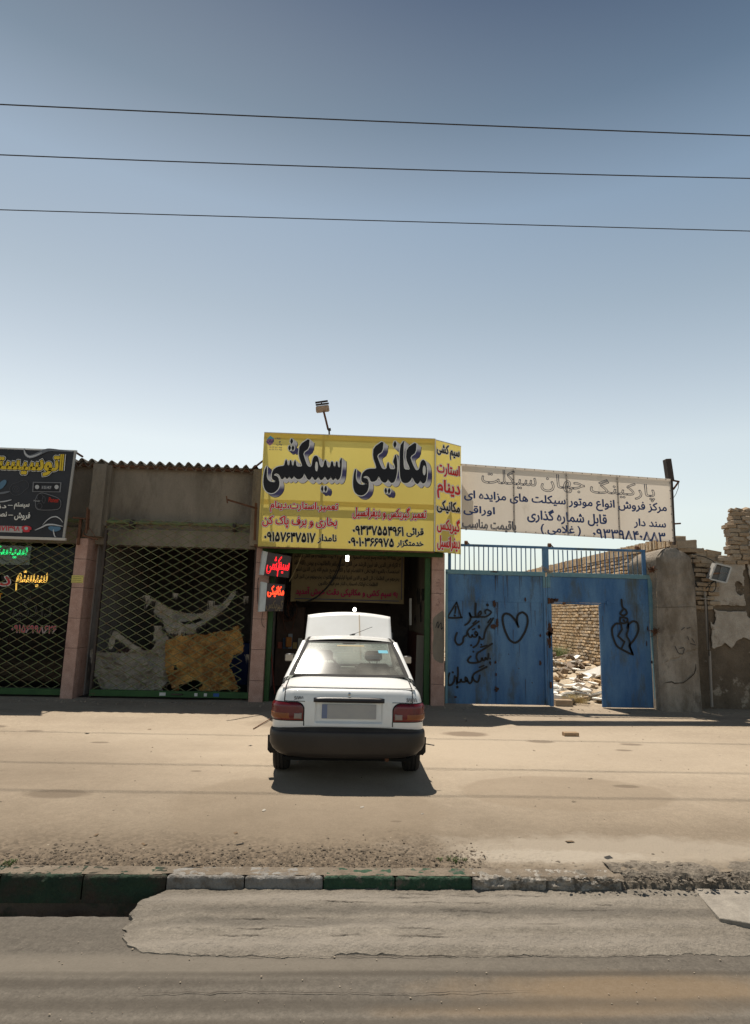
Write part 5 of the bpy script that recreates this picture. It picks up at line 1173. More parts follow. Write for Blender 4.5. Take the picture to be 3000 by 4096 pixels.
mb = MB(); mb.add([(gx1-.088, GY-.03, gz1-.09), (gx1-.01, GY-.03, gz1-.09), (gx1+.05, GY-.03, .03), (gx1-.055, GY-.03, .03)], [(3, 2, 1, 0)]); mb.add([(gx1-.088, GY+.02, gz1-.09), (gx1-.01, GY+.02, gz1-.09), (gx1+.05, GY+.02, .03), (gx1-.055, GY+.02, .03)], [(0, 1, 2, 3)]); mb.add([(gx1-.088, GY-.03, gz1-.09), (gx1-.055, GY-.03, .03), (gx1-.055, GY+.02, .03), (gx1-.088, GY+.02, gz1-.09), (gx1-.01, GY-.03, gz1-.09), (gx1+.05, GY-.03, .03), (gx1+.05, GY+.02, .03), (gx1-.01, GY+.02, gz1-.09)], [(0, 1, 2, 3), (7, 6, 5, 4)])
mb.build('frame_bar', M_['paleblue'], gt)
bx(gx0+.05, zs-.03, gm-.10, zs+.03, GY+.008, GY+.028, 'blue', 'seam_backing'); bx(dx1+.06, zs2-.03, gx1-.09, zs2+.03, GY+.008, GY+.028, 'blue', 'seam_backing')
bx(seam1-.03, gzb, seam1+.02, zs-.03, GY+.012, GY+.028, 'blue', 'seam_backing')
# railing on top, bar by bar
ztL, ztR = U(400, 527)[1], U(900, 546)[1]; rt = (ztL+ztR)/2
bx(gx0+.03, rt-.035, gm+.03, rt+.015, GY-.02, GY+.02); bx(gm+.03, rt-.045, U(1138, 560)[0], rt+.005, GY-.02, GY+.02)
bx(gx0+.05, gz1, gx0+.11, rt-.035, GY-.02, GY+.02, 'blue', 'rail_post'); bx(gm-.10, gz1, gm+.03, rt-.035, GY-.025, GY+.025, 'blue', 'rail_post'); xr = U(1131, 600)[0]; bx(xr-.04, gz1, xr+.04, rt-.045, GY-.02, GY+.02, 'blue', 'rail_post')
bar0 = None
x = gx0+.20
while x < xr-.08:
    if not (gm-.17 < x < gm+.10):
        if bar0 is None: bar0 = MB().box((x-.009, GY-.009, gz1), (x+.009, GY+.009, rt-.036)).build('railing_bar', M_['blue'], gt)
        else: inst(bar0, 'railing_bar', (x, GY, gz1), gt, rot=(random.gauss(0, .003), random.gauss(0, .008), 0), scale=(1, 1, 1 if x < gm else .965))
    x += .099
for xq in (U(262, 510)[0], gm+.06, U(1105, 530)[0]-.03):
    MB().lathe([(0, -.03), (.045, -.03), (.045, .03), (0, .03)], (xq, GY-.0, rt+.04), 'X', 12).build('top_roller', M_['rust'], gt); MB().bar((xq+.03, GY, rt+.05), (xq+.10, GY, rt-.02), .02, .02).build('roller_arm', M_['rust'], gt)
# hinges, rust patches, rag on the middle post
rustp = mat('rust_patch', (.075, .035, .022), (.04, .024, .02), sc=30, rough=.9, grain=.4, gs=120)
def rust_blob(x, y, rx, ry, sd):
    c = U(x, y); mb = MB(); pts = []
    for i in range(26):
        a = 2*math.pi*i/26; k = 1+.55*fbm(math.cos(a)*2+sd, math.sin(a)*2, sd, 1.3)+.3*fbm(math.cos(a)*6, math.sin(a)*6, sd, 1); pts.append((c[0]+rx*k*math.cos(a), c[1]+ry*k*math.sin(a)))
    fill_poly(mb, Plane((0, GY-.0125 if not (U(640, 0)[0] < c[0] < U(690, 0)[0] or 375 < x < 420) else GY-.0295, 0), (1, 0, 0), (0, 0, 1)), pts, [], 0); mb.build('rust_patch', rustp, gt)
for i, q_ in enumerate(((398, 815, .035, .07), (395, 925, .05, .05), (412, 905, .03, .10), (672, 940, .05, .14), (668, 1000, .04, .16), (665, 960, .06, .05), (625, 968, .02, .03), (625, 1105, .02, .05), (680, 800, .07, .05), (410, 1230, .04, .05), (405, 1100, .02, .03), (408, 1160, .015, .03), (552, 793, .02, .04), (1170, 1100, .02, .03), (400, 658, .09, .012), (1150, 935, .015, .05), (1145, 1010, .012, .05), (380, 1110, .015, .02), (700, 795, .05, .03), (210, 1270, .03, .02), (585, 1200, .012, .012), (470, 1060, .01, .01), (520, 1130, .01, .01))): rust_blob(*q_, i*1.7)
for k in range(46):
    x_ = random.choice((random.uniform(gx0+.1, seam1), seam1+.04+random.gauss(0, .02), random.uniform(seam1, gm-.12), gm-.05, random.uniform(dx1+.06, gx1-.12))); z_ = random.choice((zs-.01, gz1-.1, random.uniform(.5, 2.2))); l = random.uniform(.08, .55)
    if dx0-.02 < x_ < dx1+.0 and z_-l < dz1: continue
    mb = MB(); ribbon(mb, Plane((0, GY-.030 if gm-.12 < x_ < gm+.05 else GY-.0125, 0), (1, 0, 0), (0, 0, 1)), [(x_, z_), (x_+.004*random.gauss(0, 1), z_-l*.4), (x_+.006*random.gauss(0, 1), max(.08, z_-l))], [.012*random.uniform(.4, 1), .007, .002], 0); mb.build('rust_run', mat('rust_run', (.055, .055, .06), (.09, .05, .035), sc=20, rough=.8), gt)
for zz in (U(680, 800)[1], U(660, 1210)[1]):
    MB().tube([(dx0-.06, GY-.05, zz-.06), (dx0-.06, GY-.05, zz+.06)], .022, 8).build('hinge', M_['rust'], gt)
MB().box((gm+.30, GY-.035, zs2-.05), (gm+.36, GY-.012, zs2+.0)).build('latch', M_['rust'], gt)
MB().box((dx1+.16, GY-.02, zs2-.03), (dx1+.24, GY-.0125, zs2+.05)).build('patch_plate', M_['blue'], gt)
pp = P(*cg(655, 650), GY-.05); mb = MB()
for k in range(60):
    a = [random.gauss(0, 1) for _ in range(3)]; b = pp+Vector((a[0]*.06, a[1]*.02, -a[0]*.035+a[2]*.018)); mb.add([b, b+Vector((.03*random.random(), -.01, .02)), b+Vector((.02, .01, -.025*random.random()))], [(0, 1, 2)])
mb.build('tied_rag', mat('pale_rag', (.32, .27, .22), rough=1), label='pale rag knotted on the middle post of the blue gate', cat='rag')
def spray_(pts, w, c=None, it=2, closed=False):
    mb = MB(); q = smooth_poly([spl.uv(c(*p)) for p in pts], it, closed); ribbon(mb, spl, q, w, 0, closed); mb.build('graffiti_stroke', M_['spray'], gt)
spl = Plane((0, GY-.0135, 0), (1, 0, 0), (0, 0, 1)); c7 = crop(1760, 2380, 420)
w0 = .039
sp_ = lambda pts, w=w0, it=2, closed=False, c=c7: spray_(pts, w, c, it, closed)
sp_([(262, 115), (115, 350)], w0*.9, 0); sp_([(262, 115), (335, 355)], w0*.9, 0); sp_([(115, 355), (230, 362), (345, 352)], w0, 1)
sp_([(248, 185), (238, 285)], w0*.9, 0); sp_([(230, 322), (234, 324)], w0*1.2, 0)
# خطر
sp_([(745, 155), (748, 158)], w0*1.5, 0)
sp_([(715, 290), (705, 250), (740, 225), (815, 265), (780, 310), (720, 345), (660, 345), (600, 340), (600, 290), (640, 250), (655, 285), (625, 320)], w0*.9)
sp_([(562, 135), (556, 250), (560, 345), (610, 345)], w0*1.2); sp_([(560, 345), (510, 350), (480, 330), (465, 285)], w0); sp_([(465, 285), (490, 345), (475, 400), (440, 445), (395, 472)], w0)
# گرفتگی
sp_([(838, 365), (800, 430), (735, 515), (705, 590), (690, 690), (650, 700), (622, 660)], w0); sp_([(800, 370), (755, 435)], w0*.8, 1)
sp_([(622, 660), (612, 730), (580, 790), (525, 825)], w0); sp_([(612, 490), (614, 510)], w0*1.3, 0)
sp_([(590, 600), (560, 570), (545, 610), (580, 640), (595, 600), (570, 660), (520, 660), (505, 620), (495, 665), (460, 660), (440, 600)], w0*.9)
sp_([(612, 415), (520, 480), (430, 560), (420, 640), (380, 650), (365, 690), (365, 740), (320, 785), (270, 780), (235, 720), (245, 650), (268, 595)], w0); sp_([(570, 405), (520, 450)], w0*.8, 1)
sp_([(510, 545), (545, 530)], w0*.8, 0); sp_([(490, 790), (493, 792)], w0*1.1, 0); sp_([(650, 780), (652, 783)], w0, 0)
# سگ
sp_([(820, 765), (740, 820), (660, 870), (585, 915), (570, 980), (600, 1050)], w0); sp_([(740, 795), (640, 820)], w0*.9, 1)
sp_([(765, 925), (760, 990), (740, 1020), (715, 980), (705, 1030), (675, 1030), (660, 985), (650, 1040), (600, 1060), (540, 1070), (460, 1065), (435, 1035), (450, 1000), (485, 965)], w0); sp_([(525, 890), (527, 893)], w0, 0)
sp_([(790, 1000), (790, 1003)], w0*.9, 0); sp_([(788, 1060), (790, 1066)], w0*1.3, 0)
# نگهبان
sp_([(735, 1130), (640, 1180), (535, 1235), (510, 1290), (540, 1350), (590, 1375), (615, 1330), (625, 1265)], w0); sp_([(690, 1110), (620, 1140)], w0*.8, 1)
sp_([(510, 1290), (500, 1370), (465, 1395), (440, 1360), (425, 1310), (400, 1290), (395, 1340), (430, 1350), (380, 1370), (340, 1365), (330, 1320), (320, 1370), (270, 1380), (260, 1300)], w0); sp_([(280, 1140), (285, 1250), (265, 1400)], w0)
sp_([(232, 1275), (225, 1350), (190, 1410), (140, 1425), (120, 1370), (130, 1290), (150, 1230)], w0); sp_([(200, 1215), (203, 1218)], w0*1.1, 0); sp_([(272, 1445), (273, 1450)], w0*1.4, 0)
# heart and broken heart
sp_([(1235, 500), (1190, 400), (1110, 310), (1030, 285), (985, 330), (985, 420), (1020, 560), (1090, 710), (1180, 760), (1260, 710), (1340, 580), (1385, 430), (1370, 320), (1300, 265), (1230, 300), (1205, 380), (1225, 480)], w0*1.15)
c8 = crop(2100, 2150, 600); sq = lambda pts, w=w0*1.1, it=2, closed=False: spray_(pts, w, c8, it, closed)
sq([(1063, 685), (1070, 770), (1115, 800), (1125, 840), (1085, 865), (1045, 840), (1075, 800)]); sq([(1050, 880), (1125, 885), (1135, 920), (1090, 950), (1045, 935), (1050, 890)], w0, 2); sq([(1088, 912), (1092, 918)], w0*1.3, 0)
sq([(1050, 950), (1000, 945), (955, 1000), (965, 1090), (1010, 1200), (1080, 1240), (1190, 1295), (1165, 1230), (1145, 1190), (1210, 1120), (1255, 1020), (1240, 935), (1190, 918), (1140, 955), (1130, 1000)])
sq([(1060, 960), (1068, 1010), (1025, 1085), (1095, 1150), (1065, 1220)], w0, 0); sq([(1135, 930), (1140, 1010), (1115, 1080), (1155, 1140), (1155, 1200), (1190, 1290)], w0, 1)

# ================================================================ RIGHT OF THE GATE
cr5 = crop(2500, 1780, 500, 1007)
def relief_wall(x0, x1, z0, ztop, Y, m, name, parent, nx, nz, amp=.012, keep=None):
    mb = MB(); mb.grid(lambda u, v: (lambda x: Vector((x, Y-amp*fbm(x, z0+(ztop(x)-z0)*v, 1, 1.6)-amp*.5*fbm(x, z0+(ztop(x)-z0)*v, 4, 9), z0+(ztop(x)-z0)*v)))(x0+(x1-x0)*u), nx, nz, keep=keep)
    return mb.build(name, m, parent, smooth=True)
# concrete pillar
PY = 12.15
pst = thing('gate_pillar', (6.9, PY, 0), 'cracked weathered concrete pillar with a rounded top, right of the blue gate', 'pillar')
plP = Plane((0, PY, 0), (1, 0, 0), (0, 0, 1)); V5 = lambda x, y: plP.uv(cr5(x, y))
xl_t, xl_b = V5(265, 950)[0], V5(300, 2050)[0]; xr_t, xr_b = V5(560, 1000)[0], V5(632, 2050)[0]
prof = [(xl_b, 0), ((xl_b+xl_t)/2-.02, 1.2), (xl_t, 2.55), V5(270, 900), V5(320, 840), V5(360, 822), V5(440, 835), V5(500, 865), V5(540, 905), V5(575, 1060), ((xr_b+V5(580, 1300)[0])/2, 1.3), (xr_b, 0)]
zt = V5(375, 822)[1]
def pill_edge(z):
    L0 = [(q[1], q[0]) for q in prof[:6]]; R0 = [(q[1], q[0]) for q in prof[:5:-1]]
    def it(T, z):
        for (a, xa), (b, xb) in zip(T[:-1], T[1:]):
            if a <= z <= b: return xa+(xb-xa)*(z-a)/(b-a)
        return T[-1][1] if z > T[-1][0] else T[0][1]
    return it(L0, z), it(R0, z)
ML = mat('light_concrete', (.33, .285, .235), (.17, .138, .105), sc=1.8, rough=.95, bump=.9, bs=30, grain=.18, gs=60, c3=(.10, .08, .062), s3=1.3, t3=(.52, .62), stretch=(1, 1, .4), thr=(.40, .60))
MP = mat('pale_old_plaster', (.43, .38, .32), (.32, .275, .225), sc=3.5, rough=.95, bump=1, bs=24, grain=.2, gs=55, c3=(.20, .16, .12), s3=2.6, t3=(.56, .64))
def pf(u, v):
    z = zt*v; a, b = pill_edge(z); x = a+(b-a)*u
    ch = .10*max(0, (.12-u)/.12)**1.2 if u < .12 else (.06*max(0, (u-.93)/.07)**1.5)
    y = PY+ch-.014*fbm(x, z, 2, 2.2)-.007*fbm(x, z, 6, 12)
    if z > V5(300, 900)[1]-.05: y += .12*((z-(V5(300, 900)[1]-.05))/.3)**1.5
    dz = z-(1.02+.35*(u-.3)+.06*fbm(x, 0, 3, 5)); 
    if abs(dz) < .02 and u > .1: y += .022
    if dz < -.02: y += .012
    return Vector((x, y, z))
mb = MB(); mb.grid(pf, 44, 200); mb.build('front_face', ML, pst, smooth=True)
mb = MB()
def side(s_, m):
    mb = MB(); mb.grid(lambda u, v: (lambda z: Vector((pill_edge(z)[s_]-((.30*u*min(1, max(0, z-2.55)*4)) if s_ == 0 else -.02*u)+.008*fbm(u, z, 3, 4), PY+.10+.6*u, z*(1-.03*u) if s_ == 0 else z)))(zt*v), 10, 60); return mb.build('side_face', m, pst, smooth=True)
side(0, mat('exposed_aggregate', (.33, .28, .22), (.24, .20, .16), sc=8, rough=1, bump=1, bs=60, grain=.4, gs=50)); side(1, ML)
mb = MB(); top = [Vector((q[0], PY+.10, q[1]-.015)) for q in prof[3:10]]; bk2 = [Vector((p.x+(-.1 if i < 2 else 0), PY+.7, p.z-.04)) for i, p in enumerate(top)]; mb.add(top+bk2, [(i, i+1, len(top)+i+1, len(top)+i) for i in range(len(top)-1)]); mb.build('cap', ML, pst, smooth=True)
plP.o = Vector((0, PY-.016, 0)); mb = MB()
for pts in (((505, 1545), (515, 1570)), ((530, 1600), (570, 1612)), ((540, 1560), (560, 1590)), ((405, 1625), (430, 1680), (470, 1685), (480, 1630), (440, 1640)), ((455, 1490), (480, 1470)), ((500, 1478), (525, 1470))):
    ribbon(mb, plP, smooth_poly([V5(*p) for p in pts], 1, False), .018, 0)
mb.build('faded_scribble', mat('faded_black', (.07, .06, .055), rough=.8, grain=.4), pst)
mb = MB(); ribbon(mb, plP, [V5(*p) for p in ((310, 1920), (345, 1912), (380, 1908), (400, 1920), (440, 1918), (470, 1916), (500, 1895), (530, 1870), (560, 1840), (572, 1800), (570, 1765))], [.004, .016, .022, .02, .012, .018, .014, .02, .016, .022, .006], -.003); ribbon(mb, plP, [V5(*p) for p in ((240, 1305), (330, 1308), (420, 1306), (520, 1303), (600, 1306))], .007, 0); mb.build('crack', ck, pst)
# gate lock lump of rust and wire
for (x, y, s_) in ((250, 1500, .07), (215, 1005, .05)):
    pp = P(*cr5(x, y), 12.28); mb = MB()
    for k in range(70):
        a = Vector([random.gauss(0, 1) for _ in range(3)])*s_*.7; mb.tube([pp+a, pp+a*.3+Vector([random.gauss(0, .02) for _ in range(3)])], .007, 4, False)
    mb.build('rusty_wire_knot', M_['rust'], gt)
# mud brick shapes
brk = mat('mud_brick', (.36, .27, .18), (.29, .21, .14), sc=9, rough=1, bump=.8, bs=50, grain=.22, gs=60, world=False); brk2 = mat('pale_mud_brick', (.40, .32, .235), (.31, .24, .17), sc=7, rough=1, bump=.8, bs=50, grain=.2, gs=60, world=False)
yb1 = mat('yellow_brick', (.60, .45, .29), (.50, .36, .22), sc=9, rough=.95, bump=.6, bs=60, grain=.18, gs=70, world=False); yb2 = mat('ochre_brick', (.54, .385, .225), (.45, .32, .19), sc=9, rough=.95, bump=.6, bs=60, grain=.18, gs=70, world=False); yb3 = mat('pale_brick', (.64, .52, .37), (.54, .42, .29), sc=9, rough=.95, bump=.6, bs=60, grain=.18, gs=70, world=False)
def brick_mesh(lx, ly, lz, m, sd, amp=.006):
    r2 = random.Random(sd); bm = bmesh.new(); bmesh.ops.create_cube(bm, size=1); bmesh.ops.scale(bm, verts=bm.verts, vec=(lx, ly, lz)); bmesh.ops.bevel(bm, geom=bm.edges[:], offset=.009, segments=1, affect='EDGES')
    for v in bm.verts: v.co += Vector([r2.uniform(-amp, amp) for _ in range(3)])
    me = bpy.data.meshes.new('brick'); bm.to_mesh(me); bm.free(); me.materials.append(m); return me
# right wall: plaster over mud brick
WYR = 12.62
wr = thing('mud_brick_wall', (8.6, WYR, 0), 'patchily plastered mud brick wall with a ruined stub on top at the far right', 'wall')
plR = Plane((0, WYR, 0), (1, 0, 0), (0, 0, 1)); VR = lambda x, y: plR.uv(cr5(x, y))
wx0 = xr_t-.1; ztw = VR(750, 912)[1]
prr = mat('patchy_plaster', (.40, .34, .275), (.31, .26, .205), sc=1.5, rough=.95, bump=.7, bs=30, grain=.12, c3=(.15, .115, .08), s3=.9, t3=(.50, .56), stretch=(1, 1, 1))
# dark lower zone: shape of the lost plaster is a real step in the wall
low = [VR(*q) for q in ((680, 1615), (720, 1640), (770, 1620), (800, 1590), (860, 1640), (900, 1580), (960, 1550), (1010, 1570))]
def zlow(x):
    pts = sorted(low)
    for (a, za), (b, zb) in zip(pts[:-1], pts[1:]):
        if a <= x <= b: return za+(zb-za)*(x-a)/(b-a)+.03*fbm(x, 0, 2, 9)
    return (pts[0][1] if x < pts[0][0] else pts[-1][1])+.12*fbm(x, 0, 2, 1.4)+.03*fbm(x, 0, 2, 9)
strip_x = VR(690, 1400)[0]
darkm = mat('bare_mud_render', (.165, .128, .092), (.10, .077, .055), sc=2.2, rough=1, bump=1, bs=26, grain=.2, gs=50, c3=(.30, .25, .195), s3=2.4, t3=(.58, .64))
relief_wall(wx0, 14, 0, lambda x: ztw-.05, WYR+.05, darkm, 'mud_render', wr, 200, 90, .02)
relief_wall(wx0, 14, 0, lambda x: ztw-.05, WYR+.45, darkm, 'back_render', wr, 20, 8, .02)
mb = MB(); mb.add([(wx0, WYR+.05, ztw-.06), (14, WYR+.05, ztw-.06), (14, WYR+.45, ztw-.06), (wx0, WYR+.45, ztw-.06)], [(0, 1, 2, 3)]).build('wall_top', darkm, wr)
def kp(u, v):
    x = strip_x-.15+(14-strip_x+.15)*u; z = ztw*v; n_ = .45*fbm(x, z, 5, 3.2)+.4*fbm(x, z, 7, 9)
    if x < strip_x+.05*fbm(0, z, 1, 3): return False
    if z < zlow(x): return False
    p_ = cr5; s_ = (x-VR(800, 1300)[0])
    # bare patches: under the lamp, at the upper right
    for (cx, cy, rx, rz) in ((920, 1150, .10, .17), (990, 1170, .09, .55), (850, 1315, .46, .065), (700, 1370, .09, .20), (1320, 1500, .22, .25)):
        c = VR(cx, cy)
        if ((x-c[0])/rx)**2+((z-c[1])/rz)**2 < 1+n_*1.0: return False
    return True
mb = MB(); mb.grid(lambda u, v: (lambda x, z: Vector((x, WYR+.012-.008*fbm(x, z, 3, 2.5)-.005*fbm(x, z, 6, 12), z)))(strip_x-.15+(14-strip_x+.15)*u, ztw*v), 520, 300, keep=kp)
used = sorted({i for f in mb.f for i in f}); ren = {a: b for b, a in enumerate(used)}; mb.v = [mb.v[i] for i in used]; mb.f = [tuple(ren[i] for i in f) for f in mb.f]
mb.build('plaster_coat', MP, wr, smooth=True, solid=.03)
# exposed bricks between pillar and plaster, and coping
bms = [brick_mesh(.24, .14, .075, brk, i) for i in range(3)]+[brick_mesh(.24, .14, .075, brk2, i+9) for i in range(2)]
xa, xb_ = VR(560, 1100)[0], VR(700, 1100)[0]
z = VR(650, 1310)[1]; r_ = 0
while z < ztw+.02:
    x = xa+.12*(r_ % 2)
    while x < xb_+.1+.25*(z > ztw-.12)*8:
        if random.random() < .9 and not (z < 2.2 and x > xa+.45): inst(random.choice(bms), 'brick', (x+random.gauss(0, .012), WYR+.02+random.gauss(0, .012), z), wr, rot=(random.gauss(0, .03), random.gauss(0, .025), random.gauss(0, .06)))
        x += .265
    z += .098; r_ += 1
# stepped loose bricks on top next to the sign post
for (x, y, w_, h_) in ((415, 765, .26, .10), (470, 808, .5, .16), (510, 850, .6, .09), (600, 875, .30, .10), (680, 880, .40, .13), (620, 925, .5, .10), (590, 965, .25, .09), (850, 925, .9, .08), (560, 900, .35, .08)):
    c = P(*cr5(x, y), WYR+.12); inst(brick_mesh(w_*.9, .28, h_, random.choice((brk, brk2)), x, .018), 'brick', c, wr, rot=(random.gauss(0, .04), random.gauss(0, .05), random.gauss(0, .15)))
# the ruined stub: jagged courses
sx0, sx1 = VR(820, 750)[0], VR(1150, 750)[0]; z = ztw+.02; top_z = VR(920, 560)[1]; r_ = 0
brk_w = mat('mud_mortar', (.33, .255, .175), (.27, .20, .135), sc=8, rough=1, bump=1, bs=40, grain=.25); stub_back = MB(); stub_back.box((sx0+.30, WYR-.015, ztw-.1), (sx1+.6, WYR+.50, top_z-.12)); stub_back.build('mortar_core', brk_w, wr)
while z < top_z:
    off_ = {0: 0}.get(r_, 0)+random.uniform(-.05, .06)+(.10 if z > top_z-.25 else 0)-( .06 if .55 < (z-ztw)/(top_z-ztw) < .8 else 0)
    x = sx0+off_+.10
    while x < sx1+.5:
        lx = random.uniform(.16, .27); edge = x > VR(945, 700)[0]+.06*math.sin(z*5)
        inst(random.choice(bms), 'brick', (x+lx/2-.06, WYR+.06+(.05 if edge else 0)+random.gauss(0, .014), z+.035), wr, rot=(random.gauss(0, .04), random.gauss(0, .04), random.gauss(0, .07)), scale=(lx/.25, 1.6, random.uniform(1.0, 1.28)))
        x += lx+.012
    z += .093; r_ += 1
for k in range(14):
    inst(random.choice(bms), 'brick', (sx0+.25+k*.09+random.uniform(-.04, .04), WYR+.12+random.gauss(0, .06), top_z+.03+.06*random.random()+(.05 if 2 < k < 7 else 0)), wr, rot=tuple(random.uniform(-.5, .5) for _ in range(3)), scale=(.7, 1.2, .8))
mb = MB(); e0 = VR(945, 700)[0]+.04
mb.grid(lambda u, v: Vector((e0+.02*math.sin(v*9)+(1.6)*u, WYR-.035-.012*fbm(e0+u*2, v*2, 3, 3), ztw-.1+(top_z-.05-ztw+.1)*v)), 40, 40, keep=lambda u, v: u > .06+.10*fbm(v*3, 0, 2, 2) and v < .93+.05*fbm(u*5, 0, 3, 2)); mb.build('plaster_coat', MP, wr, smooth=True, solid=.015)
# conduit, floodlight box and wires on the wall
cond = thing('conduit_pipe', (VR(640, 1300)[0], WYR-.05, 0), 'thin grey conduit pipe with a black cable running down the right wall', 'pipe')
MB().tube([P(*cr5(x, y), Y) for x, y, Y in ((640, 1180, 12.52), (650, 1300, 12.53), (660, 1500, 12.54), (672, 1650, 12.54))], .022, 8).build('pipe', mat('grey_pipe', (.27, .24, .21)), cond, smooth=True)
MB().tube([P(*cr5(x, y), Y) for x, y, Y in ((680, 1660, 12.54), (690, 1900, 12.55), (700, 2110, 12.55))], .028, 8).build('pipe', MATS['grey_pipe'], cond, smooth=True)
MB().tube(smooth3([P(*cr5(x, y), 12.50) for x, y in ((660, 1220), (668, 1400), (672, 1600), (680, 1700))], 1), .008, 5).build('cable', M_['cable'], cond)
MB().bar(P(*cr5(605, 1238), 12.5), P(*cr5(680, 1240), 12.5), .03, .02).build('clamp', MATS['grey_pipe'], cond)
for k, pts in enumerate((((545, 880), (600, 890), (680, 915), (720, 945)), ((730, 1090), (735, 1150), (710, 1190), (670, 1180), (690, 1120), (725, 1095)), ((650, 1160), (690, 1110), (730, 1090)), ((545, 900), (550, 1000), (560, 1100), (590, 1150)))):
    MB().tube(smooth3([P(*cr5(*p), 12.36+.02*k) for p in pts], 2), .009, 5).build('lamp_cable', M_['cable'], cond)
wl_ = thing('wall_floodlight', P(*cr5(770, 1040), 12.3), 'tilted grey floodlight box fixed on the right wall', 'floodlight')
A, B, C_, E_ = [P(*cr5(*p), Y) for p, Y in (((735, 955), 12.30), ((855, 985), 12.22), ((815, 1110), 12.22), ((685, 1080), 12.30))]
bk = Vector((.02, .18, .03)); mb = MB(); mb.add([A, B, C_, E_, A+bk, B+bk, C_+bk, E_+bk], [(4, 5, 6, 7), (0, 1, 5, 4), (1, 2, 6, 5), (2, 3, 7, 6), (3, 0, 4, 7)]); mb.build('casing', mat('grey_alu', (.45, .43, .40), metal=.4, rough=.5), wl_)
for a, b in ((A, B), (B, C_), (C_, E_), (E_, A)): MB().bar(a, b, .022, .03).build('rim', MATS['grey_alu'], wl_)
MB().add([A+bk*.3, B+bk*.3, C_+bk*.3, E_+bk*.3], [(0, 3, 2, 1)]).build('reflector', mat('dark_reflector', (.14, .12, .10), rough=.3), wl_)
i_ = (A+C_)/2; MB().tube([A*.35+E_*.65+bk*.15, i_+bk*.2, B*.6+C_*.4+bk*.15], .018, 6).build('lamp_tube', mat('brown_tube', (.2, .12, .08)), wl_)
MB().add([A*.6+B*.4+bk*.05, B+bk*.05, C_+bk*.05, C_*.5+E_*.5+bk*.05], [(0, 3, 2, 1)]).build('glass', glass_mat('lamp_glass', (.7, .7, .7), .12), wl_)

# ================================================================ THE YARD BEHIND THE GATE
yw = thing('yard_brick_wall', (7.25, 18, 0), 'long sunlit yellow brick wall receding behind the blue gate', 'wall')
XW = 7.22; ymesh = [brick_mesh(.13, .240, .064, m, 40+i, .007) for i, m in enumerate((yb1, yb2, yb3, yb1, brk2))]
cand = []
for r_ in range(36):
    z = .03+r_*.0945
    y = 12.9+.13*(r_ % 2)
    while y < 33:
        cand.append((y, z)); y += .255
def vis(y, z):
    v = CR.transposed() @ (Vector((XW, y, z))-Vector((0, 0, CAM_H))); px = (1500+FPX*v.x/-v.z, 2048-FPX*v.y/-v.z)
    xw = XW/y*GY; zw = CAM_H+(z-CAM_H)*GY/y
    if dx0-.1 < xw < dx1+.1 and zw < dz1+.1: return 0
    if gm < xw < gx1+.3 and zw > gz1-.1: return 1
    return 2
cand2 = sorted(cand, key=lambda q: (vis(*q) > 1, q[0])); front = set(cand2[:300])
far = MB(); bxv = lambda y, z: None
for (y, z) in cand:
    jx = random.gauss(0, .007)-.010*(random.random() < .1); jz = random.gauss(0, .004)
    if (y, z) in front:
        inst(random.choice(ymesh), 'brick', (XW+.065+jx, y+.12, z+.04+jz), yw, rot=(random.gauss(0, .02), .13+random.gauss(0, .03), random.gauss(0, .02)))
    else: far.box((XW+jx, y+.004, z+.004+jz), (XW+.10, y+.240, z+.068+jz), mi=random.randrange(3))
far.build('far_bricks', [yb1, yb2, yb3], yw, kind='stuff')
MB().box((XW+.045, 12.8, 0), (XW+.28, 33.2, 3.39)).build('mortar_core', mat('earth_mortar', (.34, .26, .17), (.27, .20, .13), sc=6, rough=1, grain=.25, bump=.6, bs=60), yw)
sold = MB()
y = 12.9
while y < 33:
    h = 3.43; a = random.gauss(0, .01)
    sold.box((XW-.02+a, y, h), (XW+.24, y+.066, h+.21+random.gauss(0, .008)), rot=Matrix.Rotation(random.gauss(0, .05), 3, 'X'), mi=random.randrange(3)); y += .078
sold.build('coping_bricks', [yb1, yb2, yb3], yw, kind='stuff')
# rubble mound
def mound(x, y):
    t = max(0, min(1, (y-13.2)/5.0)); return .05+.62*t*(.75+.25*fbm(x, y, 0, .8))+.10*abs(fbm(x, y, 3, 1.9))*min(1, (y-12.9)*2)
mb = MB(); mb.grid(lambda u, v: Vector((x := 3.2+4.0*u, y := 12.9+12*v, mound(x, y)-.04)), 60, 120); mb.build('rubble_mound', mat('yard_earth', (.40, .31, .21), (.52, .45, .35), sc=3.5, rough=1, bump=1, bs=20, grain=.3, gs=40, c3=(.24, .18, .12), s3=2.4, t3=(.54, .62)), smooth=True, kind='structure')
sheet_w = mat('white_plaster_sheet', (.80, .77, .71), (.72, .68, .61), sc=4, rough=.9, grain=.06); sheet_g = mat('brown_grey_sheet', (.26, .20, .155), (.20, .16, .12), sc=4, rough=.9, grain=.1)
def slab(c, w, h, t, rot, m, lab, cat, group=None, name='broken_sheet'):
    n = random.randint(5, 7); ring = []
    for i in range(n):
        a = 2*math.pi*(i+random.uniform(-.25, .25))/n; ring.append((w/2*math.cos(a)*random.uniform(.75, 1.15), h/2*math.sin(a)*random.uniform(.75, 1.15)))
    vs = [Vector((x, y, s_*t/2)) for s_ in (1, -1) for x, y in ring]; Rm = rot
    mb = MB(); mb.add([c+Rm @ v for v in vs], [tuple(range(n)), tuple(range(2*n-1, n-1, -1))]+[(i, i+n, (i+1) % n+n, (i+1) % n) for i in range(n)])
    return mb.build(name, m, label=lab, cat=cat, group=group)
from mathutils import Euler
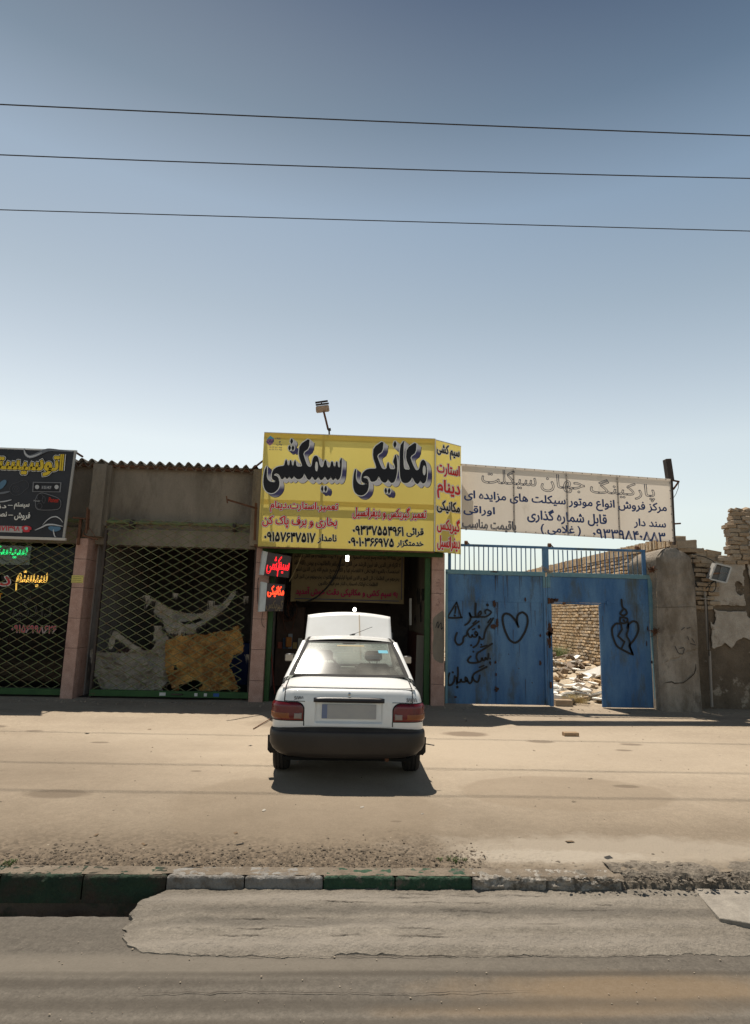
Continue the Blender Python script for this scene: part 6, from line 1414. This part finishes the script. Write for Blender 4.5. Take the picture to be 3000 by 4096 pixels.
for k in range(62):
    y = 13.2+7*random.random()**1.3; xc = random.uniform(.33, .445)*y; w = random.uniform(.22, .62)
    slab(Vector((min(xc, 6.95), y, mound(xc, y)+.05)), w, w*random.uniform(.4, .9), .03, Euler((random.gauss(.12, .2), random.gauss(0, .2), random.uniform(0, 3))).to_matrix(), sheet_w, 'broken piece of white plaster board in the rubble behind the wicket', 'plaster board', 'broken white plaster boards in the yard')
rb_ = [brick_mesh(.22, .11, .06, q, 90+i, .008) for i, q in enumerate((yb1, yb2, brk))]
for k in range(22):
    y = 13.1+5*random.random(); xc = min(6.9, random.uniform(.33, .445)*y)
    inst(random.choice(rb_), 'rubble_brick', (xc, y, mound(xc, y)+.05), rot=(random.gauss(0, .4), random.gauss(0, .4), random.uniform(0, 3)), label='loose yellow brick among the white boards in the yard', cat='brick', group='loose bricks in the yard rubble')
for k in range(16):
    y = 13.3+5.5*random.random(); xc = random.uniform(.33, .44)*y
    slab(Vector((min(xc, 6.95), y, mound(xc, y)+.06)), random.uniform(.2, .5), random.uniform(.15, .3), .06, Euler((random.gauss(.2, .5), random.gauss(0, .4), random.uniform(0, 3))).to_matrix(), sheet_g, 'brown grey broken sheet lying among the white boards', 'rubble', 'brown sheets in the yard rubble')
pA, pB = P(*c8(580, 1560), 16.2), P(*c8(840, 1465), 15.6)
MB().bar(pA, pB, .30, .05, up=(0, -.8, .6)).build('long_board', sheet_w, label='long pale board propped across the rubble to the right', cat='board', bevel=.01)
pA = P(*c8(475, 1650), 15.2); mb = MB(); q0, q1, q2, q3 = pA, P(*c8(570, 1515), 15.4), P(*c8(578, 1590), 15.3), P(*c8(520, 1640), 15.15); off3 = Vector((.02, .04, 0)); mb.add([q0, q1, q2, q3, q0+off3, q1+off3, q2+off3, q3+off3], [(3, 2, 1, 0), (4, 5, 6, 7), (0, 1, 5, 4), (1, 2, 6, 5), (2, 3, 7, 6), (3, 0, 4, 7)]).build('pointed_shard', sheet_w, label='upright pointed pale shard in the middle of the rubble', cat='shard')
c_ = P(*c8(415, 1790), 13.0); MB().box(c_-Vector((.24, .15, .06)), c_+Vector((.24, .15, .05)), Matrix.Rotation(-.2, 3, 'Z')).build('dark_cushion', mat('dark_cushion', (.09, .075, .065), (.14, .12, .10), sc=9, rough=.9), bevel=.03, label='dark flat cushion just inside the wicket', cat='cushion')
c_ = P(*c8(420, 1830), 12.62); c_.z = .075; MB().box(c_-Vector((.17, .10, .06)), c_+Vector((.17, .10, .07)), Matrix.Rotation(-.1, 3, 'Z')).build('hollow_block', mat('block_tan', (.36, .27, .18), (.28, .2, .13), sc=12, rough=1, bump=.5, bs=60), bevel=.008, label='tan block on the threshold of the wicket', cat='block')
mb = MB(); 
for k in range(10): tuft(mb, 4.75+random.gauss(0, .16), 12.95+random.gauss(0, .14), .05, 90, .16, .14, .006)
mb.build('dry_grass', mat('straw', (.52, .40, .20), (.42, .32, .15), sc=20, rough=.9), kind='stuff', label='clump of dry straw at the foot of the wicket', cat='grass')
for (x, y, yy, n, col_, lab) in ((315, 1240, 19.5, 9, weed, 'green shrub at the left edge of the wicket view'), (640, 1450, 18.2, 12, mat('dry_brush', (.17, .12, .075), (.24, .17, .10), sc=20), 'brown dry brush at the foot of the yard wall'), (380, 1420, 18.6, 12, MATS['dry_brush'], 'brown dry brush on the left of the rubble')):
    pp = P(*c8(x, y), yy); mb = MB()
    for k in range(n): tuft(mb, pp.x+random.gauss(0, .25), pp.y+random.gauss(0, .3), pp.z-.35, 60, .55, .25, .012)
    mb.build('yard_shrub', col_, label=lab, cat='shrub')

# ================================================================ OVERHEAD WIRES
for (pts, YY, lab) in ((((0, 230), (826, 267), (1652, 299)), 9.96, 'uppermost black overhead wire across the sky'), (((0, 341), (826, 371), (1652, 393)), 10.99, 'middle black overhead wire across the sky'), (((0, 462), (826, 486), (1652, 509)), 12.75, 'lowest black overhead wire across the sky')):
    q = [P(*D_(*p), YY) for p in pts]; X0, X1, X2 = [p.x for p in q]; Z0, Z1, Z2 = [p.z for p in q]
    def zz(x): return Z0*(x-X1)*(x-X2)/((X0-X1)*(X0-X2))+Z1*(x-X0)*(x-X2)/((X1-X0)*(X1-X2))+Z2*(x-X0)*(x-X1)/((X2-X0)*(X2-X1))
    MB().tube([Vector((x, YY, zz(x))) for x in np.linspace(-22, 22, 45)], .0115, 6, False).build('overhead_wire', mat('wire_grey', (.045, .04, .038), rough=.6, grain=0), label=lab, cat='wire', smooth=True)
# ================================================================ THE CAR (rear bumper at local y = 0, nose towards the garage)
CO = Vector((.07, 6.55, 0))
car = thing('parked_car', CO, 'white saloon car parked nose first in the garage door with its bonnet raised', 'car')
paint = mat('white_car_paint', (.80, .79, .76), (.76, .745, .71), sc=2.5, rough=.32, spec=.5, grain=.02, coat=.6, c3=(.60, .54, .46), s3=4.0, t3=(.60, .85))
trim = M_['black']; bump_m = mat('grey_bumper_plastic', (.022, .018, .0155), (.032, .026, .022), sc=3, rough=.45, grain=.08, spec=.4)
cabin = mat('dark_cabin', (.06, .055, .05), (.09, .08, .07), sc=5, rough=.85); seatm = mat('grey_seat_cloth', (.16, .15, .14), (.21, .20, .18), sc=8, rough=.95)
gap = mat('panel_gap', (.01, .01, .01), rough=1, grain=0)
LEN = 3.86
def lerp_t(T, z):
    if z <= T[0][0]: return T[0][1]
    for (a, x), (b, y) in zip(T[:-1], T[1:]):
        if z <= b: return x+(y-x)*(z-a)/(b-a)
    return T[-1][1]
Wz = [(.20, .74), (.30, .775), (.42, .80), (.58, .808), (.66, .805), (.80, .80), (.88, .785), (.93, .768), (.955, .75), (.975, .715)]
Yr = [(.20, .16), (.50, .12), (.60, .075), (.70, .078), (.85, .09), (.92, .105), (.95, .12), (.965, .14), (.975, .17)]
def S_(s, z, off=0.0):
    """point on the body skin: s = distance from the rear centre line round the corner and along the side"""
    sg = 1 if s >= 0 else -1; s = abs(s); w = lerp_t(Wz, z); yr = lerp_t(Yr, z); r = .15; f = w-r
    if s <= f: p = Vector((s, yr+.018*(s/w)**2, z)); n = Vector((.05*s/w, -1, .1))
    elif s <= f+r*math.pi/2:
        a = (s-f)/r; p = Vector((f+r*math.sin(a), yr+.018+r*(1-math.cos(a)), z)); n = Vector((math.sin(a), -math.cos(a), .1))
    else:
        d = s-f-r*math.pi/2; y = yr+.018+r+d; taper = .05*max(0, (y-3.1)/.8)**2; p = Vector((w-taper+.012*math.sin(math.pi*min(1, y/LEN)), y, z)); n = Vector((1, 0, .1))
    n.normalize(); p += n*off; p.x *= sg; return p
zl = list(np.arange(.24, .955, .03))+[.955, .965, .975]
s_list = list(np.linspace(0, .64, 14))[:-1]+list(np.linspace(.64, .90, 9))[:-1]+list(np.linspace(.90, 4.42, 90))
sl = [-q for q in s_list[::-1][:-1]]+s_list
mb = MB(); mb.grid(lambda u, v: S_(sl[round(u*(len(sl)-1))], zl[round(v*(len(zl)-1))]), len(sl)-1, len(zl)-1)
for wy in (.80, 3.14):                                   # wheel arches
    for v in mb.v:
        if abs(v.x) > .70 and v.y > .2:
            d = math.hypot(v.y-wy, v.z-.29)
            if .28 < d < .36: k = .335/d; v.y = wy+(v.y-wy)*k; v.z = .29+(v.z-.29)*k
    nf_ = []
    for f in mb.f:
        c = sum((mb.v[i] for i in f), Vector())/4
        if abs(c.x) > .70 and c.y > .2 and math.hypot(c.y-wy, c.z-.29) < .325: continue
        nf_.append(f)
    mb.f = nf_
def drop(i):
    c = sum((mb.v[k] for k in mb.f[i]), Vector())/4
    return (c.y < .30 and abs(c.x) < .44 and .615 < c.z < .855) or (c.z < .50 and c.y < .42)
mb.f = [f for i, f in enumerate(mb.f) if not drop(i)]
mb.m = [0]*len(mb.f)
mb.shift(CO).build('body', paint, car, smooth=True, angle=35)
for wy in (.80, 3.14):
    for sg in (-1, 1):
        m2 = MB(); m2.grid(lambda u, v: Vector((sg*(.80-.22*v), wy+.335*math.cos(math.pi*u-.0), .29+.335*math.sin(math.pi*u))), 20, 2); m2.shift(CO).build('wheel_well', gap, car)
        wheel = MB().shift((0, 0, 0)); 
        pr = [(.0, -.085), (.17, -.085), (.18, -.08), (.262, -.085), (.276, -.07), (.281, -.052), (.273, -.050), (.273, -.042), (.282, -.040), (.282, -.012), (.273, -.010), (.273, -.002), (.283, .0), (.283, .028), (.273, .030), (.273, .038), (.282, .040), (.278, .062), (.262, .085), (.18, .08), (.17, .085), (.0, .085)]
        tx = .735
        w = MB().lathe(pr[2:20], (sg*tx, wy, .284), 'X', 48).shift(CO).build('wheel', M_['rubber'], car, smooth=True, angle=25)
        MB().lathe([(0, -.05), (.16, -.05), (.18, -.08), (.18, .08), (.15, .06), (.06, .05), (0, .05)], (sg*tx, wy, .284), 'X', 28).shift(CO).build('rim', mat('steel_rim', (.3, .3, .3), metal=.6, rough=.5), w, smooth=True)
    MB().tube([(-.66, wy, .29), (.66, wy, .29)], .035, 8).shift(CO).build('axle', M_['darksteel'], car)
for sg, lx in ((-1, -.0), (1, 0)):                        # mud flaps
    m2 = MB(); m2.grid(lambda u, v: Vector((sg*(.66+.215*u-.03*(u > .9)*(v < .1)), .46+.04*(1-v)+.02*math.sin(3*u), .235+.20*v+(.02*(u < .1)))), 6, 6); m2.shift(CO).build('mud_flap', M_['rubber'], car, smooth=True, solid=.006)
MB().box((-.70, .35, .20), (.70, 3.7, .235)).shift(CO).build('underbody', gap, car)
# bumper
Bz = [(.285, .10, .69), (.290, .055, .725), (.305, .03, .755), (.35, .010, .797), (.42, .0, .825), (.50, -.002, .828), (.54, .0, .826), (.556, .006, .822), (.563, .022, .812), (.575, .045, .80), (.60, .085, .785), (.606, .11, .77)]
def B_(s, k):
    z, yr, w = Bz[k]; sg = 1 if s >= 0 else -1; s = abs(s); r = .19; f = w-r
    if s <= f: x, y = s, yr+.035*(s/f)**2.5
    elif s <= f+r*math.pi/2: a = (s-f)/r; x, y = f+r*math.sin(a), yr+.035+r*(1-math.cos(a))
    else: x, y = w, yr+.035+r+(s-f-r*math.pi/2)
    z2 = z+(.045*min(1, max(0, (s-.35)/.6))**2 if z < .40 else 0)*(1-(z-.285)/.12 if z < .40 else 0)
    return Vector((sg*x, y, z2))
sb = np.linspace(-1.22, 1.22, 90)
mb = MB(); mb.grid(lambda u, v: B_(sb[round(u*89)], round(v*(len(Bz)-1))), 89, len(Bz)-1)
mb.shift(CO).build('rear_bumper', bump_m, car, smooth=True, angle=50)
mb = MB(); mb.grid(lambda u, v: Vector((-.62+1.24*u, .10+.2*v, .288-.012*abs(fbm(u*4, 0, 0, 2)))), 20, 1); mb.shift(CO).build('bumper_lip', bump_m, car)
MB().tube([(.42, .5, .27), (.42, .15, .26)], .022, 8).shift(CO).build('exhaust_pipe', M_['rust'], car)
# tail lamps wrapped round the corners
lred = mat('red_lens', (.15, .006, .008), (.11, .005, .007), sc=9, rough=.2, spec=.5, grain=0, coat=.2); lamb = mat('amber_lens', (.26, .085, .025), (.22, .07, .025), sc=9, rough=.25, grain=0, coat=.2); lclr = mat('clear_lens', (.27, .22, .19), rough=.25, grain=0, coat=.2)
def lens(s0, s1, z0, z1, off, m, parent, name, cut=0, sg=1, n=(20, 12)):
    mb = MB()
    def fn(u, v):
        s = s0+(s1-s0)*u; z = z0+(z1-z0)*v
        if cut and s < s0+cut and z > z1-cut:
            dx, dz = s0+cut-s, z-(z1-cut); d = math.hypot(dx, dz)
            if d > cut: s, z = s0+cut-dx*cut/d, z1-cut+dz*cut/d
        ed = min(u, 1-u, v*.7, (1-v)*.7)*8
        return S_(sg*s, z, off*min(1, .25+ed) if off > .008 else off)
    mb.grid(fn, *n); return mb.shift(CO).build(name, m, parent, smooth=True, angle=60)
for sg in (-1, 1):
    g_ = lens(.462, .97, .648, .842, .004, gap, car, 'lamp_seal', .085, sg)
    t = lens(.474, .96, .657, .834, .020, lred, car, 'tail_lamp', .08, sg)
    lens(.592, .93, .668, .738, .0225, lamb, t, 'amber_lens', 0, sg); lens(.487, .575, .668, .735, .0225, lclr, t, 'clear_lens', 0, sg)
    lens(.480, .95, .742, .744, .0225, mat('dark_red_rim', (.12, .008, .008), rough=.3), t, 'lens_divider', 0, sg, (20, 1))
    lens(.47, .95, .640, .644, .003, gap, car, 'panel_gap', 0, sg, (24, 1)) if False else None
# boot lid, proud of the body, with number plate recess
def lid_w(z): return .674 if z > .848 else .462
def sstep(a, b, x): t = max(0, min(1, (x-a)/(b-a))); return t*t*(3-2*t)
RX0, RX1, RZ0, RZ1 = -.355, .365, .630, .842
def lid_pt(x, z, off=.004):
    p = S_(x, z, off)
    d = sstep(RX0, RX0+.02, x)*sstep(RX1, RX1-.02, x)*sstep(RZ0, RZ0+.02, z)*sstep(RZ1+.03, RZ1, z)
    p.y += .028*d; return p
lx_ = sorted(set([round(q, 4) for q in list(np.arange(-.674, .6741, .0225))+[RX0, RX0+.01, RX0+.02, RX1, RX1-.01, RX1-.02, -.462, .462, -.674, .674]]))
lz_ = [.602, .612, .63, .64, .65, .66, .68, .70, .72, .74, .76, .78, .80, .82, .83, .842, .850, .862, .875, .89, .905, .92, .935, .95, .965, .975]
def corner(x, z):                                        # rounded shoulders over the lamps
    return z < .848 and abs(x) > .462
mb = MB(); mb.grid(lambda u, v: lid_pt(lx_[round(u*(len(lx_)-1))], lz_[round(v*(len(lz_)-1))]), len(lx_)-1, len(lz_)-1, keep=lambda u, v: not corner(lx_[int(u*(len(lx_)-1))]*.5+lx_[int(u*(len(lx_)-1))+1]*.5, (lz_[int(v*(len(lz_)-1))]+lz_[int(v*(len(lz_)-1))+1])/2))
def deck_z(x, y): u = abs(x)/.70; return .975+.092*sstep(-.2, 1.15, (y-.17)/.42)*(1-.55*u**6)
mb.grid(lambda u, v: (lambda x, y: Vector((x, y+.0, deck_z(x, y)+.004)))((-.674+1.348*u), S_(-.674+1.348*u, .975, .004).y*(1-v)+.575*v), 30, 10)
lid = mb.shift(CO).build('boot_lid', paint, car, smooth=True, angle=28)
mb = MB()
for sg in (-1, 1):
    mb.grid(lambda u, v: S_(sg*(.672+.010*u), .848+.127*v, .0055), 1, 8); mb.grid(lambda u, v: S_(sg*(.460+.010*u), .603+.05*v, .0055), 1, 6)
    mb.grid(lambda u, v: (lambda x, y: Vector((x, y, deck_z(x, y)+.006)))(sg*(.671+.012*u), .165+.41*v), 1, 8)
    mb.grid(lambda u, v: S_(sg*(.462+.22*u), .844+.006*v, .0065), 12, 1)
mb.shift(CO).build('panel_gap', gap, lid)
# deck and shoulders under the lid
mb = MB()
mb.grid(lambda u, v: (lambda x, y: Vector((x, y, deck_z(x, y)-.002)))(-.715+1.43*u, .17+.48*v), 40, 10)
mb.shift(CO).build('rear_deck', paint, car, smooth=True)
# handle bar, lock, badges, plate
mb = MB()
def hb(u, v):
    x = -.372+.75*u; z0_, z1_ = .842, .897-.012*abs(2*u-1)**6; z = z0_+(z1_-z0_)*v; e_ = min(1, min(u, 1-u)*22)
    return Vector((x, S_(x, z).y-.006-.028*math.sin(math.pi*min(1, v*.95+.05))**.5*e_**.5, z))
mb.grid(hb, 40, 8); mb.shift(CO).build('boot_handle', mat('gloss_black', (.012, .010, .012), rough=.4, spec=.4, grain=0), lid, smooth=True)
MB().lathe([(0, -.012), (.012, -.012), (.013, -.004), (.02, -.002), (.022, 0), (0, .0)], (.004, S_(0, .922).y-.002, .922), 'Y', 18).shift(CO).build('lock', mat('chrome', (.6, .6, .6), metal=1, rough=.2), lid, smooth=True)
pm = mat('number_plate_blurred', (.40, .385, .36), (.34, .335, .335), sc=3, rough=.5, grain=0)
py_ = S_(0, .74).y+.016
pt_ = MB().box((-.282, py_-.006, .676), (.292, py_, .822)).shift(CO).build('number_plate', pm, lid, bevel=.002)
MB().box((-.280, py_-.0075, .678), (-.225, py_-.0062, .820)).shift(CO).build('plate_band', mat('plate_blue', (.17, .20, .30), rough=.5, grain=0), pt_)
chrm = mat('badge_grey', (.10, .11, .13), rough=.4, metal=.3); 
for t_, xa, xb in (('SABA', -.645, -.548), ('SAIPA', .545, .655)):
    pb = Plane(Vector((0, S_(.6, .875).y-.006, 0))+CO, (1, 0, 0), (0, 0, 1))
    put_text(pb, t_, (xa+CO.x, .858, xb+CO.x, .896), M_['black'], .001, .05, 'badge', lid, rtl=False); put_text(pb, t_, (xa+CO.x, .858, xb+CO.x, .896), mat('badge_silver', (.42, .45, .50), metal=.5, rough=.3), .003, .0, 'badge', lid, rtl=False)
# greenhouse
GT = [(.678, .575, 1.062), (.535, 1.235, 1.420)]         # rear glass edge bottom, top
def rg(u, v, off=0.0):                                   # rear glass surface
    x = (2*u-1)*(GT[0][0]+(GT[1][0]-GT[0][0])*v); y = .575+.545*v-.035*(1-(2*u-1)**2)*1.0; z = 1.062+.358*v+.006*math.sin(math.pi*v)
    n = Vector((0, -.55, .83)); return Vector((x, y, z))+n*off
mb = MB(); mb.grid(lambda u, v: rg(.03+.94*u, .03+.94*v, .004), 16, 8); 
glass = glass_mat('car_glass', (.60, .66, .62), .26, (.50, .47, .40), haze=.018)
mb.shift(CO).build('rear_window', glass, car, smooth=True)
mb = MB()
for (ua, ub, va, vb) in ((.0, 1, -.01, .045), (.0, 1, .955, 1.0), (-.004, .033, 0, 1), (.967, 1.004, 0, 1)): mb.grid(lambda u, v: rg(ua+(ub-ua)*u, va+(vb-va)*v, .009), 14, 6)
mb.shift(CO).build('window_seal', M_['rubber'], car, smooth=True)
mb = MB()
for k in range(11): mb.grid(lambda u, v: rg(.12+.76*u, .10+.075*k+.004*v, .002), 10, 1)
mb.shift(CO).build('heater_lines', mat('heater_line', (.20, .10, .05)), car)
mb = MB(); mb.grid(lambda u, v: rg(.80+.10*u, .66+.09*v, .0055), 3, 2); mb.shift(CO).build('window_sticker', mat('cyan_sticker', (.10, .38, .48), rough=.6), car)
mb = MB(); mb.grid(lambda u, v: rg(.36+.30*u, .86+.035*v, .0055), 6, 1); mb.shift(CO).build('window_sticker', mat('faded_gold_sticker', (.36, .27, .12), rough=.6), car)
mb = MB(); mb.grid(lambda u, v: rg(.66+.16*u, .60+.12*v, -.05), 4, 3); mb.shift(CO).build('hanging_bag', mat('clear_bag', (.5, .58, .62), rough=.3), car)
def roof_z(x, y): return 1.428+.030*(1-(x/.56)**2)+.022*math.sin(math.pi*sstep(0, 1, (y-1.08)/1.3))
mb = MB(); mb.grid(lambda u, v: (lambda y: (lambda hw: Vector(((2*u-1)*hw, y-.02*(1-(2*u-1)**2)*(v < .5), roof_z((2*u-1)*hw, y))))(.520))(1.12+1.235*v), 24, 16)
mb.shift(CO).build('roof', paint, car, smooth=True)
mb = MB()
for sg in (-1, 1): mb.grid(lambda u, v: (lambda y: Vector((sg*(.512+.034*u), y, roof_z(.53, y)-.002+.004*(1-u))))(1.105+1.255*v), 1, 14)
mb.shift(CO).build('drip_strip', M_['rubber'], car)
def belt(y): return Vector((.745-.03*max(0, (y-2.6)/.5), y, .972))
for sg in (-1, 1):
    cp = MB()
    # C pillar: from the glass edge out over the corner to the side window
    def cpf(u, v, sg=sg):
        a = Vector((.682-.147*v,   .565+.555*v, 1.058+.364*v)); b = Vector((.752-.165*v, .60+.55*v, .975+.435*v)); c = Vector((.755-.155*v, .96+.34*v, .972+.425*v))
        if u < .5: t = u*2; p = a*(1-t)+b*t+Vector((.022*math.sin(math.pi*t), -.012*math.sin(math.pi*t), .014*math.sin(math.pi*t)))
        else: t = u*2-1; p = b*(1-t)+c*t
        return Vector((sg*p.x, p.y, p.z))
    cp.grid(cpf, 12, 14)
    # roof side rail, A, B pillar
    cp.grid(lambda u, v, sg=sg: (lambda y: Vector((sg*(.540+.062*math.sin(u*math.pi/2)), y, roof_z(.545, y)-.002-.05*u**1.6)))(1.125+1.275*v), 5, 14)
    cp.grid(lambda u, v, sg=sg: Vector((sg*(.735-.14*v-.05*u), 2.98-.62*v+.06*u-.06, .975+.42*v)), 3, 8)
    cp.grid(lambda u, v, sg=sg: Vector((sg*(.748-.148*v), 1.86+.07*u-.03*v, .972+.41*v)), 2, 6)
    cp.shift(CO).build('window_frame', paint, car, smooth=True, angle=60)
mb = MB()
for sg in (-1, 1):
    mb.grid(lambda u, v, sg=sg: (lambda ya, yb: Vector((sg*(.744-.146*v), ya+(yb-ya)*u, .974+.40*v)))(.96+.34*v, 2.92-.60*v), 10, 5)
mb.shift(CO).build('side_windows', glass, car, smooth=True)
mb = MB(); mb.grid(lambda u, v: Vector(((2*u-1)*(.68-.15*v), 2.96-.62*v+.05*(1-(2*u-1)**2)*1.0, .99+.43*v)), 12, 6); mb.shift(CO).build('windscreen', glass, car, smooth=True)
mb = MB(); mb.box((-.70, 2.93, .93), (.70, 3.02, .985)); mb.box((-.68, 1.2, .955), (-.60, 2.9, .975)); mb.box((.60, 1.2, .955), (.68, 2.9, .975)); mb.shift(CO).build('cowl', M_['black'], car)
mb = MB(); mb.grid(lambda u, v: Vector(((2*u-1)*.53, 1.30+1.0*v, roof_z(0, 1.4+v)-.05)), 4, 4); mb.shift(CO).build('headlining', cabin, car)
for sg in (-1, 1):
    mb = MB(); mb.grid(lambda u, v: Vector((sg*(.685+.062*u), .40+2.56*v, .974-.004*u)), 2, 20); mb.shift(CO).build('waist_rail', paint, car)
    m_ = MB().box((sg*.80-.07, 2.36, 1.075), (sg*.80+.07, 2.44, 1.185)).shift(CO+Vector((sg*.045, 0, 0))).build('door_mirror', M_['black'], car, bevel=.022, smooth=True)
    MB().box((sg*.845-.055, 2.352, 1.088), (sg*.845+.055, 2.358, 1.173)).shift(CO).build('mirror_glass', mat('mirror', (.75, .75, .72), metal=1, rough=.05, grain=0), m_)
    MB().bar((sg*.70, 2.42, 1.05), (sg*.80, 2.41, 1.10), .05, .04).shift(CO).build('mirror_arm', M_['black'], m_)
# inside
MB().box((-.66, .62, 1.015), (.66, 1.15, 1.03)).shift(CO).build('parcel_shelf', cabin, car)
MB().box((-.70, .70, .25), (.70, 3.0, .30)).shift(CO).build('cabin_floor', cabin, car)
MB().box((-.62, 1.12, .45), (.62, 1.28, 1.02)).shift(CO).build('rear_seat_back', seatm, car, bevel=.04); MB().box((-.62, 1.15, .40), (.62, 1.65, .58)).shift(CO).build('rear_seat', seatm, car, bevel=.04)
for sg in (-1, 1):
    MB().box((sg*.34-.23, 1.95, .55), (sg*.34+.23, 2.08, 1.10)).shift(CO).build('seat_back', seatm, car, bevel=.05, smooth=True); MB().box((sg*.34-.24, 2.05, .45), (sg*.34+.24, 2.5, .60)).shift(CO).build('seat', seatm, car, bevel=.04)
    MB().box((sg*.34-.12, 1.97, 1.13), (sg*.34+.12, 2.06, 1.27)).shift(CO).build('head_restraint', seatm, car, bevel=.035, smooth=True)
    for dx_ in (-.05, .05): MB().tube([(sg*.34+dx_, 2.01, 1.08), (sg*.34+dx_, 2.01, 1.15)], .006, 5).shift(CO).build('restraint_rod', M_['darksteel'], car)
MB().box((-.66, 2.62, .72), (.66, 2.95, .97)).shift(CO).build('dashboard', cabin, car, bevel=.03)
q = [Vector((-.34+.185*math.cos(a), 2.52+.06*math.sin(a), .96+.175*math.sin(a))) for a in np.linspace(0, 2*math.pi, 26)]; MB().tube(q, .014, 6).shift(CO).build('steering_wheel', M_['black'], car, smooth=True)
MB().box((-.09, 2.52, 1.325), (.10, 2.54, 1.385)).shift(CO).build('inner_mirror', M_['black'], car, bevel=.01)
MB().box((.12, .72, 1.03), (.30, .86, 1.035)).shift(CO).build('papers', M_['white'], car)
MB().box((-.16, 2.70, .972), (.10, 2.82, .985)).shift(CO).build('papers', M_['white'], car)
# engine bay, front
MB().box((-.66, 2.98, .55), (.66, 3.72, .60)).shift(CO).build('engine_bay', gap, car); MB().box((-.3, 3.1, .6), (.3, 3.5, .82)).shift(CO).build('engine', M_['darksteel'], car, bevel=.03)
mb = MB(); mb.box((-.74, 3.72, .30), (.74, 3.84, .84)); mb.shift(CO).build('front_panel', paint, car, bevel=.03); mb = MB(); mb.box((-.78, 3.70, .28), (.78, 3.96, .52)); mb.shift(CO).build('front_bumper', bump_m, car, bevel=.05)
for sg in (-1, 1): MB().box((sg*.56-.14, 3.835, .60), (sg*.56+.14, 3.86, .74)).shift(CO).build('headlight', mat('headlamp', (.6, .6, .6), rough=.1), car, bevel=.01)
for sg in (-1, 1):
    mb = MB(); mb.grid(lambda u, v: Vector((sg*(.64+.12*u), 2.98+.78*v, .95-.10*v+.02*(1-u))), 3, 6); mb.shift(CO).build('wing_top', paint, car)
# raised bonnet: hinged at the cowl, leaning forward
ca, sa = math.cos(R_(50)), math.sin(R_(50))
def bon(u, v, off=0):
    x = (2*u-1)*(.70-.02*v); l = 1.0*v; camb = .055*(1-(2*u-1)**2)*(.6+.4*v)
    return Vector((x, 2.98+l*ca-camb*sa*.8-off*sa, .965+l*sa+camb*ca*.9+off*ca+.030*v*(1-(2*u-1)**2)))
mb = MB(); mb.grid(lambda u, v: bon(u, v), 28, 14); bn = mb.shift(CO).build('bonnet', paint, car, smooth=True, solid=.006)
mb = MB(); mb.grid(lambda u, v: bon(.05+.9*u, .05+.9*v, -.03), 10, 8); mb.shift(CO).build('bonnet_inner', mat('bonnet_primer', (.45, .44, .42), rough=.6), bn)
MB().tube([bon(.635, .0, .006)+Vector((0, 0, .1)), bon(.62, .95, .004)], .007, 5).shift(CO).build('aerial', mat('tan_line', (.45, .36, .26)), car)
mb = MB(); mb.bar((.012, 2.05, roof_z(0, 2.05)+.002), (.07, 2.0, roof_z(0, 2.0)+.02), .03, .018); mb.tube([(.05, 2.02, 1.487), (.30, 1.72, 1.60)], .0035, 5); mb.shift(CO).build('roof_antenna', M_['black'], car)
mb = MB(); mb.tube([(.83, .18, .42), (.92, .14, .415)], .006, 5); mb.shift(CO).build('side_rod', M_['black'], car)
